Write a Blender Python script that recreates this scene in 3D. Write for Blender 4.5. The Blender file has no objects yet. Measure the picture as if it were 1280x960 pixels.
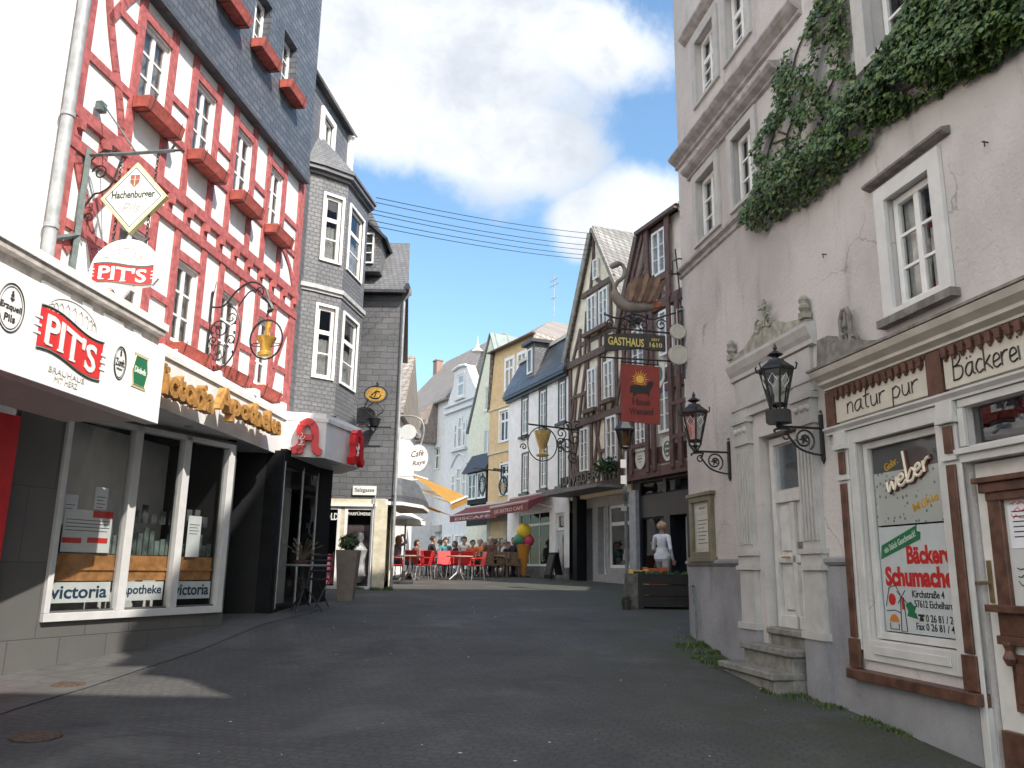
import bpy, bmesh, math, random
from math import sin, cos, tan, atan2, radians, pi, sqrt, exp
from mathutils import Vector, Matrix
random.seed(7)
scn = bpy.context.scene
COL = scn.collection
# ------------------------------------------------------------------ camera, world, sun, exposure
FPX, PITCH, ROLL, EYE = 1030.0, radians(12.7), radians(0.9), 1.6
cam_d = bpy.data.cameras.new('camera'); cam = bpy.data.objects.new('camera', cam_d); COL.objects.link(cam)
cam_d.sensor_fit = 'HORIZONTAL'; cam_d.sensor_width = 36.0; cam_d.lens = 36.0*FPX/1280.0
cam_d.clip_start = 0.05; cam_d.clip_end = 2000
cam.location = (0, 0, EYE)
cam.rotation_euler = (Matrix.Rotation(pi/2+PITCH, 3, 'X') @ Matrix.Rotation(ROLL, 3, 'Z')).to_euler()
scn.camera = cam
SUN_EL, SUN_AZ = radians(46), radians(136)          # azimuth clockwise from +Y
SUN_DIR = Vector((sin(SUN_AZ)*cos(SUN_EL), cos(SUN_AZ)*cos(SUN_EL), sin(SUN_EL)))
scn.view_settings.view_transform = 'Standard'
scn.view_settings.look = 'None'
scn.view_settings.gamma = 1.0
scn.view_settings.use_curve_mapping = False
scn.view_settings.exposure = 0.88
sl = bpy.data.lights.new('sun', 'SUN'); sl.energy = 3.9; sl.angle = radians(0.53); sl.color = (1.0, 0.93, 0.83)
so = bpy.data.objects.new('sun', sl); COL.objects.link(so); so.location = (20, -20, 40)
so.rotation_euler = (-SUN_DIR).to_track_quat('-Z', 'Y').to_euler()

def pray(px, py):
    x = (px-640)/FPX; y = (480-py)/FPX
    c, s = cos(ROLL), sin(ROLL)
    x, y = c*x-s*y, s*x+c*y
    return Vector((x, cos(PITCH)-y*sin(PITCH), sin(PITCH)+y*cos(PITCH)))
def at(px, py, Y):
    q = pray(px, py); return Vector((0, 0, EYE)) + q*(Y/q.y)

# ------------------------------------------------------------------ node helpers
class NT:
    def __init__(s, tree): s.t = tree; s.n = tree.nodes; s.l = tree.links
    def new(s, typ, **kw):
        n = s.n.new(typ)
        for k, v in kw.items():
            if k.startswith('i_'): n.inputs[k[2:].replace('_', ' ')].default_value = v
            else: setattr(n, k, v)
        return n
    def link(s, a, b): s.l.new(a, b)
    def math(s, op, a, b=None, clamp=False):
        n = s.n.new('ShaderNodeMath'); n.operation = op; n.use_clamp = clamp
        for i, v in enumerate((a, b)):
            if v is None: continue
            if isinstance(v, (int, float)): n.inputs[i].default_value = v
            else: s.l.new(v, n.inputs[i])
        return n.outputs[0]
    def mix(s, f, a, b, mode='MIX'):
        n = s.n.new('ShaderNodeMix'); n.data_type = 'RGBA'; n.blend_type = mode
        for sock, v in ((n.inputs[0], f), (n.inputs[6], a), (n.inputs[7], b)):
            if isinstance(v, (int, float)): sock.default_value = v
            elif isinstance(v, (tuple, list)): sock.default_value = (*v[:3], 1)
            else: s.l.new(v, sock)
        return n.outputs[2]
    def ramp(s, v, lo, hi):
        n = s.n.new('ShaderNodeMapRange'); n.clamp = True; n.interpolation_type = 'SMOOTHSTEP'
        s.l.new(v, n.inputs[0]); n.inputs[1].default_value = lo; n.inputs[2].default_value = hi
        return n.outputs[0]
    def noise(s, vec, scale, detail=4, rough=.55, dist=0.0):
        n = s.n.new('ShaderNodeTexNoise'); n.inputs['Scale'].default_value = scale
        n.inputs['Detail'].default_value = detail; n.inputs['Roughness'].default_value = rough
        n.inputs['Distortion'].default_value = dist
        if vec is not None: s.l.new(vec, n.inputs['Vector'])
        return n.outputs[0]

# world: Nishita sky with broken clouds
w = bpy.data.worlds.new('World'); scn.world = w; w.use_nodes = True
N = NT(w.node_tree); N.n.clear()
sky = N.new('ShaderNodeTexSky', sky_type='NISHITA', sun_disc=False, sun_elevation=SUN_EL, sun_rotation=SUN_AZ, air_density=1.25, dust_density=0.6, ozone_density=1.6)
tc = N.new('ShaderNodeTexCoord')
D = tc.outputs['Generated']
def blob(px, py, rx, rz, rot=0):
    d = pray(px, py).normalized()
    u = d.cross(Vector((0, 0, 1))).normalized(); v = u.cross(d).normalized()
    c, s = cos(rot), sin(rot); u, v = u*c+v*s, v*c-u*s
    def dot(vec, k):
        n = N.n.new('ShaderNodeVectorMath'); n.operation = 'DOT_PRODUCT'
        N.l.new(D, n.inputs[0]); n.inputs[1].default_value = vec*k
        return n.outputs['Value']
    a = dot(u, 1/rx); b = dot(v, 1/rz); f = dot(d, 1)
    r = N.math('ADD', N.math('MULTIPLY', a, a), N.math('MULTIPLY', b, b))
    r = N.math('SQRT', r)
    r = N.math('ADD', r, N.math('MULTIPLY', N.math('LESS_THAN', f, 0.0), 9.0))
    return N.math('SUBTRACT', 1.25, r)
n1 = N.noise(D, 3.6, 9, .62, .35); n2 = N.noise(D, 11.0, 8, .62, .2); n3 = N.noise(D, 1.7, 3, .5)
m = blob(520, 20, .27, .13, -.06)
m = N.math('MAXIMUM', m, blob(735, 45, .13, .065, -.30))
m = N.math('MAXIMUM', m, blob(470, 135, .13, .075))
m = N.math('MAXIMUM', m, blob(600, 165, .15, .07, -.2))
m = N.math('MAXIMUM', m, N.math('SUBTRACT', blob(800, 255, .09, .06), .16))
m = N.math('MAXIMUM', m, N.math('SUBTRACT', blob(738, 275, .06, .05), .2))
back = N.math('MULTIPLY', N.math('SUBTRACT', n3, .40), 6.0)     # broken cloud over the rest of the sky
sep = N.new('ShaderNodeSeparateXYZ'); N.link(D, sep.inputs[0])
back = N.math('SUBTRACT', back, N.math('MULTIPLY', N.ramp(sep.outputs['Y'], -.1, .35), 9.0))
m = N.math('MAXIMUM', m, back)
m = N.math('ADD', m, N.math('MULTIPLY', N.math('SUBTRACT', n1, .5), 1.55))
m = N.math('ADD', m, N.math('MULTIPLY', N.math('SUBTRACT', n2, .5), 1.0))
dens = N.ramp(m, .12, .72)
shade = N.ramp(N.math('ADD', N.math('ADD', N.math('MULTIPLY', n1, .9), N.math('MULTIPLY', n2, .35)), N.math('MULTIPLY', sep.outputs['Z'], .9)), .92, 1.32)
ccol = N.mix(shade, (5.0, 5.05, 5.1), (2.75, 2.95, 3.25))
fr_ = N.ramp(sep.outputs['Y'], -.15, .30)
ccol = N.mix(fr_, (13.5, 13.0, 12.2), ccol)      # unseen clouds behind the camera, brightened as added fill for the shaded facades
skyc = N.mix(1.0, sky.outputs[0], (.80, .95, 1.0), 'MULTIPLY')
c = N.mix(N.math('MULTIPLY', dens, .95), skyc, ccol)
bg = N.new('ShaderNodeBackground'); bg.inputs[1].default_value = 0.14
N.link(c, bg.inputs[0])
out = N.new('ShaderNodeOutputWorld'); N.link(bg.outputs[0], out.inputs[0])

# ------------------------------------------------------------------ materials
MATS = {}
def mat(name, col, rough=.7, var=.12, scale=6, bump=0.0, bscale=40, metal=0.0, spec=.5, stain=0.0, stain_col=None, streak=False, coat=0.0):
    if name in MATS: return MATS[name]
    m = bpy.data.materials.new(name); m.use_nodes = True; T = NT(m.node_tree)
    b = T.n['Principled BSDF']; tc = T.new('ShaderNodeTexCoord'); V = tc.outputs['Object']
    n = T.noise(V, scale, 5)
    lo = tuple(max(0, c*(1-var*1.4)) for c in col); hi = tuple(min(1, c*(1+var)) for c in col)
    c = T.mix(T.ramp(n, .3, .7), lo, hi)
    if stain:
        mp = T.new('ShaderNodeMapping'); T.link(V, mp.inputs[0])
        if streak: mp.inputs['Scale'].default_value = (2.2, 2.2, .35)
        s = T.ramp(T.noise(mp.outputs[0], 1.6, 7, .68), .52, .78)
        c = T.mix(T.math('MULTIPLY', s, stain), c, stain_col or tuple(k*.5 for k in col))
        s2 = T.ramp(T.noise(V, 4.3, 8, .7, .6), .62, .70); c = T.mix(T.math('MULTIPLY', s2, stain*.45), c, stain_col or tuple(k*.5 for k in col))
    T.link(c, b.inputs['Base Color'])
    r = T.math('ADD', rough-.08, T.math('MULTIPLY', n, .16), True); T.link(r, b.inputs['Roughness'])
    b.inputs['Metallic'].default_value = metal; b.inputs['Specular IOR Level'].default_value = spec
    if coat: b.inputs['Coat Weight'].default_value = coat
    if bump:
        bp = T.new('ShaderNodeBump'); bp.inputs['Strength'].default_value = 1.0; bp.inputs['Distance'].default_value = bump
        T.link(T.noise(V, bscale, 6, .65), bp.inputs['Height']); T.link(bp.outputs[0], b.inputs['Normal'])
    MATS[name] = m; return m
def tiles(name, c1, c2, cm, bw, bh, mortar=.012, rough=.55, bump=.02, offset=.5, rot=0.0, wobble=.0, var=.5, spec=.5, squash=1.0):
    if name in MATS: return MATS[name]
    m = bpy.data.materials.new(name); m.use_nodes = True; T = NT(m.node_tree)
    b = T.n['Principled BSDF']; uv = T.new('ShaderNodeUVMap'); mp = T.new('ShaderNodeMapping')
    T.link(uv.outputs[0], mp.inputs[0]); mp.inputs['Rotation'].default_value = (0, 0, rot)
    V = mp.outputs[0]
    if wobble:
        nn = T.new('ShaderNodeTexNoise'); nn.inputs['Scale'].default_value = 3.0; T.link(V, nn.inputs['Vector'])
        vm = T.new('ShaderNodeVectorMath', operation='MULTIPLY_ADD'); T.link(nn.outputs['Color'], vm.inputs[0])
        vm.inputs[1].default_value = (wobble, wobble, 0); T.link(V, vm.inputs[2]); V = vm.outputs[0]
    br = T.new('ShaderNodeTexBrick', offset=offset, squash=squash); T.link(V, br.inputs['Vector'])
    br.inputs['Color1'].default_value = (*c1, 1); br.inputs['Color2'].default_value = (*c2, 1); br.inputs['Mortar'].default_value = (*cm, 1)
    br.inputs['Scale'].default_value = 1.0; br.inputs['Brick Width'].default_value = bw; br.inputs['Row Height'].default_value = bh
    br.inputs['Mortar Size'].default_value = mortar; br.inputs['Mortar Smooth'].default_value = .3; br.inputs['Bias'].default_value = 0
    n = T.noise(V, 1.3, 6, .6); n2 = T.noise(V, 22, 4, .6)
    c = T.mix(T.math('MULTIPLY', T.ramp(n, .35, .7), var), br.outputs['Color'], tuple(k*.55 for k in c1))
    c = T.mix(T.math('MULTIPLY', n2, .35), c, c2)
    T.link(c, b.inputs['Base Color'])
    T.link(T.math('ADD', rough-.12, T.math('MULTIPLY', n2, .25)), b.inputs['Roughness'])
    b.inputs['Specular IOR Level'].default_value = spec
    h = T.math('SUBTRACT', T.math('MULTIPLY', n2, .35), br.outputs['Fac'])
    bp = T.new('ShaderNodeBump'); bp.inputs['Distance'].default_value = bump; bp.inputs['Strength'].default_value = .9
    T.link(h, bp.inputs['Height']); T.link(bp.outputs[0], b.inputs['Normal'])
    MATS[name] = m; return m
def glass(name, tint=(.88, .90, .90), rough=.0, ior=1.5, extra=.03, k=.8):
    if name in MATS: return MATS[name]
    m = bpy.data.materials.new(name); m.use_nodes = True; T = NT(m.node_tree); T.n.remove(T.n['Principled BSDF'])
    tr = T.new('ShaderNodeBsdfTransparent'); tr.inputs[0].default_value = (*tint, 1)
    gl = T.new('ShaderNodeBsdfGlossy'); gl.inputs['Roughness'].default_value = rough; gl.inputs[0].default_value = (.92, .95, 1, 1)
    fr = T.new('ShaderNodeFresnel'); fr.inputs[0].default_value = ior
    g = T.new('ShaderNodeNewGeometry'); tcn = T.new('ShaderNodeTexCoord')
    bp = T.new('ShaderNodeBump'); bp.inputs['Distance'].default_value = .004; bp.inputs['Strength'].default_value = .6
    T.link(T.noise(tcn.outputs['Object'], 2.3, 1), bp.inputs['Height'])
    T.link(bp.outputs[0], gl.inputs['Normal'])
    mx = T.new('ShaderNodeMixShader'); T.link(T.math('ADD', T.math('MULTIPLY', fr.outputs[0], k), extra, True), mx.inputs[0])
    T.link(tr.outputs[0], mx.inputs[1]); T.link(gl.outputs[0], mx.inputs[2])
    T.link(mx.outputs[0], T.n['Material Output'].inputs[0])
    MATS[name] = m; return m

WHITE = mat('white_paint', (.78, .77, .75), .5, .05)
WHITEW = mat('white_render', (.84, .83, .82), .85, .05, 3, .004, 60)
INFILL = mat('infill_plaster', (.80, .79, .77), .85, .06, 4, .005, 40, stain=.3, stain_col=(.60, .57, .53))
RED = mat('red_timber', (.40, .108, .105), .7, .22, 11, .006, 60, stain=.35, stain_col=(.24, .06, .055))
REDB = mat('red_flower_box', (.37, .08, .06), .65, .25, 10, .004, 60, stain=.3, stain_col=(.22, .06, .05))
SLATE = tiles('slate_cladding', (.070, .080, .10), (.135, .145, .165), (.03, .033, .038), .22, .115, .009, .5, .03, var=.45, wobble=.02)
SLATEL = tiles('slate_courses', (.105, .11, .12), (.155, .158, .168), (.085, .088, .095), .33, .15, .010, .55, .035, var=.6, wobble=.05, squash=1.0)
SLATEB = tiles('slate_scales', (.13, .135, .145), (.195, .197, .207), (.09, .09, .095), .13, .085, .010, .5, .02, var=.5, wobble=.03)
SLATER = tiles('slate_roof', (.075, .08, .095), (.12, .125, .14), (.025, .025, .03), .22, .16, .012, .42, .03, var=.45)
ROOFG = tiles('mossy_roof_tiles', (.15, .145, .135), (.30, .29, .27), (.06, .058, .054), .17, .15, .018, .5, .05, var=.7, wobble=.06)
ROOFB = tiles('brown_roof_tiles', (.25, .215, .19), (.32, .285, .255), (.06, .05, .045), .24, .26, .02, .6, .04, var=.4)
METALROOF = mat('standing_seam_metal', (.20, .24, .235), .6, .12, 3)
RBPL = mat('grey_render', (.53, .495, .475), .92, .12, .7, .012, 20, stain=.62, stain_col=(.30, .285, .275), streak=True)
def plaster_wear(m):       # hairline cracks and a few patched areas in the render
    T = NT(m.node_tree); b = T.n['Principled BSDF']; tc = T.new('ShaderNodeTexCoord'); V = tc.outputs['Object']
    nn = T.new('ShaderNodeTexNoise'); nn.inputs['Scale'].default_value = 1.7; nn.inputs['Detail'].default_value = 6; T.link(V, nn.inputs['Vector'])
    vm = T.new('ShaderNodeVectorMath', operation='MULTIPLY_ADD'); T.link(nn.outputs['Color'], vm.inputs[0]); vm.inputs[1].default_value = (.9, .9, .9); T.link(V, vm.inputs[2])
    vo = T.new('ShaderNodeTexVoronoi', feature='DISTANCE_TO_EDGE'); vo.inputs['Scale'].default_value = .42; T.link(vm.outputs[0], vo.inputs['Vector'])
    cr = T.math('MULTIPLY', T.math('SUBTRACT', 1.0, T.ramp(vo.outputs['Distance'], .0015, .006)), T.ramp(T.noise(V, .8, 3), .50, .62))
    src = b.inputs['Base Color'].links[0].from_socket
    pt = T.ramp(T.noise(V, .55, 3, .4, .6), .60, .625)
    c = T.mix(T.math('MULTIPLY', pt, .35), src, (.58, .555, .53))
    c = T.mix(T.math('MULTIPLY', cr, .55), c, (.20, .185, .175)); T.link(c, b.inputs['Base Color'])
plaster_wear(RBPL)
RBTRIM = mat('pale_stone_trim', (.47, .455, .432), .75, .07, 5, .005, 50, stain=.3, stain_col=(.38, .36, .34), streak=True)
DADO = mat('blue_grey_dado', (.265, .262, .275), .88, .16, 1.6, .008, 24, stain=.7, stain_col=(.15, .148, .145), streak=True)
DARKSTONE = mat('weathered_stone', (.22, .20, .18), .9, .25, 9, .01, 40, stain=.5, stain_col=(.08, .08, .06))
STEPST = mat('worn_step_stone', (.22, .21, .185), .9, .2, 7, .01, 40, stain=.6, stain_col=(.11, .115, .08))
BROWN = mat('brown_wood', (.105, .048, .030), .45, .3, 9, .003, 60)
CREAM = mat('cream_board', (.56, .52, .44), .6, .05)
IRON = mat('black_iron', (.018, .018, .02), .45, .3, 20, .002, 80)
IRONG = mat('grey_green_iron', (.10, .13, .13), .5, .2, 12)
ZINC = mat('zinc_pipe', (.33, .34, .35), .55, .15, 6, metal=.15)
GOLD = mat('gold_paint', (.60, .35, .07), .35, .2, 14, metal=.45)
GOLDL = mat('gilded_letters', (.48, .25, .075), .4, .3, 10, metal=.2)
GRANITE = mat('granite_panel', (.33, .325, .315), .45, .12, 30, .001, 100, stain=.3, stain_col=(.2, .2, .2), streak=True)
BLACKP = mat('dark_panel', (.010, .011, .013), .6, .2, 5, spec=.2)
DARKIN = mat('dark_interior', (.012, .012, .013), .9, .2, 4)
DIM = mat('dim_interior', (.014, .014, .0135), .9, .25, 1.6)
REDP = mat('red_gloss', (.62, .02, .03), .35, .08)
GLASS = glass('window_glass'); SHOPG = glass('shop_glass', (.90, .92, .92), extra=.0, k=.4); LGLASS = glass('lantern_glass', (.80, .82, .8), .05, 1.45, .10)
CURT = mat('net_curtain', (.74, .73, .70), .95, .12, 14)
GREENL = mat('ivy_leaves', (.055, .105, .03), .42, .45, 7, spec=.5)
def per_leaf(m, a, b, c):
    T = NT(m.node_tree); g = T.new('ShaderNodeNewGeometry'); r = g.outputs['Random Per Island']; x = T.mix(T.ramp(r, .0, .75), a, b); x = T.mix(T.ramp(r, .86, .98), x, c); T.link(x, T.n['Principled BSDF'].inputs['Base Color'])
per_leaf(GREENL, (.028, .062, .016), (.085, .15, .038), (.15, .19, .05))
GREEND = mat('dark_foliage', (.035, .075, .02), .55, .5, 9)
GRASSM = mat('grass_blades', (.085, .17, .028), .7, .45, 5)
per_leaf(GRASSM, (.030, .065, .012), (.075, .125, .028), (.17, .15, .06))
STEM = mat('woody_stem', (.10, .075, .05), .9, .3)
SOILM = mat('potting_soil', (.05, .038, .028), .95, .3)
def flat(name, col, rough=.6, **k): return mat(name, col, rough, .04, 5, **k)

# ------------------------------------------------------------------ mesh builder
class MB:
    def __init__(s): s.v = []; s.f = []; s.mi = []; s.uv = []; s.cur = 0; s.F = None
    def add(s, pts, faces):
        b = len(s.v); s.v += [Vector(p) for p in pts]
        for f in faces: s.f.append([b+i for i in f]); s.mi.append(s.cur); s.uv.append(s.F)
        return s
    def poly(s, pts): return s.add(pts, [list(range(len(pts)))])
    def prism(s, pts, vec):
        n = len(pts); vec = Vector(vec); a = [Vector(p) for p in pts]
        return s.add(a+[p+vec for p in a], [list(range(n))[::-1], list(range(n, 2*n))]+[[i, (i+1) % n, n+(i+1) % n, n+i] for i in range(n)])
    def plan(s, xy, z0, z1): return s.prism([(x, y, z0) for x, y in xy], (0, 0, z1-z0))
    def box(s, c, sx, sy, sz, rz=0):
        c = Vector(c); r = Matrix.Rotation(rz, 3, 'Z')
        return s.prism([c+r @ Vector((a*sx/2, b*sy/2, -sz/2)) for a, b in ((-1, -1), (1, -1), (1, 1), (-1, 1))], (0, 0, sz))
    def tube(s, pts, r, n=6, closed=False):
        pts = [Vector(p) for p in pts]; k = len(pts); rr = r if isinstance(r, (list, tuple)) else [r]*k
        rings = []; prev = None
        for i, p in enumerate(pts):
            if closed: t = pts[(i+1) % k]-pts[i-1]
            else: t = pts[min(i+1, k-1)]-pts[max(i-1, 0)]
            if t.length < 1e-9: t = Vector((0, 0, 1))
            t.normalize()
            if prev is None:
                a = t.cross(Vector((0, 0, 1)));
                if a.length < .1: a = t.cross(Vector((1, 0, 0)))
            else: a = prev-t*prev.dot(t)
            a.normalize(); prev = a; b = t.cross(a)
            rings.append([p+a*(rr[i]*cos(2*pi*j/n))+b*(rr[i]*sin(2*pi*j/n)) for j in range(n)])
        V = [q for R in rings for q in R]; Fc = []
        for i in range(k if closed else k-1):
            for j in range(n):
                Fc.append([i*n+j, i*n+(j+1) % n, ((i+1) % k)*n+(j+1) % n, ((i+1) % k)*n+j])
        if not closed: Fc += [list(range(n))[::-1], list(range((k-1)*n, k*n))]
        return s.add(V, Fc)
    def lathe(s, prof, c, n=14, rot=0):
        c = Vector(c); V = []; Fc = []
        for r, z in prof:
            for j in range(n): V.append(c+Vector((r*cos(2*pi*j/n+rot), r*sin(2*pi*j/n+rot), z)))
        for i in range(len(prof)-1):
            for j in range(n): Fc.append([i*n+j, i*n+(j+1) % n, (i+1)*n+(j+1) % n, (i+1)*n+j])
        Fc += [list(range(n))[::-1], list(range((len(prof)-1)*n, len(prof)*n))]
        return s.add(V, Fc)
    def ball(s, c, r, n=10, sc=(1, 1, 1)):
        c = Vector(c); V = [c+Vector((0, 0, -r*sc[2]))]; Fc = []
        for i in range(1, n//2+1):
            a = -pi/2+pi*i/(n//2+1)
            for j in range(n): V.append(c+Vector((r*cos(a)*cos(2*pi*j/n)*sc[0], r*cos(a)*sin(2*pi*j/n)*sc[1], r*sin(a)*sc[2])))
        V.append(c+Vector((0, 0, r*sc[2]))); L = n//2
        for j in range(n): Fc.append([0, 1+(j+1) % n, 1+j])
        for i in range(L-1):
            for j in range(n): Fc.append([1+i*n+j, 1+i*n+(j+1) % n, 1+(i+1)*n+(j+1) % n, 1+(i+1)*n+j])
        for j in range(n): Fc.append([1+(L-1)*n+j, 1+(L-1)*n+(j+1) % n, len(V)-1])
        return s.add(V, Fc)
    def build(s, name, mats, parent=None, smooth=False, sharp=40, recalc=True, bevel=0):
        if not isinstance(mats, (list, tuple)): mats = [mats]
        base = ROOT.get(parent.name, Vector()) if parent else Vector()
        me = bpy.data.meshes.new(name)
        me.from_pydata([tuple(p-base) for p in s.v], [], s.f)
        for m in mats: me.materials.append(m)
        for i, p in enumerate(me.polygons): p.material_index = s.mi[i]; p.use_smooth = smooth
        if any(f is not None for f in s.uv):
            uvl = me.uv_layers.new(name='UVMap')
            for i, p in enumerate(me.polygons):
                fu = s.uv[i]
                if fu is None: continue
                for li in p.loop_indices: uvl.data[li].uv = fu(s.v[me.loops[li].vertex_index])
        if recalc or bevel:
            bm = bmesh.new(); bm.from_mesh(me)
            if bevel:
                try: bmesh.ops.bevel(bm, geom=[e for e in bm.edges if len(e.link_faces) == 2 and e.calc_face_angle(0) > .6], offset=bevel, segments=1, affect='EDGES')
                except Exception: pass
            bmesh.ops.recalc_face_normals(bm, faces=bm.faces); bm.to_mesh(me); bm.free()
        if smooth: me.set_sharp_from_angle(angle=radians(sharp))
        o = bpy.data.objects.new(name, me); COL.objects.link(o)
        if parent: o.parent = parent; ROOT[o.name] = base
        return o
ROOT = {}
def props(o, label=None, cat=None, group=None, kind=None):
    for k, v in (('label', label), ('category', cat), ('group', group), ('kind', kind)):
        if v: o[k] = v
    return o
def thing(name, label, cat, loc=(0, 0, 0), group=None):
    o = bpy.data.objects.new(name, None); COL.objects.link(o); o.location = loc; o.empty_display_size = .2
    ROOT[o.name] = Vector(loc)
    return props(o, label, cat, group)
def single(o, label, cat, group=None, kind=None): return props(o, label, cat, group, kind)
def dup(src, loc, rz=None, label=None):
    def cp(o, par):
        c = o.copy(); COL.objects.link(c)
        if par: c.parent = par
        for ch in [k for k in o.children]: cp(ch, c)
        return c
    r = cp(src, None); r.location = loc
    if rz is not None: r.rotation_euler = (0, 0, rz)
    if label: r['label'] = label
    return r

# ------------------------------------------------------------------ facade frames: x to the right as you face it, z up, d towards you
class Fac:
    def __init__(s, px, Y, bearing, org=None):
        if org is None:
            q = pray(px, 712); s.o = Vector((q.x/q.y*Y, Y, 0))
        else: s.o = Vector((org[0], org[1], 0))
        a = radians(bearing); s.r = Vector((sin(a), cos(a), 0)); s.n = Vector((s.r.y, -s.r.x, 0))
    def P(s, x, z, d=0): return s.o+s.r*x+s.n*d+Vector((0, 0, z))
    def hit(s, px, py, d=0):
        q = pray(px, py); C = Vector((0, 0, EYE)); o = s.o+s.n*d
        t = (o-C).dot(s.n)/q.dot(s.n); P = C+q*t
        return (P-s.o).dot(s.r), P.z
    def rect(s, x0, y0, x1, y1, d=0):
        a = s.hit(x0, y0, d); b = s.hit(x1, y1, d)
        return min(a[0], b[0]), max(a[0], b[0]), min(a[1], b[1]), max(a[1], b[1])
    def uv(s, p): q = p-s.o; return (q.dot(s.r)+q.dot(s.n)*.9, p.z+abs(q.dot(s.n))*.3)
    def box(s, mb, x0, x1, z0, z1, d0, d1):
        return mb.prism([s.P(x0, z0, d0), s.P(x1, z0, d0), s.P(x1, z1, d0), s.P(x0, z1, d0)], s.n*(d1-d0))
    def poly(s, mb, pts, d0, d1): return mb.prism([s.P(x, z, d0) for x, z in pts], s.n*(d1-d0))
    def beam(s, mb, x0, z0, x1, z1, w, d0, d1):
        L = sqrt((x1-x0)**2+(z1-z0)**2); a, b = -(z1-z0)/L*w/2, (x1-x0)/L*w/2
        return s.poly(mb, [(x0+a, z0+b), (x0-a, z0-b), (x1-a, z1-b), (x1+a, z1+b)], d0, d1)
    def tube(s, mb, pts, r, n=6, closed=False): return mb.tube([s.P(*p) for p in pts], r, n, closed)
    def slab(s, mb, xa, za, xb, zb, th, d0, d1):        # roof slab: profile edge a-b in the facade plane, swept in depth
        L = sqrt((xb-xa)**2+(zb-za)**2); nx, nz = -(zb-za)/L*th, (xb-xa)/L*th
        if nz < 0: nx, nz = -nx, -nz
        return s.poly(mb, [(xa, za), (xb, zb), (xb+nx, zb+nz), (xa+nx, za+nz)], d0, d1)
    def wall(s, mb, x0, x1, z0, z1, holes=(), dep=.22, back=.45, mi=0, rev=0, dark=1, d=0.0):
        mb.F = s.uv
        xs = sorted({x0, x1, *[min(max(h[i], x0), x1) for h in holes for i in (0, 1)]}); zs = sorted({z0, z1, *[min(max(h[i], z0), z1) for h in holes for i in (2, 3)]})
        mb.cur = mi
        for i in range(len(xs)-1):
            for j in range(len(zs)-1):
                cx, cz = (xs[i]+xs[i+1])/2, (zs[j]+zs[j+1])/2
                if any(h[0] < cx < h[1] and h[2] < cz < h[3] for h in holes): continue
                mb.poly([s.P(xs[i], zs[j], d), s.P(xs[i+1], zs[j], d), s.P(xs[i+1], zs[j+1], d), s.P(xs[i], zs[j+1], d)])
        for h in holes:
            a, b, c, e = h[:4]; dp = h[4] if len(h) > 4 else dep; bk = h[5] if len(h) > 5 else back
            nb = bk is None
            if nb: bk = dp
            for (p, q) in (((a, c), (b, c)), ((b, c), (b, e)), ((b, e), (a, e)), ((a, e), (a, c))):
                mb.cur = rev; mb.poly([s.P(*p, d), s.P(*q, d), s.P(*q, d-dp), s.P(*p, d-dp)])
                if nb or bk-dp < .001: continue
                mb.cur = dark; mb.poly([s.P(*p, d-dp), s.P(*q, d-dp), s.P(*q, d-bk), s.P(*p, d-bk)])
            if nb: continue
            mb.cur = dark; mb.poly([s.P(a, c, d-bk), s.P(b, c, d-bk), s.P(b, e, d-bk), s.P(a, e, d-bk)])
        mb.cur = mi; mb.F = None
        return mb

def window(T, F, x0, x1, z0, z1, d=-.10, fw=.055, cols=2, rows=3, fm=None, gm=None, curtain=None, transom=None, name='window', th=.05, bar=.026, casing=0, casing_m=None, cd=None):
    mb = MB(); fm = fm or WHITE
    for a, b, c, e in ((x0, x0+fw, z0, z1), (x1-fw, x1, z0, z1), (x0+fw, x1-fw, z0, z0+fw), (x0+fw, x1-fw, z1-fw, z1)): F.box(mb, a, b, c, e, d-th/2, d+th/2)
    xi0, xi1, zi0, zi1 = x0+fw, x1-fw, z0+fw, z1-fw
    cs = [xi0+(xi1-xi0)*i/cols for i in range(1, cols)]
    for i, x in enumerate(cs):
        wd = fw*1.1 if (cols == 2) else bar
        F.box(mb, x-wd/2, x+wd/2, zi0, zi1, d-th/2+.006, d+th/2-.006)
    zz = ([zi0+(zi1-zi0)*transom] if transom else [])+([zi0+(zi1-zi0)*j/rows for j in range(1, rows)] if not transom else [zi0+(zi1-zi0)*transom*j/rows for j in range(1, rows)])
    for k, z in enumerate(zz):
        wd = fw*1.2 if (transom and k == 0) else bar
        F.box(mb, xi0, xi1, z-wd/2, z+wd/2, d-th/2+.010, d+th/2-.011)
    w = mb.build(name, fm, T)
    if casing:
        c = MB()
        for a, b, p, q in ((x0-casing, x0, z0-casing*.4, z1+casing), (x1, x1+casing, z0-casing*.4, z1+casing), (x0, x1, z1, z1+casing), (x0, x1, z0-casing*.4, z0)):
            F.box(c, a, b, p, q, cd[0], cd[1])
        c.build('window_surround', casing_m or fm, w)
    MB().poly([F.P(x0+.01, z0+.01, d-.004), F.P(x1-.01, z0+.01, d-.004), F.P(x1-.01, z1-.01, d-.004), F.P(x0+.01, z1-.01, d-.004)]).build('pane', gm or GLASS, w, recalc=False)
    if curtain:
        cb = MB(); n = 14
        for (u0, u1, v0, v1) in curtain:
            A = x0+(x1-x0)*u0; B = x0+(x1-x0)*u1; zb = z0+(z1-z0)*v0; zt = z0+(z1-z0)*v1
            for i in range(n):
                p, q = A+(B-A)*i/n, A+(B-A)*(i+1)/n; o1, o2 = .02*sin(i*1.9), .02*sin((i+1)*1.9)
                cb.poly([F.P(p, zb, d-.085+o1), F.P(q, zb, d-.085+o2), F.P(q, zt, d-.085+o2), F.P(p, zt, d-.085+o1)])
        cb.build('curtain', CURT, w, recalc=False, smooth=True)
    return w

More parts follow.
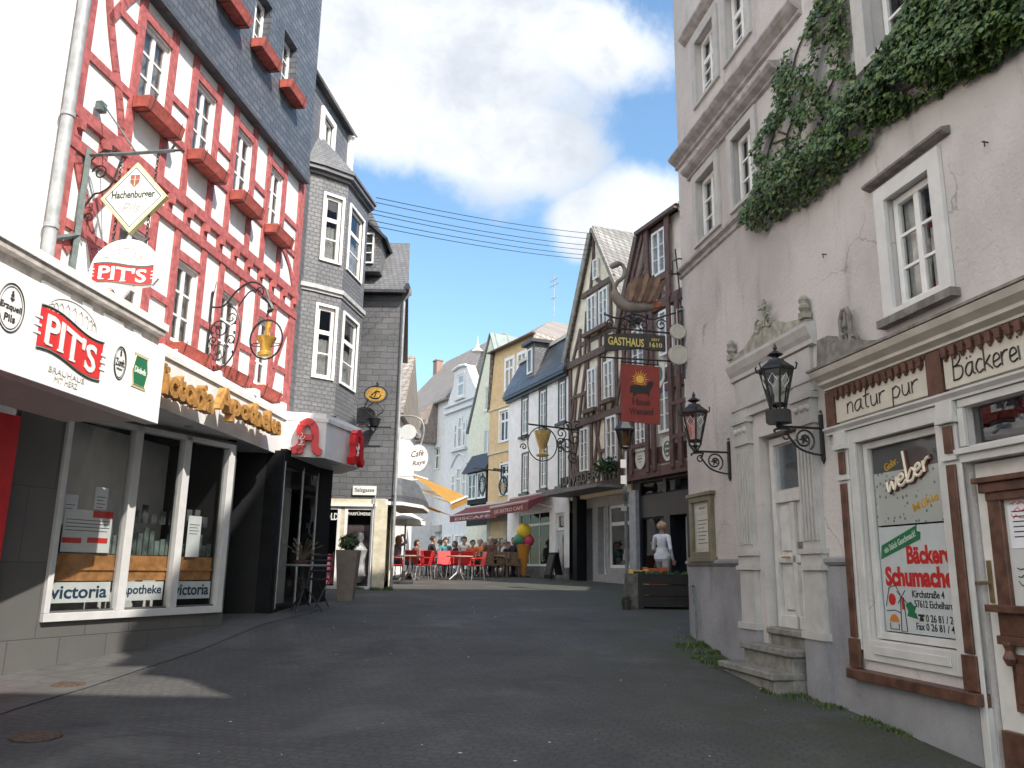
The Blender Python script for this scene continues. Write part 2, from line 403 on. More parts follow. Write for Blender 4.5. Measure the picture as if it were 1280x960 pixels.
# ------------------------------------------------------------------ lettering
def text_mesh(body, size, ext, bold=0.0, align='CENTER', res=3):
    cu = bpy.data.curves.new('lettering', 'FONT'); cu.body = body; cu.size = size; cu.extrude = ext; cu.offset = bold
    cu.align_x = align; cu.align_y = 'CENTER'; cu.resolution_u = res
    o = bpy.data.objects.new('lettering', cu); COL.objects.link(o)
    me = bpy.data.meshes.new_from_object(o); V = [v.co.copy() for v in me.vertices]; Fc = [list(p.vertices) for p in me.polygons]
    bpy.data.objects.remove(o); bpy.data.curves.remove(cu); bpy.data.meshes.remove(me)
    return V, Fc
def text(mb, body, size, mapf, ext=.004, bold=0.0, width=None, height=None, align='CENTER', shear=0, warp=None):
    V, Fc = text_mesh(body, size, ext, bold, align)
    if not V: return
    xs = [v.x for v in V]; ys = [v.y for v in V]; cx, cy = (min(xs)+max(xs))/2, (min(ys)+max(ys))/2
    kx = width/(max(xs)-min(xs)) if width else 1; ky = height/(max(ys)-min(ys)) if height else kx if width else 1
    P = []
    for v in V:
        x = (v.x-cx)*kx; y = (v.y-cy)*ky; x += shear*y
        if warp: x, y = warp(x, y)
        P.append(mapf(x, y, v.z))
    mb.add(P, Fc)
def ftext(mb, F, body, x, z, d, width, height, ext=.004, bold=0.0, shear=0, rot=0, warp=None):
    c, s = cos(rot), sin(rot)
    text(mb, body, 1.0, lambda a, b, e: F.P(x+a*c-b*s, z+a*s+b*c, d+e), ext, bold, width, height, shear=shear, warp=warp)
STROKES = {
 'n': (.42, [[(0, .5), (0, 0)], [(0, .33), (.14, .5), (.28, .42), (.3, 0)]]),
 'a': (.52, [[(.35, .5), (.12, .46), (0, .2), (.12, 0), (.3, .15), (.37, .5)], [(.37, .5), (.36, .12), (.46, .02)]]),
 'ä': (.52, [[(.35, .5), (.12, .46), (0, .2), (.12, 0), (.3, .15), (.37, .5)], [(.37, .5), (.36, .12), (.46, .02)], [(.1, .66), (.12, .72)], [(.28, .68), (.3, .74)]]),
 't': (.38, [[(.14, .9), (.1, .15), (.24, 0)], [(-.04, .56), (.3, .6)]]),
 'u': (.44, [[(0, .5), (0, .14), (.12, 0), (.27, .14), (.3, .5)], [(.3, .5), (.33, 0)]]),
 'r': (.34, [[(0, .5), (0, 0)], [(0, .3), (.12, .48), (.28, .5)]]),
 'p': (.46, [[(0, .5), (-.03, -.42)], [(0, .4), (.18, .52), (.34, .3), (.2, .04), (0, .08)]]),
 'B': (.60, [[(0, 1), (-.02, 0)], [(-.05, .97), (.3, 1), (.38, .78), (.2, .58), (.02, .53)], [(.02, .53), (.4, .48), (.46, .22), (.3, .02), (-.04, 0)]]),
 'c': (.40, [[(.32, .45), (.15, .5), (0, .25), (.12, 0), (.34, .08)]]),
 'k': (.40, [[(0, 1), (0, 0)], [(.3, .52), (.02, .22)], [(.1, .28), (.36, 0)]]),
 'e': (.40, [[(.03, .22), (.3, .3), (.22, .5), (.05, .42), (.02, .12), (.15, 0), (.34, .08)]]),
 'i': (.20, [[(0, .5), (.02, 0)], [(.0, .78), (.01, .86)]]),
 'w': (.60, [[(0, .5), (.1, .02), (.22, .4), (.34, .02), (.5, .52)]]),
 'b': (.46, [[(-.02, 1.35), (.03, 0)], [(.02, .1), (.2, .47), (.38, .3), (.28, .02), (.03, .05)]]),
 ' ': (.34, [])}
def smooth_pts(p, k=5):
    if len(p) < 3: return p
    o = []
    for i in range(len(p)-1):
        a, b, c, d = p[max(i-1, 0)], p[i], p[i+1], p[min(i+2, len(p)-1)]
        for j in range(k):
            t = j/k
            o.append(tuple(.5*((2*b[m])+(-a[m]+c[m])*t+(2*a[m]-5*b[m]+4*c[m]-d[m])*t*t+(-a[m]+3*b[m]-3*c[m]+d[m])*t**3) for m in range(len(b))))
    o.append(p[-1]); return o
def handwrite(mb, word, mapf, r):
    x = 0
    for ch in word:
        adv, st = STROKES[ch]
        for s in st:
            mb.tube([mapf(x+p[0], p[1]) for p in smooth_pts(s)], r, 5)
        x += adv
    return x
def spiral(c, r0, r1, turns, a0, n=18):
    return [(c[0]+(r0+(r1-r0)*i/n)*cos(a0+turns*2*pi*i/n), c[1]+(r0+(r1-r0)*i/n)*sin(a0+turns*2*pi*i/n)) for i in range(n+1)]
def circle(c, r, n=20, ry=None): return [(c[0]+r*cos(2*pi*i/n), c[1]+(ry or r)*sin(2*pi*i/n)) for i in range(n)]

# ------------------------------------------------------------------ ground
GY = [(-60, -1.2), (-10, -.35), (0, -.02), (3, .10), (6, .25), (7.5, .37), (8.5, .42), (10.5, .58), (12, .80), (13.5, .91), (16, 1.0), (20, 1.1), (27, 1.28), (35, 1.45), (60, 1.75), (160, 2.0)]
def gz(Y):
    for (a, b), (c, d) in zip(GY, GY[1:]):
        if Y <= c:
            t = (Y-a)/(c-a); return b+(d-b)*max(0, t)
    return GY[-1][1]
def onground(px, py):
    q = pray(px, py); Y = 2.0
    while Y < 80:
        P = Vector((0, 0, EYE))+q*(Y/q.y)
        if P.z <= gz(Y): return P
        Y += .02
    return P
# street surface: one sheet, dark setts
def sett_mat(name, c1, c2, cm, bw, bh, lightpatch):
    m = tiles(name, c1, c2, cm, bw, bh, .011, .76, .0045, .5, .25, .16, .6, spec=.3)
    T = NT(m.node_tree); b = T.n['Principled BSDF']; uv = T.new('ShaderNodeUVMap')
    src = b.inputs['Base Color'].links[0].from_socket
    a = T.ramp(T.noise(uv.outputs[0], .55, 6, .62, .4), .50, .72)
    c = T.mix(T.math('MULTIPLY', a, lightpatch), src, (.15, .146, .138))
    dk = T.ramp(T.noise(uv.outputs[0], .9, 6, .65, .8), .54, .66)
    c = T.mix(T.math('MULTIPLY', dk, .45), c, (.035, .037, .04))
    sp = T.ramp(T.noise(uv.outputs[0], 9.5, 2, .5), .76, .785)
    c = T.mix(sp, c, (.19, .186, .175))
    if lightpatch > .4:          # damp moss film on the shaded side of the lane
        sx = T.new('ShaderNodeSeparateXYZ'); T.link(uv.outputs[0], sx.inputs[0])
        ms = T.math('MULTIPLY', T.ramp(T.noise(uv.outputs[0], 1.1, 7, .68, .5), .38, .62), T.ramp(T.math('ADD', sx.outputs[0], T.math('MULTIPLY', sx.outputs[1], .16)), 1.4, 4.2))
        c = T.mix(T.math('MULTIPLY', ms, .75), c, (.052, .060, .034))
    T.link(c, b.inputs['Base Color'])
    return m
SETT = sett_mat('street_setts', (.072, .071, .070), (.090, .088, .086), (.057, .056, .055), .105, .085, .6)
PAVE = sett_mat('pavement_slabs', (.086, .085, .083), (.100, .098, .096), (.072, .071, .070), .26, .26, .4)
g = MB(); g.F = lambda p: (p.x, p.y)
ys = [-60, -30, -20, -10, -6]+[-4+i*.5 for i in range(0, 90)]+[42, 46, 50, 56, 62, 70, 85, 110, 160]
xs = [-150, -60, -30, -15]+[-9+i for i in range(0, 19)]+[15, 30, 60, 150]
for i in range(len(ys)-1):
    for j in range(len(xs)-1):
        g.poly([(xs[j], ys[i], gz(ys[i])), (xs[j+1], ys[i], gz(ys[i])), (xs[j+1], ys[i+1], gz(ys[i+1])), (xs[j], ys[i+1], gz(ys[i+1]))])
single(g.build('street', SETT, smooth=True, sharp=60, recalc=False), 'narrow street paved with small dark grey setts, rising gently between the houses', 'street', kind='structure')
# lighter pavement strip along the left shops
SH = Fac(55, 9.2, 23); TB = Fac(55, 9, 7.5); RB = Fac(1250, 6, 170.3); MID = Fac(850, 22, 158)
PT = Fac(205, 9.3, 5); FS = Fac(205, 9.8, 4.5)
g = MB(); g.F = lambda p: (p.x, p.y)
strip = [((-9.5, 4.0), (-4.4, 4.5)), ((-8, 6), (-4.35, 6.2)), ((-6.5, 7.6), (-4.15, 7.9)), ((-5.4, 9), (-3.95, 9.3)), ((-4.9, 10), (-3.75, 10.5)), ((-4.3, 11.4), (-3.45, 11.9)), ((-3.9, 12.8), (-3.1, 13.2)), ((-3.7, 14.5), (-2.85, 14.6)), ((-3.5, 15.8), (-2.75, 15.9))]
for (a, b), (c, d) in zip(strip, strip[1:]):
    K = 14
    for i in range(K):
        t0, t1 = i/K, (i+1)/K
        L = lambda p, q, t: (p[0]+(q[0]-p[0])*t, p[1]+(q[1]-p[1])*t)
        q = [L(a, c, t0), L(b, d, t0), L(b, d, t1), L(a, c, t1)]
        g.poly([(x, y, gz(y)+.008) for x, y in q])
single(g.build('pavement', PAVE, smooth=True, recalc=False), 'lighter slab pavement in front of the pharmacy windows', 'pavement', kind='structure')
for (px, py, r, lab, cat, nm) in ((45, 922, .15, 'rusty round iron cover set in the setts at the lower left', 'manhole cover', 'manhole_cover'), (85, 857, .13, 'brown worn iron cover in the pale pavement below the pharmacy window', 'manhole cover', 'manhole_cover')):
    P = onground(px, py); mb = MB(); sl_ = (gz(P.y+.3)-gz(P.y-.3))/.6
    ring = [P+Vector((r*1.25*cos(a), r*sin(a), .009+r*sin(a)*sl_)) for a in [2*pi*i/24 for i in range(24)]]
    mb.prism(ring, (0, 0, .006))
    for k in range(-3, 4):
        c = P+Vector((0, k*r*.24, .016+k*r*.24*sl_)); wv = r*1.1*sqrt(max(0, 1-(k*.24)**2)); mb.box(c, wv*2, .018, .008)
    single(mb.build(nm, mat('rusty_iron', (.085, .06, .045), .8, .3, 30)), lab, cat, 'iron covers in the street')

# =================================================================== right house with bakery
rb = thing('corner_house', 'tall grey rendered house with stone cornices, ornate doorway and a bakery shop front', 'house', RB.P(0, .2, 0))
F = RB; XL, XR, ZT = -5.78, 5.1, 12.9
winL = [(-5.10, -4.40, 6.16, 7.14), (-3.90, -3.28, 6.16, 7.14)]; winU = [(-4.95, -4.25, 8.28, 9.3), (-3.90, -3.28, 8.28, 9.3)]
holes = [(*h, .15, .6) for h in winL+winU]+[(-.88, -.26, 3.86, 4.90, .12, .5), (-.86, -.1, 6.3, 7.45, .2, .5), (2.8, 3.5, 3.86, 4.93, .12, .5), (2.8, 3.5, 6.3, 7.45, .2, .5)]
holes += [(-3.58, -2.64, .5, 3.15, .20, .6), (-1.62, -.5, 1.05, 2.80, .14, .16), (-.16, .9, 2.57, 2.86, .1, .5), (-.20, .86, .2, 2.44, .10, .2)]
mb = MB(); F.wall(mb, XL, XR, -.6, ZT, holes, dark=1)
mb.F = F.uv; mb.cur = 0
mb.poly([F.P(XL, -.6, 0), F.P(XL, ZT, 0), F.P(XL, ZT, -9), F.P(XL, -.6, -9)])
mb.poly([F.P(XL, ZT, 0), F.P(XR, ZT, 0), F.P(XR, ZT, -9), F.P(XL, ZT, -9)])
mb.poly([F.P(XR, -.6, 0), F.P(XR, ZT, 0), F.P(XR, ZT, -9), F.P(XR, -.6, -9)])
mb.poly([F.P(XL, -.6, -9), F.P(XR, -.6, -9), F.P(XR, ZT, -9), F.P(XL, ZT, -9)])
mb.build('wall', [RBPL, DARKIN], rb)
mb = MB(); mb.F = F.uv
RH = ZT+5.3; q_ = [F.P(XL-.04, ZT, .4), F.P(XR+.1, ZT, .4), F.P(XR+.1, ZT, -9.4), F.P(XL-.04, ZT, -9.4), F.P(XL+5.2, RH, -4.5), F.P(XR+.1, RH, -4.5)]
mb.add(q_, [[0, 1, 5, 4], [2, 3, 4, 5], [3, 0, 4], [1, 2, 5], [3, 2, 1, 0]])
mb.build('roof', SLATER, rb)
mb = MB(); mb.F = F.uv; F.box(mb, -1.2, XR, ZT+.002, 14.15, -.45, -.002); mb.build('shade_parapet', RBPL, rb)  # unseen raised wall, added above the view to shade the pharmacy base
# cornices and string courses (stop at the ivy side)
mb = MB()
def course(mb, x0, x1, prof):
    mb.prism([F.P(x0, z, d) for d, z in prof], F.r*(x1-x0))
course(mb, XL-.04, -2.03, [(0, 7.66), (.04, 7.68), (.04, 7.72), (.12, 7.78), (.15, 7.82), (.15, 7.85), (0, 7.89)])
course(mb, XL-.03, -3.0, [(0, 5.88), (.03, 5.90), (.03, 5.95), (.08, 5.98), (.08, 6.02), (0, 6.05)])
course(mb, XL+.42, -2.56, [(0, 7.26), (.04, 7.28), (.04, 7.31), (.11, 7.35), (.14, 7.39), (.14, 7.42), (0, 7.45)])
course(mb, XL+.42, -2.4, [(0, 9.52), (.05, 9.55), (.11, 9.62), (.11, 9.66), (0, 9.70)])
course(mb, XL-.1, XR, [(0, 11.9), (.1, 11.95), (.1, 12.05), (.3, 12.2), (.3, 12.29), (0, 12.295)])
mb.build('cornice', [mat('dark_stone_cornice', (.37, .345, .33), .85, .2, 6, .006, 40, stain=.5, stain_col=(.12, .11, .10))], rb)
mb = MB()        # scroll frieze between hood and cornice
for i in range(8):
    x = -5.3+i*.33
    mb.tube([F.P(p[0], p[1], .02) for p in smooth_pts([(x-.15, 7.54), (x-.05, 7.60), (x+.03, 7.57), (x+.0, 7.52), (x+.1, 7.54), (x+.18, 7.6)], 4)], .014, 5)
mb.build('scroll_ornament', RBTRIM, rb)
for i, (a, b, c, e) in enumerate(winL+winU):
    window(rb, F, a+.02, b-.02, c+.02, e-.02, -.10, .06, 2, 3, casing=.12, casing_m=RBTRIM, cd=(.003, .04), transom=.66 if i > 1 else None, curtain=[(.05, .45, 0, 1), (.55, .95, 0, 1)])
for (a, b, c, e) in ((-.88, -.26, 3.86, 4.90), (2.8, 3.5, 3.86, 4.93)):
    window(rb, F, a+.01, b-.01, c+.01, e-.01, -.08, .06, 2, 3, casing=.14, casing_m=mat('white_casing', (.64, .63, .61), .6, .05, 5, stain=.2), cd=(.004, .04), curtain=[(.0, .5, 0, 1), (.52, 1, .0, .62)])
    mb = MB(); mb.prism([F.P(a-.22, 5.07, .003), F.P(a-.22, 5.08, .05), F.P(a-.22, 5.10, .09), F.P(a-.22, 5.125, .09), F.P(a-.22, 5.15, .003)], F.r*(b-a+.48)); mb.build('window_hood', DARKSTONE, rb)
    mb = MB(); F.box(mb, a-.17, b+.18, 3.73, 3.80, .003, .09); mb.build('window_sill', DARKSTONE, rb)
for (a, b, c, e) in ((-.86, -.1, 6.3, 7.45), (2.8, 3.5, 6.3, 7.45)):
    window(rb, F, a+.01, b-.01, c+.01, e-.01, -.15, .06, 2, 3, casing=.18, casing_m=RBTRIM, cd=(.004, .09))
# dado with a capping ledge
for a, b in ((XL-.03, -4.12), (-2.24, -1.86)):
    mb = MB(); mb.F = F.uv; F.box(mb, a, b, -.5, 1.68, .003, .03); mb.build('dado', DADO, rb)
    mb = MB(); course(mb, a-.02, b, [(0.002, 1.681), (.035, 1.69), (.06, 1.72), (.06, 1.75), (0.002, 1.77)]); mb.build('dado_cap', DADO, rb)
mb = MB(); mb.F = F.uv
F.box(mb, -1.85, -.31, -.5, .78, .003, .04)
mb.build('dado', DADO, rb)
mb = MB(); F.box(mb, 1.02, XR, -.5, .9, .003, .05); mb.build('dado', DADO, rb)
# ornate doorway
for x0 in (-4.10, -2.64):
    mb = MB(); x1 = x0+.40
    F.box(mb, x0, x1, .15, .98, .002, .085); mb.build('pilaster_base', DADO, rb); mb = MB(); F.box(mb, x0-.02, x1+.02, .98, 1.05, .002, .105)
    F.box(mb, x0+.02, x1-.02, 1.051, 1.64, .002, .07); F.box(mb, x0-.02, x1+.02, 1.641, 1.69, .002, .10); F.box(mb, x0, x1, 1.691, 1.80, .002, .075); F.box(mb, x0-.02, x1+.02, 1.801, 1.85, .002, .10)
    F.box(mb, x0+.03, x1-.03, 1.851, 3.10, .002, .055)
    for k in range(5): F.box(mb, x0+.045+k*.066, x0+.045+k*.066+.035, 1.93, 3.02, .056, .072)
    F.box(mb, x0, x1, 3.101, 3.15, .002, .08); F.box(mb, x0+.02, x1-.02, 3.151, 3.36, .002, .07)
    for k in range(3): mb.ball(F.P(x0+.09+k*.11, 3.27, .075), .036, 8)
    F.box(mb, x0-.02, x1+.02, 3.361, 3.42, .002, .10)
    F.box(mb, x0+.02, x1-.02, 3.421, 3.62, .002, .06)
    mb.build('pilaster', RBTRIM, rb)
mb = MB()
course(mb, -4.12, -2.22, [(.002, 3.43), (.05, 3.43), (.05, 3.52), (.075, 3.54), (.075, 3.60), (.002, 3.61)])
F.box(mb, -4.06, -2.28, 3.611, 3.90, .002, .04)
course(mb, -4.14, -2.18, [(.002, 3.901), (.06, 3.92), (.06, 3.97), (.09, 4.02), (.12, 4.10), (.12, 4.14), (.002, 4.16)])
mb.build('lintel', RBTRIM, rb)
mb = MB()
F.poly(mb, [(-4.12, 4.163), (-2.20, 4.163), (-2.26, 4.21), (-2.65, 4.27), (-2.95, 4.38), (-3.15, 4.46), (-3.4, 4.37), (-3.65, 4.26), (-4.05, 4.21)], .02, .08)
for x in (-4.05, -2.27): F.box(mb, x-.06, x+.06, 4.20, 4.27, .03, .11); mb.lathe([(.035, 0), (.06, .04), (.045, .09), (.06, .13), (.03, .18), (.0, .20)], F.P(x, 4.27, .07), 8)
for sx in (-1, 1): F.tube(mb, [(p[0], p[1], .085) for p in spiral((-3.15+sx*.13, 4.40), .025, .11, 1.3*sx, pi/2)], .018, 6)
F.tube(mb, [(-3.15, 4.44, .08), (-3.15, 4.56, .08)], .022, 8); mb.ball(F.P(-3.15, 4.60, .08), .04, 10)
for a in range(7):
    t = pi*a/6; F.tube(mb, [(-3.15+.04*cos(t), 4.60+.04*sin(t), .08), (-3.15+.11*cos(t), 4.60+.10*sin(t), .085)], [.02, .008], 6)
mb.build('pediment', mat('weathered_crest', (.34, .325, .27), .9, .25, 9, .006, 40, stain=.5, stain_col=(.15, .145, .11)), rb)
mb = MB(); dd = -.155
F.box(mb, -3.57, -2.65, 1.02, 3.14, dd-.04, dd)
for a, b, c, e in ((-3.55, -3.47, 1.03, 3.12), (-2.76, -2.67, 1.03, 3.12), (-3.15, -3.07, 1.03, 2.37), (-3.47, -2.76, 3.04, 3.12), (-3.47, -2.76, 2.38, 2.50), (-3.47, -2.76, 1.03, 1.16), (-3.47, -2.76, 1.72, 1.80)): F.box(mb, a, b, c, e, dd+.001, dd+.045)
for x in (-3.31, -2.91):
    F.box(mb, x-.10, x+.10, 1.85, 2.34, dd+.001, dd+.022); F.box(mb, x-.10, x+.10, 1.22, 1.67, dd+.001, dd+.022)
dr = mb.build('door', mat('white_door_paint', (.60, .585, .56), .55, .08, 6, stain=.2), rb, bevel=.004)
mb = MB(); F.box(mb, -3.45, -2.78, 2.53, 3.02, dd+.004, dd+.012); mb.build('fanlight_pane', GLASS, dr)
mb = MB(); F.tube(mb, [(-3.2, 1.78, dd+.05), (-3.2, 1.78, dd+.09), (-3.29, 1.78, dd+.09)], .012); mb.build('handle', GOLD, dr)
mb = MB(); F.box(mb, -3.05, -2.78, 1.81, 1.94, dd+.023, dd+.032); mb.build('letter_flap', DARKSTONE, dr)
mb = MB()
for (a, b, zt, d1) in ((-4.02, -2.72, .63, .42), (-3.86, -2.70, .85, .22), (-3.57, -2.65, 1.03, .03)):
    F.box(mb, a+.03, b-.03, -.3, zt-.07, -.15 if d1 < .2 else .0, d1-.04); F.box(mb, a, b, zt-.07, zt, -.15 if d1 < .2 else .0, d1)
mb.build('doorstep', STEPST, rb, bevel=.012)
# bakery shop front
mb = MB()
course(mb, -2.02, 2.2, [(.002, 3.36), (.06, 3.37), (.06, 3.39), (.12, 3.42), (.12, 3.45), (.19, 3.49), (.22, 3.54), (.002, 3.545)])
mb.build('shop_cornice', mat('shop_cornice_paint', (.62, .575, .50), .6, .08, 5, stain=.3, stain_col=(.35, .32, .27)), rb)
mb = MB(); course(mb, -2.04, 2.22, [(.002, 3.547), (.23, 3.547), (.23, 3.57), (.002, 3.64)])
F.poly(mb, [(-2.02, 3.62), (-1.0, 3.62), (-1.25, 3.68), (-1.40, 3.74), (-1.62, 3.78), (-1.75, 3.78), (-1.79, 3.88), (-1.98, 3.88)], .01, .12)
mb.build('cornice_ledge', DARKSTONE, rb)
mb = MB(); x = -1.52
F.tube(mb, [(x-.07, 3.68, .09), (x-.08, 3.98, .09), (x-.03, 4.06, .09), (x+.04, 4.06, .09), (x+.08, 3.98, .09), (x+.07, 3.68, .09)], .024, 7)
F.tube(mb, [(x, 3.68, .09), (x, 4.04, .09)], .016, 6); mb.ball(F.P(x, 3.9, .09), .035, 8); F.tube(mb, [(x-.07, 3.82, .09), (x+.07, 3.82, .09)], .02, 6)
for sx in (-1, 1): F.tube(mb, [(p[0], p[1], .09) for p in spiral((x+sx*.13, 3.72), .02, .065, 1.1*sx, pi/2)], .02, 5)
mb.build('finial', DARKSTONE, rb)
for a, b in ((-1.86, -.52), (-.31, 1.4)):
    mb = MB(); F.box(mb, a, b, 3.03, 3.355, .002, .04); mb.build('sign_board', CREAM, rb)
for a, b, n_ in ((-2.02, -1.87, 0), (-.505, -.325, 0)):
    mb = MB(); F.box(mb, a, b, 3.005, 3.355, .002, .055); mb.build('board_post', BROWN, rb)
for a, n_ in ((-1.83, 14), (-.29, 17)):
    mb = MB()
    for i in range(n_):
        x = a+i*.095
        F.box(mb, x, x+.058, 3.275, 3.352, .041, .075); F.poly(mb, [(x+.006, 3.274), (x+.029, 3.24), (x+.052, 3.274)], .045, .066)
    F.box(mb, a-.02, a+n_*.095, 3.325, 3.354, .0402, .06)
    mb.build('dentil_frieze', BROWN, rb)
SIGNINK = flat('sign_ink', (.02, .016, .014), .5)
x_ = 0
for wd_ in ('natur', 'pur'):
    mb = MB(); x_ += handwrite(mb, wd_, lambda a, b, o=x_: F.P(-1.66+(o+a)*.285, 3.085+b*.20, .045), .0055)+.34; mb.build('lettering', SIGNINK, rb)
mb = MB(); handwrite(mb, 'Bäckerei', lambda a, b: F.P(-.20+a*.215, 3.08+b*.20, .045), .006); mb.build('lettering', SIGNINK, rb)
SFP = mat('shop_white_paint', (.56, .55, .525), .5, .06, 5, stain=.25, stain_col=(.38, .36, .335), streak=True)
mb = MB(); course(mb, -2.06, 1.6, [(.002, 2.93), (.05, 2.93), (.05, 2.95), (.08, 2.98), (.08, 2.998), (.002, 3.002)]); mb.build('shop_string_course', SFP, rb)
mb = MB()
F.box(mb, -1.72, -.42, 2.80, 2.925, .002, .03)                      # head of shop window
F.box(mb, -1.72, -1.62, .87, 2.80, .002, .03); F.box(mb, -.50, -.42, .87, 2.80, .002, .03)
F.box(mb, -1.62, -.50, .87, 1.045, .002, .03)
F.box(mb, -1.60, -1.54, 1.06, 2.79, -.12, -.04); F.box(mb, -.58, -.52, 1.06, 2.79, -.12, -.04); F.box(mb, -1.54, -.58, 2.73, 2.79, -.12, -.04); F.box(mb, -1.54, -.58, 1.06, 1.12, -.12, -.04)
F.box(mb, -1.55, -.56, .93, 1.0, .031, .045)
mb.build('shop_window_frame', SFP, rb, bevel=.003)
for a, b in ((-1.89, -1.73), (-.41, -.25)):
    mb = MB()
    F.box(mb, a-.02, b+.02, 2.76, 2.81, .002, .085); F.box(mb, a-.01, b+.01, 2.811, 2.928, .002, .07); F.box(mb, a-.01, b+.01, 2.47, 2.50, .002, .065)
    F.box(mb, a, b, .95, 2.759, .002, .04); mb.build('shop_pilaster', SFP, rb, bevel=.003)
    mb = MB(); F.box(mb, a+.03, b-.03, 1.05, 2.44, .0405, .06); F.box(mb, a+.03, b-.03, 2.53, 2.74, .0405, .06); F.box(mb, a, b, .79, 1.04, .041, .07); mb.build('brown_trim', BROWN, rb, bevel=.004)
mb = MB(); F.box(mb, -1.86, -.22, .70, .785, .002, .13); mb.build('window_ledge', BROWN, rb, bevel=.005)
mb = MB()
F.box(mb, -.22, 1.0, 2.44, 2.55, .002, .06); F.box(mb, -.22, 1.0, 2.865, 2.925, .002, .03); F.box(mb, -.225, -.165, 2.565, 2.86, .002, .035); F.box(mb, -.24, 1.02, 2.50, 2.54, .061, .09)
F.box(mb, -.30, -.21, .2, .69, .002, .045)
F.box(mb, -.245, -.205, .2, 2.44, .0455, .06)
mb.build('door_frame', SFP, rb, bevel=.003)
mb = MB(); mb.poly([F.P(-1.56, 1.1, -.08), F.P(-.56, 1.1, -.08), F.P(-.56, 2.76, -.08), F.P(-1.56, 2.76, -.08)])
mb.build('shop_window_pane', SHOPG, rb, recalc=False)
mb = MB(); mb.poly([F.P(-.16, 2.57, -.05), F.P(.9, 2.57, -.05), F.P(.9, 2.86, -.05), F.P(-.16, 2.86, -.05)]); mb.build('transom_pane', GLASS, rb, recalc=False)
# bakery door: white leaf with brown carved frame
mb = MB(); d0 = -.09
F.box(mb, -.19, .85, .28, 2.43, d0, d0+.05); dd2 = mb.build('door', mat('bakery_door_white', (.66, .635, .60), .5, .06), rb)
mb = MB()
a, b = -.06, .74
F.box(mb, a, a+.13, 1.36, 2.20, d0+.051, d0+.09); F.box(mb, b-.13, b, 1.36, 2.20, d0+.051, d0+.09)
F.box(mb, a-.04, b+.04, 2.20, 2.27, d0+.051, d0+.12); F.box(mb, a-.07, b+.07, 2.27, 2.31, d0+.051, d0+.15); F.box(mb, a+.0, b, 2.14, 2.20, d0+.051, d0+.10)
F.box(mb, a-.05, b+.05, 1.36, 1.41, d0+.051, d0+.16); F.box(mb, a, b, 1.20, 1.36, d0+.051, d0+.10); F.box(mb, a-.02, b+.02, 1.14, 1.20, d0+.051, d0+.115)
F.box(mb, a+.05, b-.05, .70, 1.08, d0+.051, d0+.075); F.box(mb, a+.11, b-.11, .76, 1.02, d0+.076, d0+.10); F.box(mb, a+.16, b-.16, .81, .97, d0+.101, d0+.115)
F.box(mb, a-.09, b+.09, .30, .56, d0+.051, d0+.10)
for x in (a+.07, b-.07):
    mb.lathe([(.03, 0), (.055, .05), (.03, .10), (.045, .14), (.045, .16)], F.P(x, 1.0, d0+.09), 8)
mb.build('carved_frame', BROWN, dd2, bevel=.004)
mb = MB(); mb.poly([F.P(a+.13, 1.41, d0+.056), F.P(b-.13, 1.41, d0+.056), F.P(b-.13, 2.14, d0+.056), F.P(a+.13, 2.14, d0+.056)]); mb.build('door_pane', flat('frosted_sheet', (.55, .55, .53), .4), dd2, recalc=False)
mb = MB(); F.box(mb, -.165, -.125, 1.42, 1.72, d0+.051, d0+.062); F.tube(mb, [(-.145, 1.56, d0+.06), (-.145, 1.56, d0+.12), (-.26, 1.555, d0+.12)], [.012, .014, .01], 7); mb.build('handle', mat('brass', (.33, .25, .14), .4, .1, metal=.8), dd2)
mb = MB(); F.box(mb, -.25, .95, -.1, .27, -.3, .18); mb.build('threshold', STEPST, rb)
# posters and notices
po = thing('window_poster', 'white bakery poster with red and black lettering and green ribbon in the shop window', 'poster', F.P(-1.05, 1.14, -.088))
mb = MB(); F.box(mb, -1.53, -.59, 1.13, 2.02, -.092, -.088); mb.build('sheet', flat('poster_white', (.70, .72, .72), .5), po)
mb = MB(); FR = -.0875
ftext(mb, F, 'Bäckerei', -.86, 1.775, FR, .60, .155, .002, .04); ftext(mb, F, 'Schumacher', -1.0, 1.595, FR, .96, .17, .002, .045)
mb.build('red_lettering', flat('poster_red', (.66, .035, .03), .5), po)
mb = MB()
ftext(mb, F, 'Kirchstraße 4', -.93, 1.455, FR, .40, .06, .002, .012); ftext(mb, F, '57612 Eichelhardt', -.86, 1.375, FR, .50, .06, .002, .012)
ftext(mb, F, '0 26 81 / 24', -.80, 1.265, FR, .36, .06, .002, .012); ftext(mb, F, 'Fax 0 26 81 / 49', -.86, 1.195, FR, .50, .06, .002, .012)
F.box(mb, -1.06, -1.01, 1.238, 1.262, FR, FR+.003); F.box(mb, -1.075, -.995, 1.275, 1.292, FR, FR+.003); F.box(mb, -1.05, -1.02, 1.262, 1.275, FR, FR+.003)
mb.build('black_lettering', flat('poster_black', (.03, .03, .03), .5), po)
mb = MB(); F.poly(mb, [(-1.52, 1.74), (-1.50, 1.86), (-.99, 2.02), (-1.0, 1.97), (-.95, 1.96), (-.96, 1.90)], FR, FR+.002)
mb.build('ribbon', flat('poster_green', (.03, .22, .09), .5), po)
mb = MB(); ftext(mb, F, 'ein Stück Geschmack!', -1.24, 1.885, FR+.002, .46, .055, .002, .012, rot=.30); mb.build('ribbon_lettering', flat('poster_cream', (.75, .77, .72), .5), po)
mb = MB()                                                           # small drawing: sun, loaf, windmill in outline
def disc(mb, c, r, d, half=False, n=18): F.poly(mb, [(c[0]+r*cos(t), c[1]+r*sin(t)) for t in ([pi*i/n for i in range(n+1)] if half else [2*pi*i/n for i in range(n)])], d, d+.002)
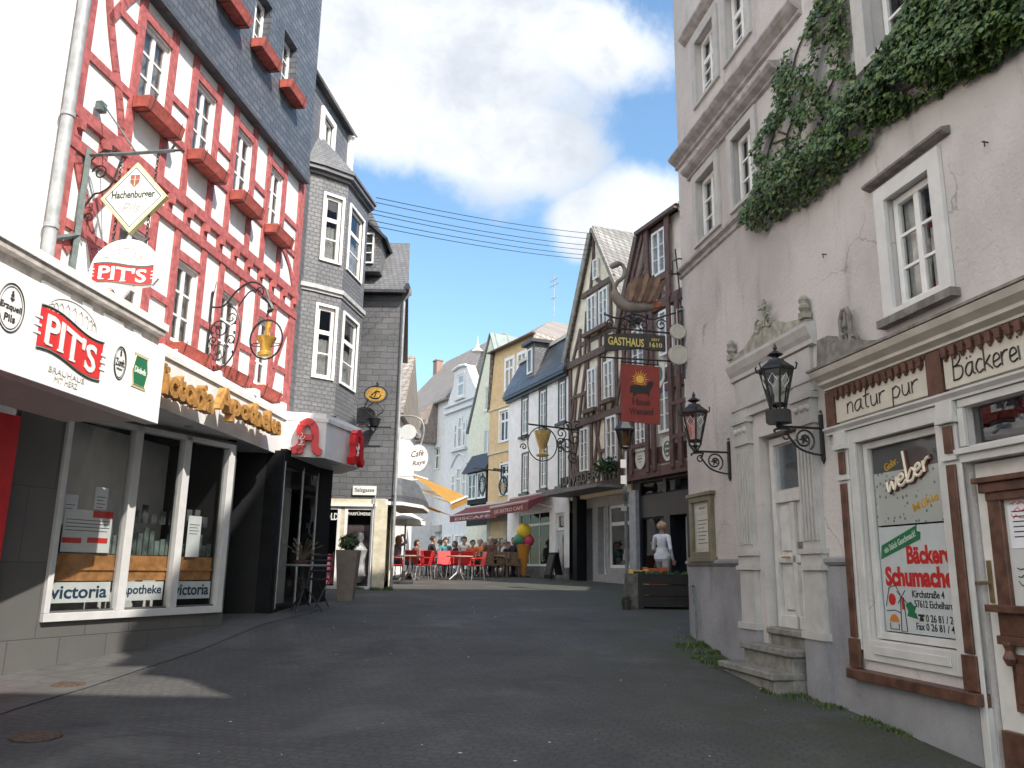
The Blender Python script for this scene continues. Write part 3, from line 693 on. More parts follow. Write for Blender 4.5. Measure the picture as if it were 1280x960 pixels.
disc(mb, (-1.41, 1.40), .05, FR); F.box(mb, -1.28, -1.25, 1.32, 1.42, FR, FR+.002); mb.build('drawing_red', MATS['poster_red'], po)
mb = MB(); disc(mb, (-1.40, 1.21), .065, FR, True); mb.build('drawing_orange', flat('poster_orange', (.75, .26, .05), .5), po)
mb = MB(); F.poly(mb, [(-1.22, 1.27), (-1.08, 1.25), (-1.1, 1.30), (-1.12, 1.30), (-1.1, 1.34), (-1.16, 1.39), (-1.23, 1.36), (-1.2, 1.31)], FR, FR+.002); mb.build('drawing_green', MATS['poster_green'], po)
mb = MB()
for pts in ([(-1.5, 1.34), (-1.44, 1.50), (-1.35, 1.52), (-1.29, 1.44)], [(-1.5, 1.30), (-1.38, 1.31), (-1.30, 1.29)], [(-1.31, 1.14), (-1.29, 1.42), (-1.25, 1.42), (-1.23, 1.14), (-1.31, 1.14)], [(-1.34, 1.47), (-1.20, 1.37)], [(-1.22, 1.48), (-1.33, 1.37)], [(-1.46, 1.2), (-1.46, 1.15), (-1.34, 1.15), (-1.34, 1.2)]):
    mb.tube([F.P(p[0], p[1], FR+.002) for p in pts], .004, 4)
mb.build('drawing_lines', MATS['poster_black'], po)
ps = thing('window_poster', 'grey patterned poster with cream handwritten lettering above the white poster', 'poster', F.P(-1.05, 2.03, -.088))
def patt():
    m = bpy.data.materials.new('patterned_paper'); m.use_nodes = True; T = NT(m.node_tree); b = T.n['Principled BSDF']
    v = T.new('ShaderNodeTexVoronoi'); v.inputs['Scale'].default_value = 17; tcn = T.new('ShaderNodeTexCoord'); T.link(tcn.outputs['Object'], v.inputs['Vector'])
    T.link(T.mix(T.ramp(v.outputs['Distance'], .16, .30), (.16, .21, .24), (.56, .56, .53)), b.inputs['Base Color']); b.inputs['Roughness'].default_value = .4
    return m
mb = MB(); F.box(mb, -1.53, -.59, 2.035, 2.50, -.092, -.088); mb.build('sheet', patt(), ps)
mb = MB(); F.box(mb, -1.53, -.59, 2.503, 2.725, -.094, -.090); mb.build('header', flat('dark_header', (.10, .10, .10), .4), ps)
wb = [[(0, .42), (.05, .06), (.17, .34), (.25, .04), (.36, .42)], [(.42, .22), (.58, .28), (.54, .42), (.42, .36), (.42, .1), (.55, .04), (.66, .14)], [(.62, 1.15), (.72, .0)], [(.72, .12), (.86, .40), (.97, .26), (.88, .02), (.72, .04)], [(1.0, .24), (1.16, .30), (1.12, .44), (1.0, .38), (1.0, .12), (1.12, .05), (1.22, .14)], [(1.26, .44), (1.28, .06)], [(1.27, .28), (1.36, .44), (1.48, .44)]]
for r, off, mname, col, nm in ((.026, 0, 'lettering_brown', (.12, .035, .02), 'lettering_outline'), (.0145, .018, 'lettering_cream', (.78, .72, .58), 'lettering')):
    mb = MB()
    for s_ in wb: mb.tube([F.P(-1.31+p[0]*.40+p[1]*.0, 2.30+p[1]*.25+p[0]*.10, FR+.004+off) for p in smooth_pts(s_)], r, 6)
    mb.build(nm, flat(mname, col, .5), ps)
mb = MB(); ftext(mb, F, 'Gebr.', -1.27, 2.565, FR, .20, .07, .003, .01, rot=.3); ftext(mb, F, 'Mühle', -.85, 2.20, FR, .34, .07, .003, .01, rot=.25)
mb.build('yellow_lettering', flat('poster_yellow', (.72, .42, .03), .5), ps)
nt = thing('notice_sheet', 'white typed notice taped to the bakery door glass', 'notice', F.P(.2, 1.9, d0+.06))
mb = MB(); F.box(mb, .10, .36, 1.80, 2.10, d0+.058, d0+.060); mb.build('sheet', flat('paper_white', (.72, .73, .76), .6), nt)
mb = MB()
for i in range(6): F.box(mb, .14, .30-.03*(i % 3), 2.05-i*.035, 2.058-i*.035, d0+.0605, d0+.0615)
mb.build('print_lines', MATS['poster_black'], nt)
for i, (z, wv, lab) in enumerate(((2.12, .2, 'scribbled red and black handwriting at the top of the bakery door glass'), (1.66, .25, 'black scribbled handwriting below the notice on the bakery door glass'))):
    mb = MB()
    for k in range(3):
        pts = [(.13+wv*j/9, z-k*.05+.018*random.uniform(-1, 1)) for j in range(10)]
        mb.tube([F.P(p[0], p[1], d0+.060) for p in pts], .0035, 4)
    single(mb.build('handwriting', SIGNINK if i else MATS['poster_red']), lab, 'writing')
# wall hooks and eyelets on the render
for (px, py) in ((1033, 318), (1235, 178)):
    mb = MB(); x, z = F.hit(px, py); F.tube(mb, [(x, z, 0), (x, z, .05), (x+.025, z-.01, .055), (x+.02, z-.05, .05)], .006, 6); mb.build('wall_hook', IRON, rb)
# glass menu case
mc = thing('menu_case', 'brass framed glass menu case on the grey wall beside the ornate doorway', 'display case', F.P(-5.4, 1.75, 0))
mb = MB(); xa, xb, za, zb = -5.62, -4.90, 1.80, 2.60
for a, b, c, e in ((xa, xb, za, za+.07), (xa, xb, zb-.07, zb), (xa, xa+.08, za+.07, zb-.07), (xb-.08, xb, za+.07, zb-.07)): F.box(mb, a, b, c, e, .004, .07)
F.box(mb, xa-.05, xb+.05, zb, zb+.05, .004, .09); F.box(mb, xa-.05, xb+.05, za-.06, za, .004, .09)
mb.build('frame', mat('old_brass_frame', (.20, .18, .12), .4, .2, metal=.4), mc, bevel=.004)
mb = MB(); F.box(mb, xa+.08, xb-.08, za+.07, zb-.07, .006, .02); mb.build('back_board', flat('menu_back', (.62, .61, .56), .6), mc)
mb = MB(); F.box(mb, xa+.14, xb-.14, za+.12, zb-.25, .021, .024); F.box(mb, xa+.12, xb-.12, zb-.19, zb-.11, .021, .024); mb.build('menu_sheet', flat('menu_paper', (.68, .67, .62), .6), mc)
mb = MB()
for i in range(7): F.box(mb, xa+.2, xb-.2-.05*(i % 3), zb-.32-i*.05, zb-.31-i*.05, .0245, .026)
ftext(mb, F, 'MENÜ', (xa+xb)/2, zb-.15, .025, .22, .04, .001); mb.build('print_lines', SIGNINK, mc)
mb = MB(); mb.poly([F.P(xa+.08, za+.07, .055), F.P(xb-.08, za+.07, .055), F.P(xb-.08, zb-.07, .055), F.P(xa+.08, zb-.07, .055)]); mb.build('pane', SHOPG, mc, recalc=False)

# ------------------------------------------------------------------ wall lanterns
def lantern(x, zp, arm, zl, sc, label):
    T = thing('wall_lantern', label, 'lantern', F.P(x, zp, 0), 'iron wall lanterns')
    mb = MB()
    F.box(mb, x-.022, x+.022, zp-.24, zp+.22, .002, .03)
    F.tube(mb, [(x, zp+.24, .015), (x, zp+.27, .015)], [.02, .004], 6); F.tube(mb, [(x, zp-.24, .015), (x, zp-.28, .015)], [.02, .004], 6)
    F.tube(mb, [(x, zp+.08, .02), (x, zp+.08, arm+.02)], .014, 6)
    F.tube(mb, [(x, p[1], p[0]) for p in spiral((.21, zp-.04), .03, .115, 1.6, .4, 26)], .011, 5)
    F.tube(mb, [(x, p[1], p[0]) for p in smooth_pts([(.03, zp-.19), (.16, zp-.17), (.28, zp-.12), (.38, zp-.0), (arm-.1, zp+.06), (arm+.04, zp+.05), (arm+.05, zp+.02)])], .012, 5)
    F.tube(mb, [(x, p[1], p[0]) for p in spiral((.40, zp-.015), .015, .05, 1.2, 1.2)], .009, 5)
    for k in range(5):
        t = 2*pi*k/5; F.tube(mb, [(x, zp-.04, .21), (x, zp-.04+.05*sin(t), .21+.05*cos(t))], [.016, .006], 5)
    mb.build('bracket', IRON, T)
    c = F.P(x, 0, arm); rot = pi/4+atan2(F.r.y, F.r.x); s = sc; b = zl
    mb = MB()
    mb.lathe([(.02*s, -.06*s), (.035*s, -.04*s), (.02*s, 0), (.05*s, .03*s)], c+Vector((0, 0, zp+.12)), 8)
    r0, r1, h = .085*s, .17*s, .35*s
    z0 = b; z1 = b+h; n = 6; up = Vector((0, 0, 1))
    cor = lambda r, z, j: c+Vector((r*cos(2*pi*j/n+rot), r*sin(2*pi*j/n+rot), z))
    for j in range(n):
        mb.tube([cor(r0, z0, j), cor(r1, z1, j)], .012*s, 5)
        mb.tube([cor(r0, z0, j), cor(r0, z0, j+1)], .014*s, 5); mb.tube([cor(r1, z1, j), cor(r1, z1, j+1)], .016*s, 5)
        mb.tube([cor(r0, z0, j), cor(r0*.9, z0-.05*s, j), c+Vector((.02*s*cos(2*pi*j/n+rot), .02*s*sin(2*pi*j/n+rot), z0-.13*s))], .009*s, 5)
        mb.tube([cor(r1*1.02, z1, j), cor(r1*1.16, z1+.0, j), cor(r1*1.24, z1+.05*s, j), cor(r1*1.16, z1+.065*s, j)], .009*s, 4)
    mb.tube([c+Vector((0, 0, zp+.14)), c+Vector((0, 0, z0-.08*s))], .02*s, 6)
    mb.build('lantern_frame', IRON, T)
    mb = MB(); mb.lathe([(r1*1.06, z1), (r1*1.08, z1+.02*s), (r1*.55, z1+.09*s), (r1*.45, z1+.115*s), (r1*.18, z1+.125*s), (r1*.18, z1+.14*s), (r1*.5, z1+.165*s), (r1*.15, z1+.205*s), (.012*s, z1+.215*s), (.026*s, z1+.23*s), (.02*s, z1+.245*s), (.002, z1+.29*s)], c, n, rot)
    mb.build('cap', IRON, T)
    mb = MB()
    for j in range(n): mb.poly([cor(r0*.97, z0+.01, j), cor(r0*.97, z0+.01, j+1), cor(r1*.97, z1-.01, j+1), cor(r1*.97, z1-.01, j)])
    pn = mb.build('glass_panes', LGLASS, T, recalc=False)
    mb = MB()
    for j in range(n):
        mid = lambda z, q: (cor(r0+(r1-r0)*(z-z0)/h, z, j)*(1-q)+cor(r0+(r1-r0)*(z-z0)/h, z, j+1)*q)*1.0
        zc = z0+h*.66; q = .07*s
        P4 = [mid(zc+q, .5), mid(zc, .82), mid(zc-q, .5), mid(zc, .18)]
        mb.tube(P4, .0045*s, 4, True)
    mb.build('diamond_emblem', flat('lantern_white', (.7, .7, .68), .5), T)
    mb = MB(); mb.lathe([(.02*s, z0), (.035*s, z0+.03*s), (.03*s, z0+.10*s), (.045*s, z0+.15*s), (.045*s, z0+.20*s), (.02*s, z0+.25*s)], c, 8); mb.build('bulb', flat('bulb_white', (.75, .74, .70), .4), T)
lantern(-4.365, 3.0, .46, 3.21, 1.0, 'black iron wall lantern nearer the alley, left of the ornate doorway')
lantern(-2.185, 2.95, .47, 3.25, 1.0, 'black iron wall lantern nearer the bakery, right of the ornate doorway')
mb = MB(); c = F.P(-2.185, 0, .47); mb.plan([(c.x+.13*cos(t), c.y+.13*sin(t)) for t in [2*pi*k/6 for k in range(6)]], 3.06, 3.19)
o = mb.build('lantern_gallery', IRON, bpy.data.objects['wall_lantern.001'])

# ------------------------------------------------------------------ climbing ivy
iv = thing('ivy', 'dark green ivy climbing across the upper wall of the grey house', 'climbing plant', F.P(-1, 5.2, 0))
outer = [(925, 265), (930, 285), (955, 292), (985, 275), (1000, 264), (1030, 247), (1060, 217), (1095, 187), (1100, 167), (1130, 150), (1160, 130), (1200, 106), (1215, 103), (1245, 87), (1280, 62), (1340, 28), (1400, -80), (1140, -60), (1140, 5), (1128, 42), (1105, 82), (1085, 100), (1068, 70), (1066, 0), (1066, -40), (1030, -30), (1015, 30), (985, 62), (972, 90), (960, 140), (950, 170), (953, 210), (948, 240)]
holes_ = [(1008, 66, 17, 22), (1041, 80, 12, 30), (1063, 114, 13, 18), (984, 178, 16, 22), (1005, 165, 9, 20), (1150, 112, 20, 9), (1012, 128, 8, 12), (966, 130, 9, 16), (1085, 165, 10, 8), (962, 215, 7, 12), (1185, 88, 12, 6)]
def inpoly(x, y, P):
    r = False
    for i in range(len(P)):
        (x1, y1), (x2, y2) = P[i-1], P[i]
        if (y1 > y) != (y2 > y) and x < (x2-x1)*(y-y1)/(y2-y1)+x1: r = not r
    return r
lv = MB(); rnd = random.Random(3)
LEAF = [(0, 0), (.42, .12), (.62, .48), (.30, .55), (0, 1.05), (-.30, .55), (-.62, .48), (-.42, .12)]
def edge_d(x, y):
    best = 1e9
    for i in range(len(outer)):
        (x1, y1), (x2, y2) = outer[i-1], outer[i]; L2 = (x2-x1)**2+(y2-y1)**2
        t = max(0, min(1, ((x-x1)*(x2-x1)+(y-y1)*(y2-y1))/L2)); best = min(best, (x-x1-t*(x2-x1))**2+(y-y1-t*(y2-y1))**2)
    return sqrt(best)
cl = [(rnd.uniform(920, 1400), rnd.uniform(-80, 290), rnd.uniform(.0, .20)) for _ in range(150)]
cnt = 0
while cnt < 13500:
    px, py = rnd.uniform(915, 1300 if rnd.random() < .85 else 1400), rnd.uniform(-40 if rnd.random() < .8 else -80, 296)
    if not inpoly(px, py, outer): continue
    if any(((px-a)/b)**2+((py-c)/d)**2 < rnd.uniform(.6, 1.25) for a, c, b, d in holes_): continue
    e = edge_d(px, py)
    if e < rnd.uniform(0, 9): continue
    thin = px < 1066 and py < 175
    if thin and rnd.random() < .22: continue
    x, z = F.hit(px, py)
    nb = min(cl, key=lambda c: (c[0]-px)**2+(c[1]-py)**2)
    d = .015+rnd.random()*(.05+min(e, 22)/22*(.05 if thin else .16))+nb[2]*min(e, 20)/20*.7
    cnt += 1
    s = rnd.uniform(.030, .066); a = rnd.gauss(pi, .7)
    nx, nz = rnd.gauss(0, .45), rnd.gauss(.35, .4)
    nrm = (F.n+F.r*nx+Vector((0, 0, nz))).normalized(); dn = (F.r*sin(a)+Vector((0, 0, cos(a)))); dn = (dn-nrm*dn.dot(nrm)).normalized(); sd = nrm.cross(dn)
    c = F.P(x, z, d); pts = [c+sd*(p[0]*s)+dn*(p[1]*s)+nrm*(-abs(p[0])*s*.35) for p in LEAF]
    lv.add(pts, [[0, 1, 2, 3, 4], [0, 4, 5, 6, 7]])
lv.build('leaves', GREENL, iv, recalc=False)
mb = MB()
for pts in ([(955, 262), (960, 200), (985, 120), (1000, 60), (1030, 0)], [(990, 220), (985, 175), (1000, 135), (1006, 110)], [(968, 180), (990, 172), (1000, 178)], [(1035, 120), (1050, 80), (1052, 20)], [(1010, 235), (1060, 160), (1140, 110), (1230, 60), (1320, 10)], [(960, 160), (985, 168)], [(1060, 110), (1075, 130)]):
    mb.tube(smooth_pts([tuple(F.P(*F.hit(*p), .02)) for p in pts], 4), .012, 5)
mb.build('stems', STEM, iv)
# unseen house added behind the camera; its roof line trims the sunlit wedge
oh = thing('shadow_caster_house', 'unseen plain house added behind the viewpoint to cast the street shadow edge', 'house', (9, -4, -.3))
mb = MB(); mb.prism([(4.6, -1.5, -1), (22, -1.5, -1), (22, -12, -1), (4.6, -12, -1)], (0, 0, 15)); mb.build('wall', RBPL, oh)
mb = MB(); mb.prism([(4.4, -1.3, 14.0), (4.4, -6.75, 16.5), (4.4, -12.2, 14.0)], (17.8, 0, 0)); mb.build('roof', SLATER, oh)

# house closing the side lane beyond the corner house (seen only in the shop window reflections and from the side)
ah = thing('lane_house', 'plain rendered house with shuttered windows closing the side lane', 'house', (12, 19, 1))
LF = Fac(0, 0, 186, org=(8.6, 25.0))
mb = MB(); hl_ = [(a, a+.9, z, z+1.4) for a in (1.5, 4.2, 6.9) for z in (2.6, 5.6)]
LF.wall(mb, 0, 10.2, -.5, 9.0, hl_); mb.prism([LF.P(0, -.5, -.5), LF.P(10.2, -.5, -.5), LF.P(10.2, 9.0, -.5), LF.P(0, 9.0, -.5)], LF.n*-8); mb.build('wall', [mat('lane_house_render', (.42, .38, .32), .9, .1), DARKIN], ah)
mb = MB(); mb.F = LF.uv; mb.prism([LF.P(-.2, 9.0, .3), LF.P(-.2, 9.12, .3), LF.P(-.2, 12.2, -4.0), LF.P(-.2, 9.0, -8.6)], LF.r*10.6); mb.build('roof', SLATER, ah)
for h in hl_: window(ah, LF, h[0]+.02, h[1]-.02, h[2]+.02, h[3]-.02, -.1)
# =================================================================== left: white house at the frame edge
wh = thing('white_house', 'plain white rendered house at the left edge with a grey downpipe', 'house', TB.P(-2, .2, 0))
F = TB
mb = MB(); F.wall(mb, -14, -.74, 3.05, 13.5, [(-5.2, -4.4, 7.2, 8.6), (-8, -7.2, 7.2, 8.6)])
mb.prism([F.P(-14, 3.05, -.46), F.P(-.74, 3.05, -.46), F.P(-.74, 13.5, -.46), F.P(-14, 13.5, -.46)], F.n*-7)
mb.build('wall', [WHITEW, DARKIN], wh)
mb = MB(); mb.F = F.uv; mb.prism([F.P(-14.2, 13.5, .35), F.P(-14.2, 13.6, .35), F.P(-14.2, 17.5, -3.5), F.P(-14.2, 13.5, -7.6)], F.r*13.5); mb.build('roof', SLATER, wh)
for a in (-5.2, -8): window(wh, F, a+.02, a+.78, 7.22, 8.58, -.1)
mb = MB(); x = -.76
F.tube(mb, [(x, 4.0, .10), (x, 5.06, .10), (x, 13.4, .10)], .066, 10)
for z in (5.08, 6.4, 8.1, 10.5): F.tube(mb, [(x, z, .10), (x, z+.05, .10)], .080, 10)
mb.build('downpipe', ZINC, wh, smooth=True)
mb = MB(); S = SH
S.wall(mb, -5.5, -.52, -.6, 3.12, [(-2.3, -1.12, -.5, 2.5, .15, .2)], mi=0); mb.build('ground_floor_wall', [REDP, BLACKP], wh)
mb = MB(); S.box(mb, -.98, -.62, -.3, 3.1, .002, .14); S.box(mb, -1.02, -.58, .55, .62, .141, .17); mb.build('entrance_pillar', REDP, wh)
mb = MB(); S.box(mb, -2.2, -1.2, .1, 2.4, -.14, -.10); d_ = mb.build('door', BLACKP, wh)
# pub canopy with light box
cp = thing('shop_canopy', 'white flat canopy with a long illuminated pub sign box along its edge', 'canopy', PT.P(-2, 3.1, -.5))
F = PT
mb = MB(); xe = -.47
mb.prism([F.P(-6, 3.10, -.02), F.P(xe-.05, 3.10, -.02), F.P(xe-.05, 3.10, -1.05), F.P(-6, 3.10, -1.25)], (0, 0, .10)); mb.build('soffit', flat('soffit_cream', (.62, .60, .57), .8), cp)
mb = MB(); F.box(mb, -6, xe, 3.08, 3.92, -.16, 0); mb.build('sign_box', mat('sign_box_white', (.84, .835, .82), .4, .03), cp, bevel=.006)
mb = MB(); F.box(mb, -6, xe, 3.925, 4.06, -.20, -.10); F.box(mb, -6, xe-.02, 4.06, 4.12, -.62, -.02); mb.build('canopy_edge', mat('stained_concrete', (.46, .43, .40), .85, .2, 8, stain=.5, stain_col=(.30, .17, .12)), cp)
mb = MB(); F.box(mb, -6, xe+.01, 4.12, 4.20, -.9, .0); mb.build('edge_flashing', mat('white_flashing', (.76, .75, .73), .5, .05), cp)
PIT_RED = flat('pub_red', (.62, .035, .035), .45); PIT_BLK = flat('pub_black', (.04, .04, .04), .5)
mb = MB(); F.box(mb, -3.4, -3.15, 3.088, 3.098, -.62, -.52); mb.build('soffit_grille', IRON, cp)
for (a_, b_) in ((-1.9, -1.75), (-1.55, -1.2), (-1.0, -.85), (-2.5, -2.1)):
    mb = MB(); F.box(mb, a_, b_, 3.96, 4.0, -.099, -.085); mb.build('edge_bracket', WHITE, cp)
def pub_logo(mbr, mbw, mbk, P, cx, cz, d, W, H, amp):
    wv = lambda x: -amp*sin((x-cx)/W*2*pi*.72)
    n = 20; top = [(cx-W/2+W*i/n) for i in range(n+1)]
    pts = [(x, cz+H/2+wv(x)) for x in top]+[(x, cz-H/2+wv(x)) for x in top[::-1]]
    for i in range(n):
        a, b = top[i], top[i+1]
        mbr.poly([P(a, cz-H/2+wv(a), d), P(b, cz-H/2+wv(b), d), P(b, cz+H/2+wv(b), d), P(a, cz+H/2+wv(a), d)])
    text(mbw, "PIT'S", 1.0, lambda a, b, e: P(cx+a, cz+b+wv(cx+a), d+.004+e), .003, .02, W*.80, H*.80)
    for (fx, hs) in ((-.34, .84), (-.17, .84), (.02, .84)):      # slab serifs under the stems
        x = cx+fx*W
        for zz in (-.40, ): mbw.poly([P(x-.05*W, cz+zz*H-.03*H+wv(x), d+.008), P(x+.05*W, cz+zz*H-.03*H+wv(x), d+.008), P(x+.05*W, cz+zz*H+.02*H+wv(x), d+.008), P(x-.05*W, cz+zz*H+.02*H+wv(x), d+.008)])
    for sgn in (1, -1):
        mbk.tube([P(x, cz+sgn*(H/2+.05*H)+wv(x), d+.004) for x in top], .010*W, 4)
    for sx in (-1, 1):
        for k in range(3):
            x = cx+sx*W*.47; z = cz+(k-1)*H*.2+wv(x)
            mbw.poly([P(x, z-.03*H, d+.006), P(x+sx*.10*W, z-.01*H, d+.006), P(x+sx*.10*W, z+.03*H, d+.006), P(x, z+.04*H, d+.006)])
def town_outline(mbk, P, cx, cz, d, W, H):
    for i in range(9):
        t = pi*(.12+.76*i/8); x = cx+W*.5*cos(t)*.9
        h = H*(.25+.6*sin(t)); w_ = W*.045
        mbk.tube([P(x-w_, cz, d), P(x-w_, cz+h*.7, d), P(x, cz+h, d), P(x+w_, cz+h*.7, d), P(x+w_, cz, d)], .004, 4)
    mbk.tube([P(cx+W*.5*cos(pi*i/14), cz+H*1.15*sin(pi*i/14), d) for i in range(15)], .003, 4)
mbr, mbw, mbk, mbl = MB(), MB(), MB(), MB()
pub_logo(mbr, mbw, mbk, F.P, -2.12, 3.52, .004, .95, .34, .05)
town_outline(mbl, F.P, -2.15, 3.73, .004, .74, .15)
for t_, z_, w_ in (('BRAUHAUS', 3.235, .52), ('MIT HERZ', 3.165, .34)): mb = MB(); ftext(mb, F, t_, -2.13, z_, .004, w_, .05, .002); mb.build('small_lettering', flat('logo_soft_grey', (.42, .41, .39), .6), cp)
mbr.build('logo_banner', PIT_RED, cp, recalc=False); mbw.build('logo_lettering', flat('logo_white', (.8, .79, .76), .5), cp); mbk.build('logo_stripe', flat('logo_grey_green', (.12, .17, .15), .5), cp)
mbl.build('logo_drawing', flat('logo_soft_grey', (.42, .41, .39), .6), cp)
mb = MB()
def oval(mb, cx, cz, rx, rz, d=.004, r=.006): F.tube(mb, [(p[0], p[1], d) for p in circle((cx, cz), rx, 28, rz)], r, 4, True)
oval(mb, -2.95, 3.60, .155, .20); oval(mb, -2.95, 3.60, .13, .175, r=.003)
ftext(mb, F, 'Erzquell', -2.95, 3.60, .004, .25, .065, .002, .012); ftext(mb, F, 'Pils', -2.95, 3.515, .004, .13, .06, .002, .012)
F.poly(mb, [(-2.98, 3.68), (-2.95, 3.65), (-2.92, 3.68)], .004, .006); ftext(mb, F, '&', -2.95, 3.715, .004, .04, .05, .002, .01)
mb.build('brewery_oval', PIT_BLK, cp); mb = MB()
oval(mb, -1.33, 3.55, .105, .165); oval(mb, -1.33, 3.55, .088, .145, r=.003)
ftext(mb, F, 'Zunft', -1.33, 3.555, .004, .15, .075, .002, .01); ftext(mb, F, 'KÖLSCH', -1.33, 3.49, .004, .10, .022, .002); F.poly(mb, [(-1.35, 3.64), (-1.33, 3.61), (-1.31, 3.64)], .004, .006); ftext(mb, F, '&', -1.33, 3.665, .004, .03, .035, .002, .008)
mb.build('brewery_oval', PIT_BLK, cp)
mb = MB(); HX = [(-1.06, 3.70), (-.84, 3.70), (-.80, 3.55), (-.84, 3.40), (-1.06, 3.40), (-1.10, 3.55)]
F.poly(mb, [(x, z) for x, z in HX], .002, .006); mb.build('green_badge', flat('badge_green', (.02, .16, .07), .4), cp)
mb = MB(); F.poly(mb, [(-1.09, 3.73), (-.81, 3.73), (-.82, 3.705), (-1.08, 3.705)], .002, .006); F.poly(mb, [(-1.08, 3.395), (-.82, 3.395), (-.81, 3.37), (-1.09, 3.37)], .002, .006)
F.tube(mb, [(x, z, .006) for x, z in HX], .006, 4, True)
mb.build('badge_border', flat('badge_gold', (.50, .46, .28), .5), cp)
mb = MB(); ftext(mb, F, 'Diebels', -.95, 3.56, .007, .22, .065, .002, .01); mb.build('badge_lettering', MATS['logo_white'], cp)

# =================================================================== red half-timbered house with slate upper storey
hh = thing('half_timbered_house', 'white half-timbered house with red beams, slate clad top and a pharmacy below', 'house', TB.P(2.8, .5, 0))
F = TB; WX = [(.50, 1.14), (1.86, 2.46), (3.18, 3.76), (4.48, 5.04)]; SX = [(.70, 1.35), (1.92, 2.55), (3.12, 3.74), (4.30, 4.90)]
up = [(a, b, 7.45, 8.56, .12, .5) for a, b in WX]; lo = [(a, b, 4.60, 5.76, .12, .5) for a, b in WX]
mb = MB(); F.wall(mb, -.735, 6.06, 3.4, 9.0, up+lo)
mb.prism([F.P(-.66, -.8, -.52), F.P(6.0, -.8, -.52), F.P(6.0, 13.5, -.52), F.P(-.66, 13.5, -.52)], F.n*-7)
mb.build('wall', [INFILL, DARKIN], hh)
mb = MB(); sh_ = [(a, b, 10.12, 11.15, .25, .6) for a, b in SX]
D0 = .15
F.wall(mb, -.66, 5.88, 8.93, 13.6, sh_, d=D0)
mb.F = F.uv
mb.poly([F.P(5.88, 8.93, D0), F.P(5.88, 13.6, D0), F.P(5.88, 13.6, -.6), F.P(5.88, 8.93, -.6)]); mb.poly([F.P(-.66, 8.93, D0), F.P(-.66, 13.6, D0), F.P(-.66, 13.6, -.5), F.P(-.66, 8.93, -.5)])
mb.F = None; F.box(mb, -.66, 5.88, 8.86, 8.93, -.02, D0+.02)
mb.build('slate_cladding', [SLATE, DARKIN], hh)
mb = MB(); mb.F = F.uv; mb.prism([F.P(-.7, 13.6, .45), F.P(-.7, 13.7, .45), F.P(-.7, 17.6, -3.6), F.P(-.7, 13.6, -7.6)], F.r*6.6); mb.build('roof', SLATER, hh)
# timber frame
mb = MB(); t0, t1 = .002, .035; rz = random.Random(11)
def post(x, z0, z1, w_): F.beam(mb, x+rz.uniform(-.012, .012), z0, x+rz.uniform(-.012, .012), z1, w_, t0, t1)
def rail(x0, x1, z, w_, q=t1-.004): F.beam(mb, x0, z+rz.uniform(-.008, .008), x1, z+rz.uniform(-.008, .008), w_, t0+.001, q)
def curve(pts, w_):
    s_ = smooth_pts(pts, 5)
    for i in range(len(s_)-1):
        (a, b), (c, e) = s_[i], s_[i+1]; L = sqrt((c-a)**2+(e-b)**2); F.beam(mb, a-(c-a)/L*.01, b-(e-b)/L*.01, c+(c-a)/L*.01, e+(e-b)/L*.01, w_, t0+.002, t1-.009)
for (za, zb) in ((6.69, 8.90), (4.05, 6.16)):
    post(-.58, za, zb, .24); post(5.92, za, zb, .25)
    for a, b in WX: post(a-.075, za, zb, .14); post(b+.075, za, zb, .14)
F.box(mb, -.72, 6.05, 6.54, 6.69, .002, .06); F.box(mb, -.72, 6.05, 6.16, 6.30, .002, .05)
for i in range(14): F.box(mb, -.55+i*.49, -.55+i*.49+.12, 6.301, 6.539, .002, .055); F.box(mb, -.55+i*.49+.01, -.55+i*.49+.11, 6.40, 6.52, .056, .10)
for zs, zh, zm in ((7.38, 8.63, 7.92), (4.53, 5.83, 5.08)):
    rail(-.6, 6.0, zs, .11)
    for a, b in WX: rail(a-.03, b+.03, zh, .13)
    for (a, b) in ((1.22, 1.78), (2.54, 3.10), (3.84, 4.40), (5.12, 5.88)): rail(a, b, zm, .10)
curve([(-.40, 8.85), (-.15, 8.0), (.18, 7.2), (.34, 6.72)], .13); curve([(.36, 8.9), (.10, 8.55), (-.18, 8.05)], .12); rail(-.05, .36, 8.30, .10)
curve([(-.42, 6.1), (-.15, 5.6), (.2, 4.9), (.36, 4.3)], .14); curve([(.36, 6.1), (.05, 5.75), (-.40, 5.0)], .13); rail(-.45, .36, 5.30, .10)
curve([(5.20, 4.6), (5.42, 5.3), (5.86, 6.1)], .12); curve([(5.84, 6.75), (5.6, 7.1), (5.2, 7.34)], .10); curve([(5.84, 4.3), (5.7, 4.4), (5.3, 4.5)], .09)
for a, b in WX:
    pass
mb.build('timber_frame', RED, hh)
for row, (z0, z1) in (('upper', (7.45, 8.56)), ('lower', (4.60, 5.76))):
    for a, b in WX: window(hh, F, a+.005, b-.005, z0+.005, z1-.005, -.06, .06, 2, 3, curtain=[(0, .49, 0, 1), (.52, 1, 0, 1)], bar=.03)
for a, b in SX: window(hh, F, a+.005, b-.005, 10.125, 11.145, -.02, .06, 2, 3, curtain=[(0, .4, 0, 1), (.6, 1, 0, 1)], name='window')
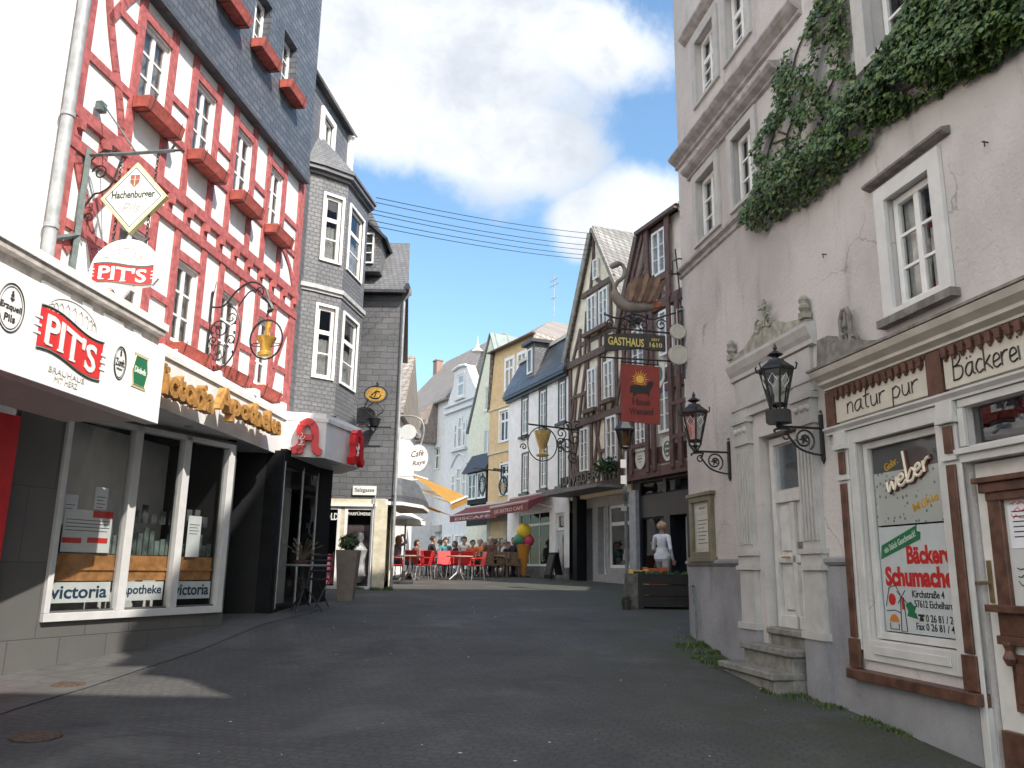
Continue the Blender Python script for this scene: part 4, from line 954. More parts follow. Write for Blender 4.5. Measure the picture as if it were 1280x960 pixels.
# flower boxes (hang below the windows)
ordn = ['leftmost', 'second from the left', 'third from the left', 'rightmost']
def fbox(x0, x1, z, d0, lab):
    T = thing('flower_box', lab, 'flower box', F.P((x0+x1)/2, z, d0), 'empty red flower boxes on the half-timbered house')
    mb = MB(); h, dp, t = .17, .22, .022
    mb.prism([F.P(x0, z, d0+.01), F.P(x0, z, d0+dp-.04), F.P(x0, z+t, d0+dp-.04), F.P(x0, z+t, d0+.01)], F.r*(x1-x0))
    for (dA, dB, tl) in ((dp-.04, dp, 1), (.0, .0, 0)):
        mb.prism([F.P(x0, z, d0+dA), F.P(x0, z+h, d0+dB), F.P(x0, z+h, d0+dB+t), F.P(x0, z, d0+dA+t)], F.r*(x1-x0))
    for xx in (x0, x1-t): mb.prism([F.P(xx, z, d0+.0), F.P(xx, z, d0+dp-.03), F.P(xx, z+h-.002, d0+dp+.01), F.P(xx, z+h-.002, d0+.0)], F.r*t)
    mb.build('trough', REDB, T, bevel=.004)
    mb = MB(); F.box(mb, x0+.03, x1-.03, z+.03, z+.15, d0+.03, d0+dp-.03); mb.build('soil', SOILM, T)
    for xx in (x0+.10, x1-.10):
        mb = MB(); F.tube(mb, [(xx, z-.012, d0), (xx, z-.012, d0+dp-.02), (xx, z+h+.03, d0+dp+.035)], .007, 4); mb.build('bracket', IRON, T)
for i, (a, b) in enumerate(WX):
    fbox(a-.10, b+.12, 7.22, .04, f'empty red flower box under the {ordn[i]} window of the upper timbered storey')
    fbox(a-.10, b+.12, 4.36, .04, f'empty red flower box under the {ordn[i]} window of the lower timbered storey')
for i, (a, b) in enumerate(SX):
    fbox(a-.06, b+.06, 9.92, .16, f'empty red flower box on the slate cladding under its {ordn[i]} window')
# pharmacy ground floor
S = SH
glz = [(.10, .98), (1.10, 1.80), (1.92, 2.64)]
mb = MB(); mb.F = S.uv
S.wall(mb, -.52, 2.84, -.6, 3.32, [(.10, 2.66, 1.08, 3.22, .10, None)], mi=0)
mb.build('shop_wall', [tiles('granite_panels', (.095, .094, .092), (.118, .116, .112), (.055, .054, .052), .62, .80, .006, .45, .004, var=.3), DARKIN], hh)
mb = MB()
for a, b, c, e in ((.03, .10, 1.06, 3.28), (.98, 1.10, 1.06, 3.28), (1.80, 1.92, 1.06, 3.28), (2.64, 2.76, 1.06, 3.28), (.03, 2.76, .97, 1.059), (.10, 2.64, 3.21, 3.28)): S.box(mb, a, b, c, e, -.06 if c > 1 else -.055, .05 if c > 1 else .055)
sw = mb.build('shop_window', mat('shop_frame_white', (.50, .50, .50), .4, .05), hh, bevel=.004)
for a, b in glz:
    mb = MB(); mb.poly([S.P(a, 1.07, -.02), S.P(b, 1.07, -.02), S.P(b, 3.21, -.02), S.P(a, 3.21, -.02)]); mb.build('pane', SHOPG, sw, recalc=False)
# shop interior: floor, back wall, wooden display shelf
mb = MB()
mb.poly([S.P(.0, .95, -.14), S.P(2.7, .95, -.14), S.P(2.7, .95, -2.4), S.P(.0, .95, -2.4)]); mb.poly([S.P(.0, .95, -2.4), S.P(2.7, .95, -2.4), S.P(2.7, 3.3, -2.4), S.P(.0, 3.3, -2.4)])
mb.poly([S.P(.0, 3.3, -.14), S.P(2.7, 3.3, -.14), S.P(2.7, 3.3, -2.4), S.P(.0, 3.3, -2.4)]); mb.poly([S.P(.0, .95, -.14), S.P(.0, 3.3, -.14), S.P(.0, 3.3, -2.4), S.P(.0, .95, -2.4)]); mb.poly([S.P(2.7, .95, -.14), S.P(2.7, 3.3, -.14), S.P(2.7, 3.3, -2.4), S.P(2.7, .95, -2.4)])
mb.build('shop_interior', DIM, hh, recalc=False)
mb = MB(); S.box(mb, .12, 2.62, 1.40, 1.70, -.104, -.08); S.box(mb, .12, 2.62, 1.52, 1.55, -.08, -.06); mb.build('display_board', mat('honey_wood', (.42, .20, .07), .5, .2, 9), hh)
wd = ['victoria', 'apotheke', 'victoria']
for (a, b), s_ in zip(glz, wd):
    bd = MB(); ink = MB(); S.box(bd, a+.02, b-.02, 1.16, 1.385, -.075, -.065); ftext(ink, S, s_, (a+b)/2, 1.275, -.064, (b-a)*.86, .14, .002, .02)
    wb_ = bd.build('window_band', flat('band_white', (.66, .68, .68), .5), hh); ink.build('lettering', flat('band_ink', (.02, .05, .09), .5), wb_)
mb = MB()
for k in range(26):
    x = .2+k*.093; h = random.uniform(.12, .34); S.box(mb, x, x+.07, 1.71, 1.71+h, -.108, -.09)
mb.cur = 1
for k in range(9): x = 1.2+k*.15; S.box(mb, x, x+.09, 2.1, 2.1+random.uniform(.1, .25), -.112, -.1)
mb.build('packages', [mat('package_mix', (.10, .13, .12), .6, .9, 4), mat('package_mix_dark', (.06, .065, .07), .6, .8, 3)], hh)
for i, (x0, x1, z0, z1, m, lab) in enumerate(((.18, .36, 2.02, 2.36, 'paper_white', 'small white paper notice at the far left of the pharmacy window'), (.58, .76, 2.22, 2.48, 'paper_white', 'small white notice high in the left pharmacy pane'), (.20, .86, 1.72, 2.20, 'band_white', 'large white and red poster low in the left pharmacy pane'), (2.08, 2.32, 1.70, 2.24, 'band_white', 'tall pale leaflet sheet in the right pharmacy pane'))):
    T = thing('window_notice', lab, 'notice', S.P((x0+x1)/2, z0, -.06)); dd_ = -.055+i*.004
    mb = MB(); S.box(mb, x0, x1, z0, z1, dd_-.002, dd_); mb.build('sheet', MATS[m], T)
    mb = MB(); mb.cur = 0
    if i == 2:
        S.box(mb, x0+.01, x0+.26, z0+.10, z0+.16, dd_+.001, dd_+.003); S.box(mb, x0+.34, x1-.04, z0+.11, z0+.17, dd_+.001, dd_+.003); S.box(mb, x0+.38, x1, z1-.08, z1, dd_+.001, dd_+.003)
        mb.build('red_strip', PIT_RED, T); mb = MB()
    for k in range(4): S.box(mb, x0+.03, x1-.03-.03*(k % 2), z1-.12-k*.04, z1-.112-k*.04, dd_+.001, dd_+.002)
    mb.build('print_lines', MATS['poster_black'], T)
# black entrance recess, glass corner and black pillars
def vwall(mb, p, q, z0, z1, th=.12):
    p, q = Vector((*p, 0)), Vector((*q, 0)); t = (q-p).normalized(); n_ = Vector((t.y, -t.x, 0))
    mb.prism([p+Vector((0, 0, z0)), q+Vector((0, 0, z0)), q+Vector((0, 0, z1)), p+Vector((0, 0, z1))], -n_*th)
e0 = SH.P(2.82, 0, 0); A = (e0.x, e0.y); B = (-4.55, 13.0); C_ = (-3.62, 13.15); Dq = (-3.20, 14.2); Eq = (-3.33, 15.45)
mb = MB(); vwall(mb, A, B, -.2, 3.4); vwall(mb, B, C_, -.2, 3.4)
vwall(mb, (-3.66, 13.05), (-3.62, 13.22), 0, 3.4, .3)
vwall(mb, (-3.48, 15.0), Eq, .2, 3.45, .28); vwall(mb, Eq, (-4.4, 17.0), 0, 4.4)
vwall(mb, (-3.62, 13.22), (-3.48, 15.0), .4, .98, .1); vwall(mb, (-3.62, 13.22), (-3.48, 15.0), 3.2, 3.45, .1)
mb.build('black_shopfront', BLACKP, hh)
mb = MB(); p, q = Vector((-3.63, 13.22, 0)), Vector((-3.49, 15.0, 0)); mb.poly([p+Vector((0, 0, .98)), q+Vector((0, 0, .98)), q+Vector((0, 0, 3.2)), p+Vector((0, 0, 3.2))]); mb.build('corner_pane', SHOPG, hh, recalc=False)
mb = MB()
for t in (.0, .52, .98): c = p.lerp(q, t); mb.tube([c+Vector((0, 0, .95)), c+Vector((0, 0, 3.25))], .02, 4)
mb.build('pane_bar', ZINC, hh)
mb = MB()
for k in range(7):
    c = p.lerp(q, .08+k*.075)+Vector((-.25, 0, 0)); mb.poly([c+Vector((-.05, -.05, 1.0)), c+Vector((.05, .06, 1.0)), c+Vector((.05, .06, 2.9)), c+Vector((-.05, -.05, 2.9))])
mb.build('curtain', flat('dim_curtain', (.28, .28, .26), .9), hh, recalc=False)
# fascia canopy wrapping the corner
mb = MB()
FX = [(-4.05, 9.25), (-3.74, 13.42), (-3.09, 13.60), (-2.76, 15.0), (-3.3, 16.0), (-4.25, 15.6), (-4.95, 9.25)]
mb.plan(FX, 3.36, 3.95); mb.plan([(x+(.03 if x > -4.9 else 0), y) for x, y in FX], 3.953, 4.02)
mb.build('fascia', mat('fascia_white', (.70, .70, .69), .5, .05, 4, stain=.12), hh)
mb = MB(); mb.plan([(x*.998-.02, y) for x, y in FX], 4.022, 4.10); F.box(mb, .3, 6.0, 4.05, 4.25, .05, .30)
for x in (1.75, 2.95, 4.2, 5.3): F.box(mb, x, x+.2, 4.25, 4.42, .06, .22)
mb.build('fascia_capping', WHITEW, hh)
mb = MB()
for (x, y) in ((-4.2, 10.6), (-4.1, 12.0), (-3.6, 13.9), (-3.1, 14.4)): mb.lathe([(.06, 3.352), (.06, 3.36), (.0, 3.362)], (x, y, 0), 10)
mb.build('soffit_spotlight', ZINC, hh)
# gilded letters standing off the fascia
gl = thing('letter_sign', 'row of large gilded letters standing proud of the white fascia', 'sign', FS.P(1.4, 3.75, .1))
mb = MB()
def goth(mb, body, x0, x1, z0, z1):
    ftext(mb, FS, body, (x0+x1)/2, (z0+z1)/2, .17, x1-x0, z1-z0, .055, .035)
goth(mb, 'Victoria', -1.20, .42, 3.44, 3.78); goth(mb, 'Apotheke', .56, 2.82, 3.46, 3.86)
mb.build('letters', GOLDL, gl, bevel=0)
mb = MB()
for x in [-.6+.24*i for i in range(14)]: FS.tube(mb, [(x, 3.66, -.02), (x, 3.66, .14)], .008, 4)
mb.build('standoff_pin', ZINC, gl)
# red pharmacy A signs
def red_a(T, P, sz):
    mb = MB()
    def arm(pts, w_):
        s_ = smooth_pts(pts, 5)
        for sd in (0,):
            Lp = []; Rp = []
            for i, p in enumerate(s_):
                a = s_[max(i-1, 0)]; b = s_[min(i+1, len(s_)-1)]; L = sqrt((b[0]-a[0])**2+(b[1]-a[1])**2); nx, nz = -(b[1]-a[1])/L, (b[0]-a[0])/L
                Lp.append((p[0]+nx*w_, p[1]+nz*w_)); Rp.append((p[0]-nx*w_, p[1]-nz*w_))
            for i in range(len(s_)-1):
                q = [Lp[i], Lp[i+1], Rp[i+1], Rp[i]]
                mb.prism([P(x*sz, z*sz, .03) for x, z in q], P(0, 0, .14)-P(0, 0, .03))
    arm([(.10, .86), (.20, .70), (.22, .4), (.24, .14), (.40, .02)], .10)
    arm([(-.20, .80), (-.02, .92), (.14, .84)], .095)
    arm([(-.20, .80), (-.23, .62), (-.17, .5), (-.16, .30)], .095)
    arm([(-.12, .32), (-.26, .12), (-.42, .04)], .10); arm([(-.12, .10), (-.26, .02)], .08)
    arm([(-.14, .46), (.18, .46)], .085)
    mb.build('letter', REDP, T)
    mb = MB(); cx, cz = -.17, .36
    mb.tube([P((cx-.10)*sz, (cz+.12)*sz, .155), P((cx-.06)*sz, cz*sz+.02, .155), P((cx+.06)*sz, cz*sz+.02, .155), P((cx+.10)*sz, (cz+.12)*sz, .155)], .014*sz, 5)
    mb.tube([P(cx*sz, cz*sz+.02, .155), P(cx*sz, (cz-.14)*sz, .155)], .014*sz, 5); mb.tube([P((cx-.08)*sz, (cz-.14)*sz, .155), P((cx+.08)*sz, (cz-.14)*sz, .155)], .014*sz, 5)
    mb.tube([P((cx+.02*sin(i*1.4)*2)*sz, (cz-.10+i*.045)*sz, .165) for i in range(8)], .012*sz, 5)
    mb.build('chalice_emblem', MATS['logo_white'], T)
f1 = Fac(0, 0, 74.5, org=(-3.415, 13.51)); f2 = Fac(0, 0, 13.3, org=(-2.925, 14.3))
T = thing('pharmacy_sign', 'red gothic letter A sign with chalice on the front face of the white fascia box', 'sign', f1.P(0, 3.4, 0)); red_a(T, lambda x, z, d: f1.P(x+.04, 3.41+z, d), .57)
T = thing('pharmacy_sign', 'red gothic letter A sign seen edge-on at the far end of the white fascia box', 'sign', f2.P(0, 3.4, 0)); red_a(T, lambda x, z, d: f2.P(x+.25, 3.38+z, d+.05), .60)

# =================================================================== hanging brewery sign
hs = thing('hanging_sign', 'brewery sign on a grey iron bracket, diamond board above a round pub board', 'sign', TB.P(.25, 4.5, .05))
F = TB; x = -.27
mb = MB()
F.tube(mb, [(x-.03, 4.3, .06), (x-.03, 6.26, .06)], .045, 4); F.tube(mb, [(x-.03, 6.18, .02), (x, 6.19, .5), (x, 6.20, 1.10)], .022, 5)
F.tube(mb, [(x-.03, 5.2, .08), (x-.40, 5.0, .04)], .03, 4)
F.tube(mb, [(x+.05, 6.85, .02), (x+.06, 6.86, .12), (x, 6.22, .62)], .010, 4); F.box(mb, x+.0, x+.11, 6.79, 6.90, .04, .12)
mb.build('bracket', IRONG, hs)
mb = MB()
def dtube(pts, r, n=5, cl=False): mb.tube([F.P(x, p[1], p[0]) for p in pts], r, n, cl)
dtube(smooth_pts([(.08, 5.55), (.18, 5.7), (.26, 5.72), (.38, 5.82), (.46, 6.12)], 5), .012); dtube(spiral((.22, 5.97), .02, .10, 1.4, .5), .010); dtube(spiral((.16, 5.42), .01, .06, 1.2, 2), .009)
dtube(smooth_pts([(.08, 6.12), (.22, 6.24), (.4, 6.22), (.52, 6.18)], 5), .010); dtube([(1.06, 6.20), (1.10, 6.28)], .014); dtube([(1.06, 6.20), (1.20, 6.20)], .014)
mb.build('scrollwork', IRON, hs)
cd, cz_ = .69, 5.63
def hp(u, v, e=0): return F.P(x-e, cz_+v, cd+u)       # sign plane is square to the facade, facing the viewer
mb = MB(); K = [(0, .43), (.40, 0), (0, -.43), (-.40, 0)]
mb.prism([hp(a, b, -.03) for a, b in K], F.r*-.06); mb.build('diamond_board', flat('sign_yellow_rim', (.62, .58, .30), .5), hs)
mb = MB(); mb.prism([hp(a*.92, b*.92, .031) for a, b in K], F.r*-.004); mb.build('diamond_face', flat('sign_face_white', (.76, .75, .69), .5), hs)
mb = MB(); mb.tube([hp(a*.84, b*.84, .036) for a, b in K], .006, 4, True)
text(mb, 'Hachenburger', 1, lambda a, b, e: hp(a, b+.02, .036+e), .002, .02, .52, .12); mb.build('diamond_lettering', flat('sign_dark_green', (.04, .06, .045), .5), hs)
mb = MB(); mb.prism([hp(a, b, .036) for a, b in ((-.055, .27), (.055, .27), (.055, .18), (0, .12), (-.055, .18))], F.r*-.004); mb.build('crest', flat('crest_red', (.34, .10, .09), .5), hs)
mb = MB(); mb.tube([hp(a, b, .042) for a, b in ((-.05, .21), (.05, .21))], .005, 4); mb.tube([hp(a, b, .042) for a, b in ((0, .13), (0, .26))], .005, 4); mb.build('crest_cross', MATS['sign_yellow_rim'], hs)
mb = MB(); text(mb, 'Pils', 1, lambda a, b, e: hp(a, b-.13, .036+e), .002, .0, .20, .12, shear=.35); mb.build('script_lettering', flat('sign_soft', (.36, .36, .33), .5), hs)
cz2 = 4.76
def rp(u, v, e=0): return F.P(x-e, cz2+v, cd+u-.02)
arc = [(.40*cos(pi*i/18), .02+.40*sin(pi*i/18)*.88) for i in range(19)]
out_ = arc+[(-.42, -.10), (-.34, -.24), (-.10, -.20), (.0, -.34), (.10, -.22), (.36, -.18), (.42, -.1)]
mb = MB(); mb.prism([rp(a, b, -.02) for a, b in out_], F.r*-.04); mb.build('round_board', flat('sign_board_white', (.78, .77, .75), .5), hs)
mbr, mbw, mbk, mbl = MB(), MB(), MB(), MB()
pub_logo(mbr, mbw, mbk, lambda a, b, e: rp(a, b, .021+e), .0, -.04, .002, .72, .20, .03); town_outline(mbl, lambda a, b, e: rp(a, b, .021+e), 0, .10, .002, .5, .14)
mb = MB(); text(mb, 'BRAUHAUS', 1, lambda a, b, e: rp(a, b-.20, .023), .001, 0, .34, .035); mb.build('small_lettering', MATS['logo_soft_grey'], hs)
mbr.build('logo_banner', PIT_RED, hs, recalc=False); mbw.build('logo_lettering', MATS['logo_white'], hs); mbk.build('logo_stripe', MATS['logo_grey_green'], hs); mbl.build('logo_drawing', MATS['logo_soft_grey'], hs)
for u in (-.22, .22):
    for (za, zb, base) in ((.20, .54, 1), (-.62, -.22, 1)):
        n = 8; mb = MB()
        for k in range(n):
            z = cz_+za+(zb-za)*(k+.5)/n; r = (zb-za)/n*.62
            pl = [F.P(x+(r*.5*cos(t) if k % 2 else 0), z+r*sin(t), cd+u*(1 if za > 0 else .9)+(0 if k % 2 else r*.5*cos(t))) for t in [2*pi*i/8 for i in range(8)]]
            mb.tube(pl, .006, 4, True)
        mb.build('chain', IRON, hs)
# =================================================================== guild sign with mortar in a ring
gs = thing('guild_sign', 'black wrought iron guild sign with a gilded mortar hanging in a ring', 'sign', TB.P(3.3, 5.0, .02))
x = 2.88
_dt = dtube
def dtube(pts, r, n=5, cl=False): _dt([(p[0]*.92, p[1]-.22) for p in pts], r, n, cl)
mb = MB()
dtube([(.03, 4.55), (.03, 5.85)], .018); dtube([(.03, 5.62), (.08, 6.0)], .006)
dtube(smooth_pts([(.04, 5.60), (.25, 5.62), (.45, 5.85), (.70, 5.98), (.95, 5.85), (1.02, 5.55), (1.0, 5.42)], 6), .016)
dtube(smooth_pts([(.04, 4.6), (.3, 4.65), (.5, 4.9), (.56, 5.3), (.46, 5.55), (.3, 5.62)], 6), .014)
dtube(smooth_pts([(.50, 5.6), (.66, 5.82), (.82, 5.86)], 6), .012)
for c, r0, r1, t, a in (((.22, 5.25), .03, .17, 1.6, .3), ((.22, 4.92), .03, .17, -1.6, .3), ((.42, 5.08), .02, .10, 1.4, 2), ((.40, 5.42), .02, .10, -1.4, 1), ((.12, 5.08), .02, .07, 1.3, 3), ((.85, 5.82), .02, .08, 1.3, 1)): dtube(spiral(c, r0, r1, t, a), .010)
for z in (5.35, 5.2, 5.05, 4.9):
    mb.ball(F.P(x, z-.22, .43), .03, 6, (.5, 1, 1))
dtube(smooth_pts([(.90, 5.75), (1.0, 5.68), (1.08, 5.55), (1.0, 5.5)], 4), [.03]*12+[.02])
mb.build('bracket', IRON, gs)
mb = MB(); dtube(circle((1.02, 5.08), .27, 28, .30), .014, 5, True); dtube(circle((1.02, 5.0), .25, 20, .03), .008, 5, True); mb.build('ring', IRON, gs)
mb = MB(); mb.lathe([(.06, -.2), (.11, -.19), (.11, -.15), (.07, -.12), (.09, -.02), (.14, .06), (.15, .09), (.11, .09)], F.P(x, 4.80, .94), 14); mb.tube([F.P(x, 4.83, .94), F.P(x, 5.12, .96)], [.03, .045], 8); mb.build('mortar', GOLD, gs, smooth=True)
# =================================================================== slate house with two-storey canted bay
bh = thing('slate_bay_house', 'slate clad house with a white windowed canted bay beside the half-timbered house', 'house', TB.P(7.5, .9, 0))
F = TB
mb = MB(); F.wall(mb, 6.07, 8.75, 4.0, 11.55, [(7.02, 7.62, 10.15, 11.1, .2, .5)], d=-.12)
mb.F = F.uv; mb.prism([F.P(6.07, -.5, -.87), F.P(8.75, -.5, -.87), F.P(8.75, 11.5, -.87), F.P(6.07, 11.5, -.87)], F.n*-7)
mb.poly([F.P(8.75, 0, -.12), F.P(8.75, 11.55, -.12), F.P(8.75, 11.55, -.9), F.P(8.75, 0, -.9)])
mb.build('wall', [SLATEL, DARKIN], bh)
mb = MB(); mb.F = F.uv; mb.prism([F.P(5.9, 11.55, .0), F.P(5.9, 11.63, .0), F.P(5.9, 15.2, -3.4), F.P(5.9, 11.55, -7.6)], F.r*2.9); mb.build('roof', SLATER, bh)
mb = MB(); F.tube(mb, [(5.95, 11.56, .03), (8.82, 11.54, .03)], .035, 8); F.box(mb, 8.66, 8.77, 9.9, 11.5, -.118, -.05); F.tube(mb, [(8.80, 11.5, -.05), (8.80, 9.7, -.05)], .04, 8); mb.build('gutter', WHITE, bh)
window(bh, F, 7.03, 7.61, 10.16, 11.09, -.17, .06, 2, 2, casing=.12, cd=(-.118, -.06), curtain=[(0, .4, 0, 1), (.6, 1, 0, 1)])
P0, P1, P2, P3, P4 = (-4.40, 15.45), (-3.99, 15.72), (-3.53, 16.12), (-3.33, 17.45), (-3.95, 18.2)
def offs(k):   # offset outline outward for cornices
    c = Vector((-4.6, 16.9)); return [tuple(Vector(p)+(Vector(p)-c).normalized()*k) for p in (P0, P1, P2, P3, P4)]
mb = MB()
faces_ = [(P0, P1), (P1, P2), (P2, P3), (P3, P4)]
ZB, ZTOP = 4.1, 9.55
facs = []
for (a, b) in faces_:
    br = math.degrees(atan2(b[0]-a[0], b[1]-a[1])); L = sqrt((b[0]-a[0])**2+(b[1]-a[1])**2); facs.append((Fac(0, 0, br, org=a), L))
wins = {1: [(.09, .50, 5.24, 6.72), (.09, .50, 7.68, 9.12)], 2: [(.20, 1.06, 5.24, 6.72), (.20, 1.06, 7.68, 9.12)], 3: [(.15, .85, 5.24, 6.72), (.15, .85, 7.68, 9.12)], 0: []}
for i, (fc, L) in enumerate(facs):
    fc.wall(mb, 0, L, ZB, ZTOP, [(*h, .10, .42) for h in wins[i]])
mb.cur = 0; mb.plan([P0, P1, P2, P3, P4], ZB-.02, ZB); mb.plan([P0, P1, P2, P3, P4], ZTOP, ZTOP+.02)
bay = mb.build('bay', [SLATEB, DARKIN], bh)
for i, (fc, L) in enumerate(facs):
    for (a, b, c, e) in wins[i]:
        window(bay, fc, a+.01, b-.01, c+.01, e-.01, -.05, .07, 1, 2, transom=.66, casing=.055, cd=(.003, .035), curtain=[(0, 1, .02, .56)], name='bay_window')
for z0, z1, k in ((6.98, 7.04, .03), (7.04, 7.13, .07)):
    mb = MB(); mb.plan(offs(k), z0, z1-.003); mb.build('bay_moulding', mat('pale_grey_moulding', (.42, .42, .42), .6, .1), bh)
mb = MB()
for z0, z1, k in ((9.50, 9.57, .06), (9.575, 9.66, .14), (9.663, 9.72, .18)): mb.plan(offs(k), z0, z1)
mb.build('bay_cornice', mat('dark_slate_grey_paint', (.15, .15, .165), .5, .1), bh)
mb = MB(); o_ = offs(.17); ap = [Vector((-4.35, 15.9, 10.75)), Vector((-4.2, 17.6, 10.75))]
R3 = [Vector((*p, 9.722)) for p in o_]
mb.F = lambda p: (p.x*.7+p.y*.7, p.z*1.3)
mb.add(R3+ap, [[0, 1, 5], [1, 2, 5], [2, 3, 6, 5], [3, 4, 6], [0, 5, 6, 4], [0, 4, 3, 2, 1]]); mb.build('bay_roof', SLATEB, bh)

# =================================================================== slate corner house facing the viewer
ch = thing('slate_corner_house', 'slate clad corner house with cream ground floor and perfume shop window', 'house', (-4.2, 21, .9))
PF = Fac(480, 20, 90); F = PF; XC = .13
SIDE = Fac(0, 0, -7.2, org=(PF.o.x+XC, 20.0))
mb = MB(); F.wall(mb, -5, XC, 3.22, 8.45, [], mi=0)
mb.F = SIDE.uv; SIDE.wall(mb, 0, 7.5, 3.6, 8.45, [(1.0, 1.8, 5.0, 6.6), (3.2, 4.0, 5.0, 6.6), (5.2, 6.0, 5.0, 6.6)])
mb.F = None; mb.cur = 0; mb.prism([(-9, 20.5, -.3), (PF.o.x+XC-.6, 20.5, -.3), (PF.o.x+XC-1.7, 27.4, -.3), (-9, 27.4, -.3)], (0, 0, 8.7))
mb.build('wall', [SLATEL, DARKIN], ch)
for a in (1.0, 3.2, 5.2): window(ch, SIDE, a+.02, a+.78, 5.02, 6.58, -.08)
CREAMW = mat('cream_render', (.60, .55, .42), .85, .12, 5, .005, 40, stain=.3, stain_col=(.3, .26, .2))
mb = MB(); F.wall(mb, -5, .02, -.2, 3.21, [(-1.62, -1.10, 1.10, 3.02, .08, .5), (-1.00, -.30, 1.10, 3.02, .08, .5), (-3.2, -1.8, 1.1, 3.02, .08, .5)], d=.02)
SIDE.wall(mb, 0, 7.5, -.2, 3.59, [(.9, 3.0, 1.3, 3.1), (3.6, 4.6, .9, 3.1), (5.2, 7.0, 1.3, 3.1)], d=-.02)
mb.build('ground_floor_wall', [CREAMW, DARKIN], ch)
for (a, b) in ((-1.62, -1.10), (-1.00, -.30), (-3.2, -1.8)):
    wn = window(ch, F, a, b, 1.10, 3.02, .0, .07, 1, 1, fm=WHITE, gm=SHOPG, name='shop_window')
mb = MB(); F.box(mb, -1.75, -.22, 1.0, 1.095, .02, .10); mb.build('window_sill', WHITE, ch); mb = MB(); F.box(mb, -1.72, -.25, 3.025, 3.09, .02, .07); mb.build('window_head', WHITE, ch)
for (a, b) in ((.9, 3.0), (5.2, 7.0)): window(ch, SIDE, a, b, 1.3, 3.1, -.08, .06, 3, 1, gm=SHOPG, name='shop_window')
window(ch, SIDE, 3.6, 4.6, .95, 3.1, -.08, .08, 2, 1, gm=SHOPG, name='shop_door')
for a_ in (('PARFÜMERIE', -.65, 2.86, .012, .56, .09, .003, .01), ('GOLD', -1.36, 2.78, .012, .40, .17, .003, .02)): mb = MB(); ftext(mb, F, *a_); mb.build('window_lettering', flat('letter_white', (.78, .77, .75), .5), ch)
mb = MB(); F.box(mb, -.95, -.36, 1.18, 2.6, -.20, -.15); mb.build('display_panel', mat('display_dark_pink', (.10, .07, .08), .6, .6, 5), ch)
dm = MB(); dm.lathe([(.10, 1.25), (.20, 1.4), (.15, 1.75), (.22, 2.0), (.10, 2.12), (.05, 2.18), (.09, 2.28), (.07, 2.40), (.0, 2.42)], F.P(-.62, 0, -.10), 12); dm.build('display_figure', mat('display_grey', (.30, .30, .31), .6, .3, 6), ch, smooth=True)
mb = MB(); F.box(mb, -1.56, -1.2, 1.2, 1.9, -.16, -.12); mb.build('display_poster', mat('display_pink', (.55, .14, .20), .6, .5, 5), ch)
# mansard roof slope with scales, side gutter and small dormer
mb = MB(); mb.F = F.uv
E0, E1, T0_, T1_ = F.P(-5, 8.46, .22), F.P(XC+.18, 8.46, .22), F.P(-5, 10.15, -.85), F.P(XC+.02, 10.15, -.85)
E2, T2_ = SIDE.P(7.5, 8.46, .18), SIDE.P(7.5, 10.15, -.5)
mb.poly([E0, E1, T1_, T0_]); mb.poly([E1, E2, T2_, T1_]); mb.poly([T0_, T1_, T2_, F.P(-5, 10.15, -7.4)]); mb.poly([E0, T0_, F.P(-5, 10.15, -7.4), F.P(-5, 8.46, -7.4)]); mb.poly([E0, E1, E2, F.P(-5, 8.46, -7.4)])
mb.build('roof', SLATEB, ch)
mb = MB(); F.box(mb, -5, XC+.12, 8.38, 8.46, .0, .24); F.box(mb, XC+.10, XC+.19, 8.47, 8.62, -.3, .25); mb.build('eaves', mat('eaves_dark', (.05, .05, .058), .5, .1), ch)
mb = MB(); F.tube(mb, [(XC+.22, 8.5, .16), (XC+.20, 8.36, .14), (XC+.06, 8.2, .05), (XC+.06, 1.1, .05)], .036, 8); F.tube(mb, [(-.28, 1.0, .10), (-.28, 3.3, .10)], .018, 6); mb.build('gutter_pipe', ZINC, ch, smooth=True)
mb = MB(); mb.F = F.uv; mb.prism([F.P(-1.15, 8.9, .30), F.P(-.42, 8.9, .30), F.P(-.42, 9.95, .30), F.P(-.75, 10.55, .30), F.P(-1.15, 10.2, .30)], F.n*-1.6); mb.build('dormer', SLATEB, ch)
mb = MB(); F.slab(mb, -1.5, 10.85, -.30, 9.72, .06, .45, -1.4); mb.build('dormer_roof', SLATER, ch)
window(ch, F, -.86, -.60, 9.10, 9.92, .33, .04, 1, 3, name='dormer_window')
# polygonal entrance canopy round the corner
mb = MB(); cxy = [(-3.0, 20.05), (-2.62, 20.15), (-2.25, 21.1), (-2.25, 22.6), (-3.0, 22.7)]
mb.plan(cxy, 3.05, 3.12); mb.build('canopy_soffit', flat('canopy_beige', (.50, .42, .36), .8), ch)
mb = MB(); c0 = Vector((-3.0, 21.4))
big = [tuple(c0+(Vector(p)-c0)*1.03) for p in cxy]; sm = [tuple(c0+(Vector(p)-c0)*.72) for p in cxy]
n = 5; V = [Vector((*p, 3.12)) for p in big]+[Vector((*p, 3.32)) for p in big]+[Vector((*p, 3.78)) for p in sm]
mb.add(V, [[i, (i+1) % n, n+(i+1) % n, n+i] for i in range(n)]+[[n+i, n+(i+1) % n, 2*n+(i+1) % n, 2*n+i] for i in range(n)]+[[2*n+i for i in range(n)], list(range(n))[::-1]])
mb.build('canopy_roof', mat('canopy_slate', (.09, .095, .105), .5, .2, 9), ch)
mb = MB(); mb.plan([tuple(c0+(Vector(p)-c0)*1.06) for p in cxy], 3.08, 3.16); mb.build('canopy_edge', WHITE, ch)
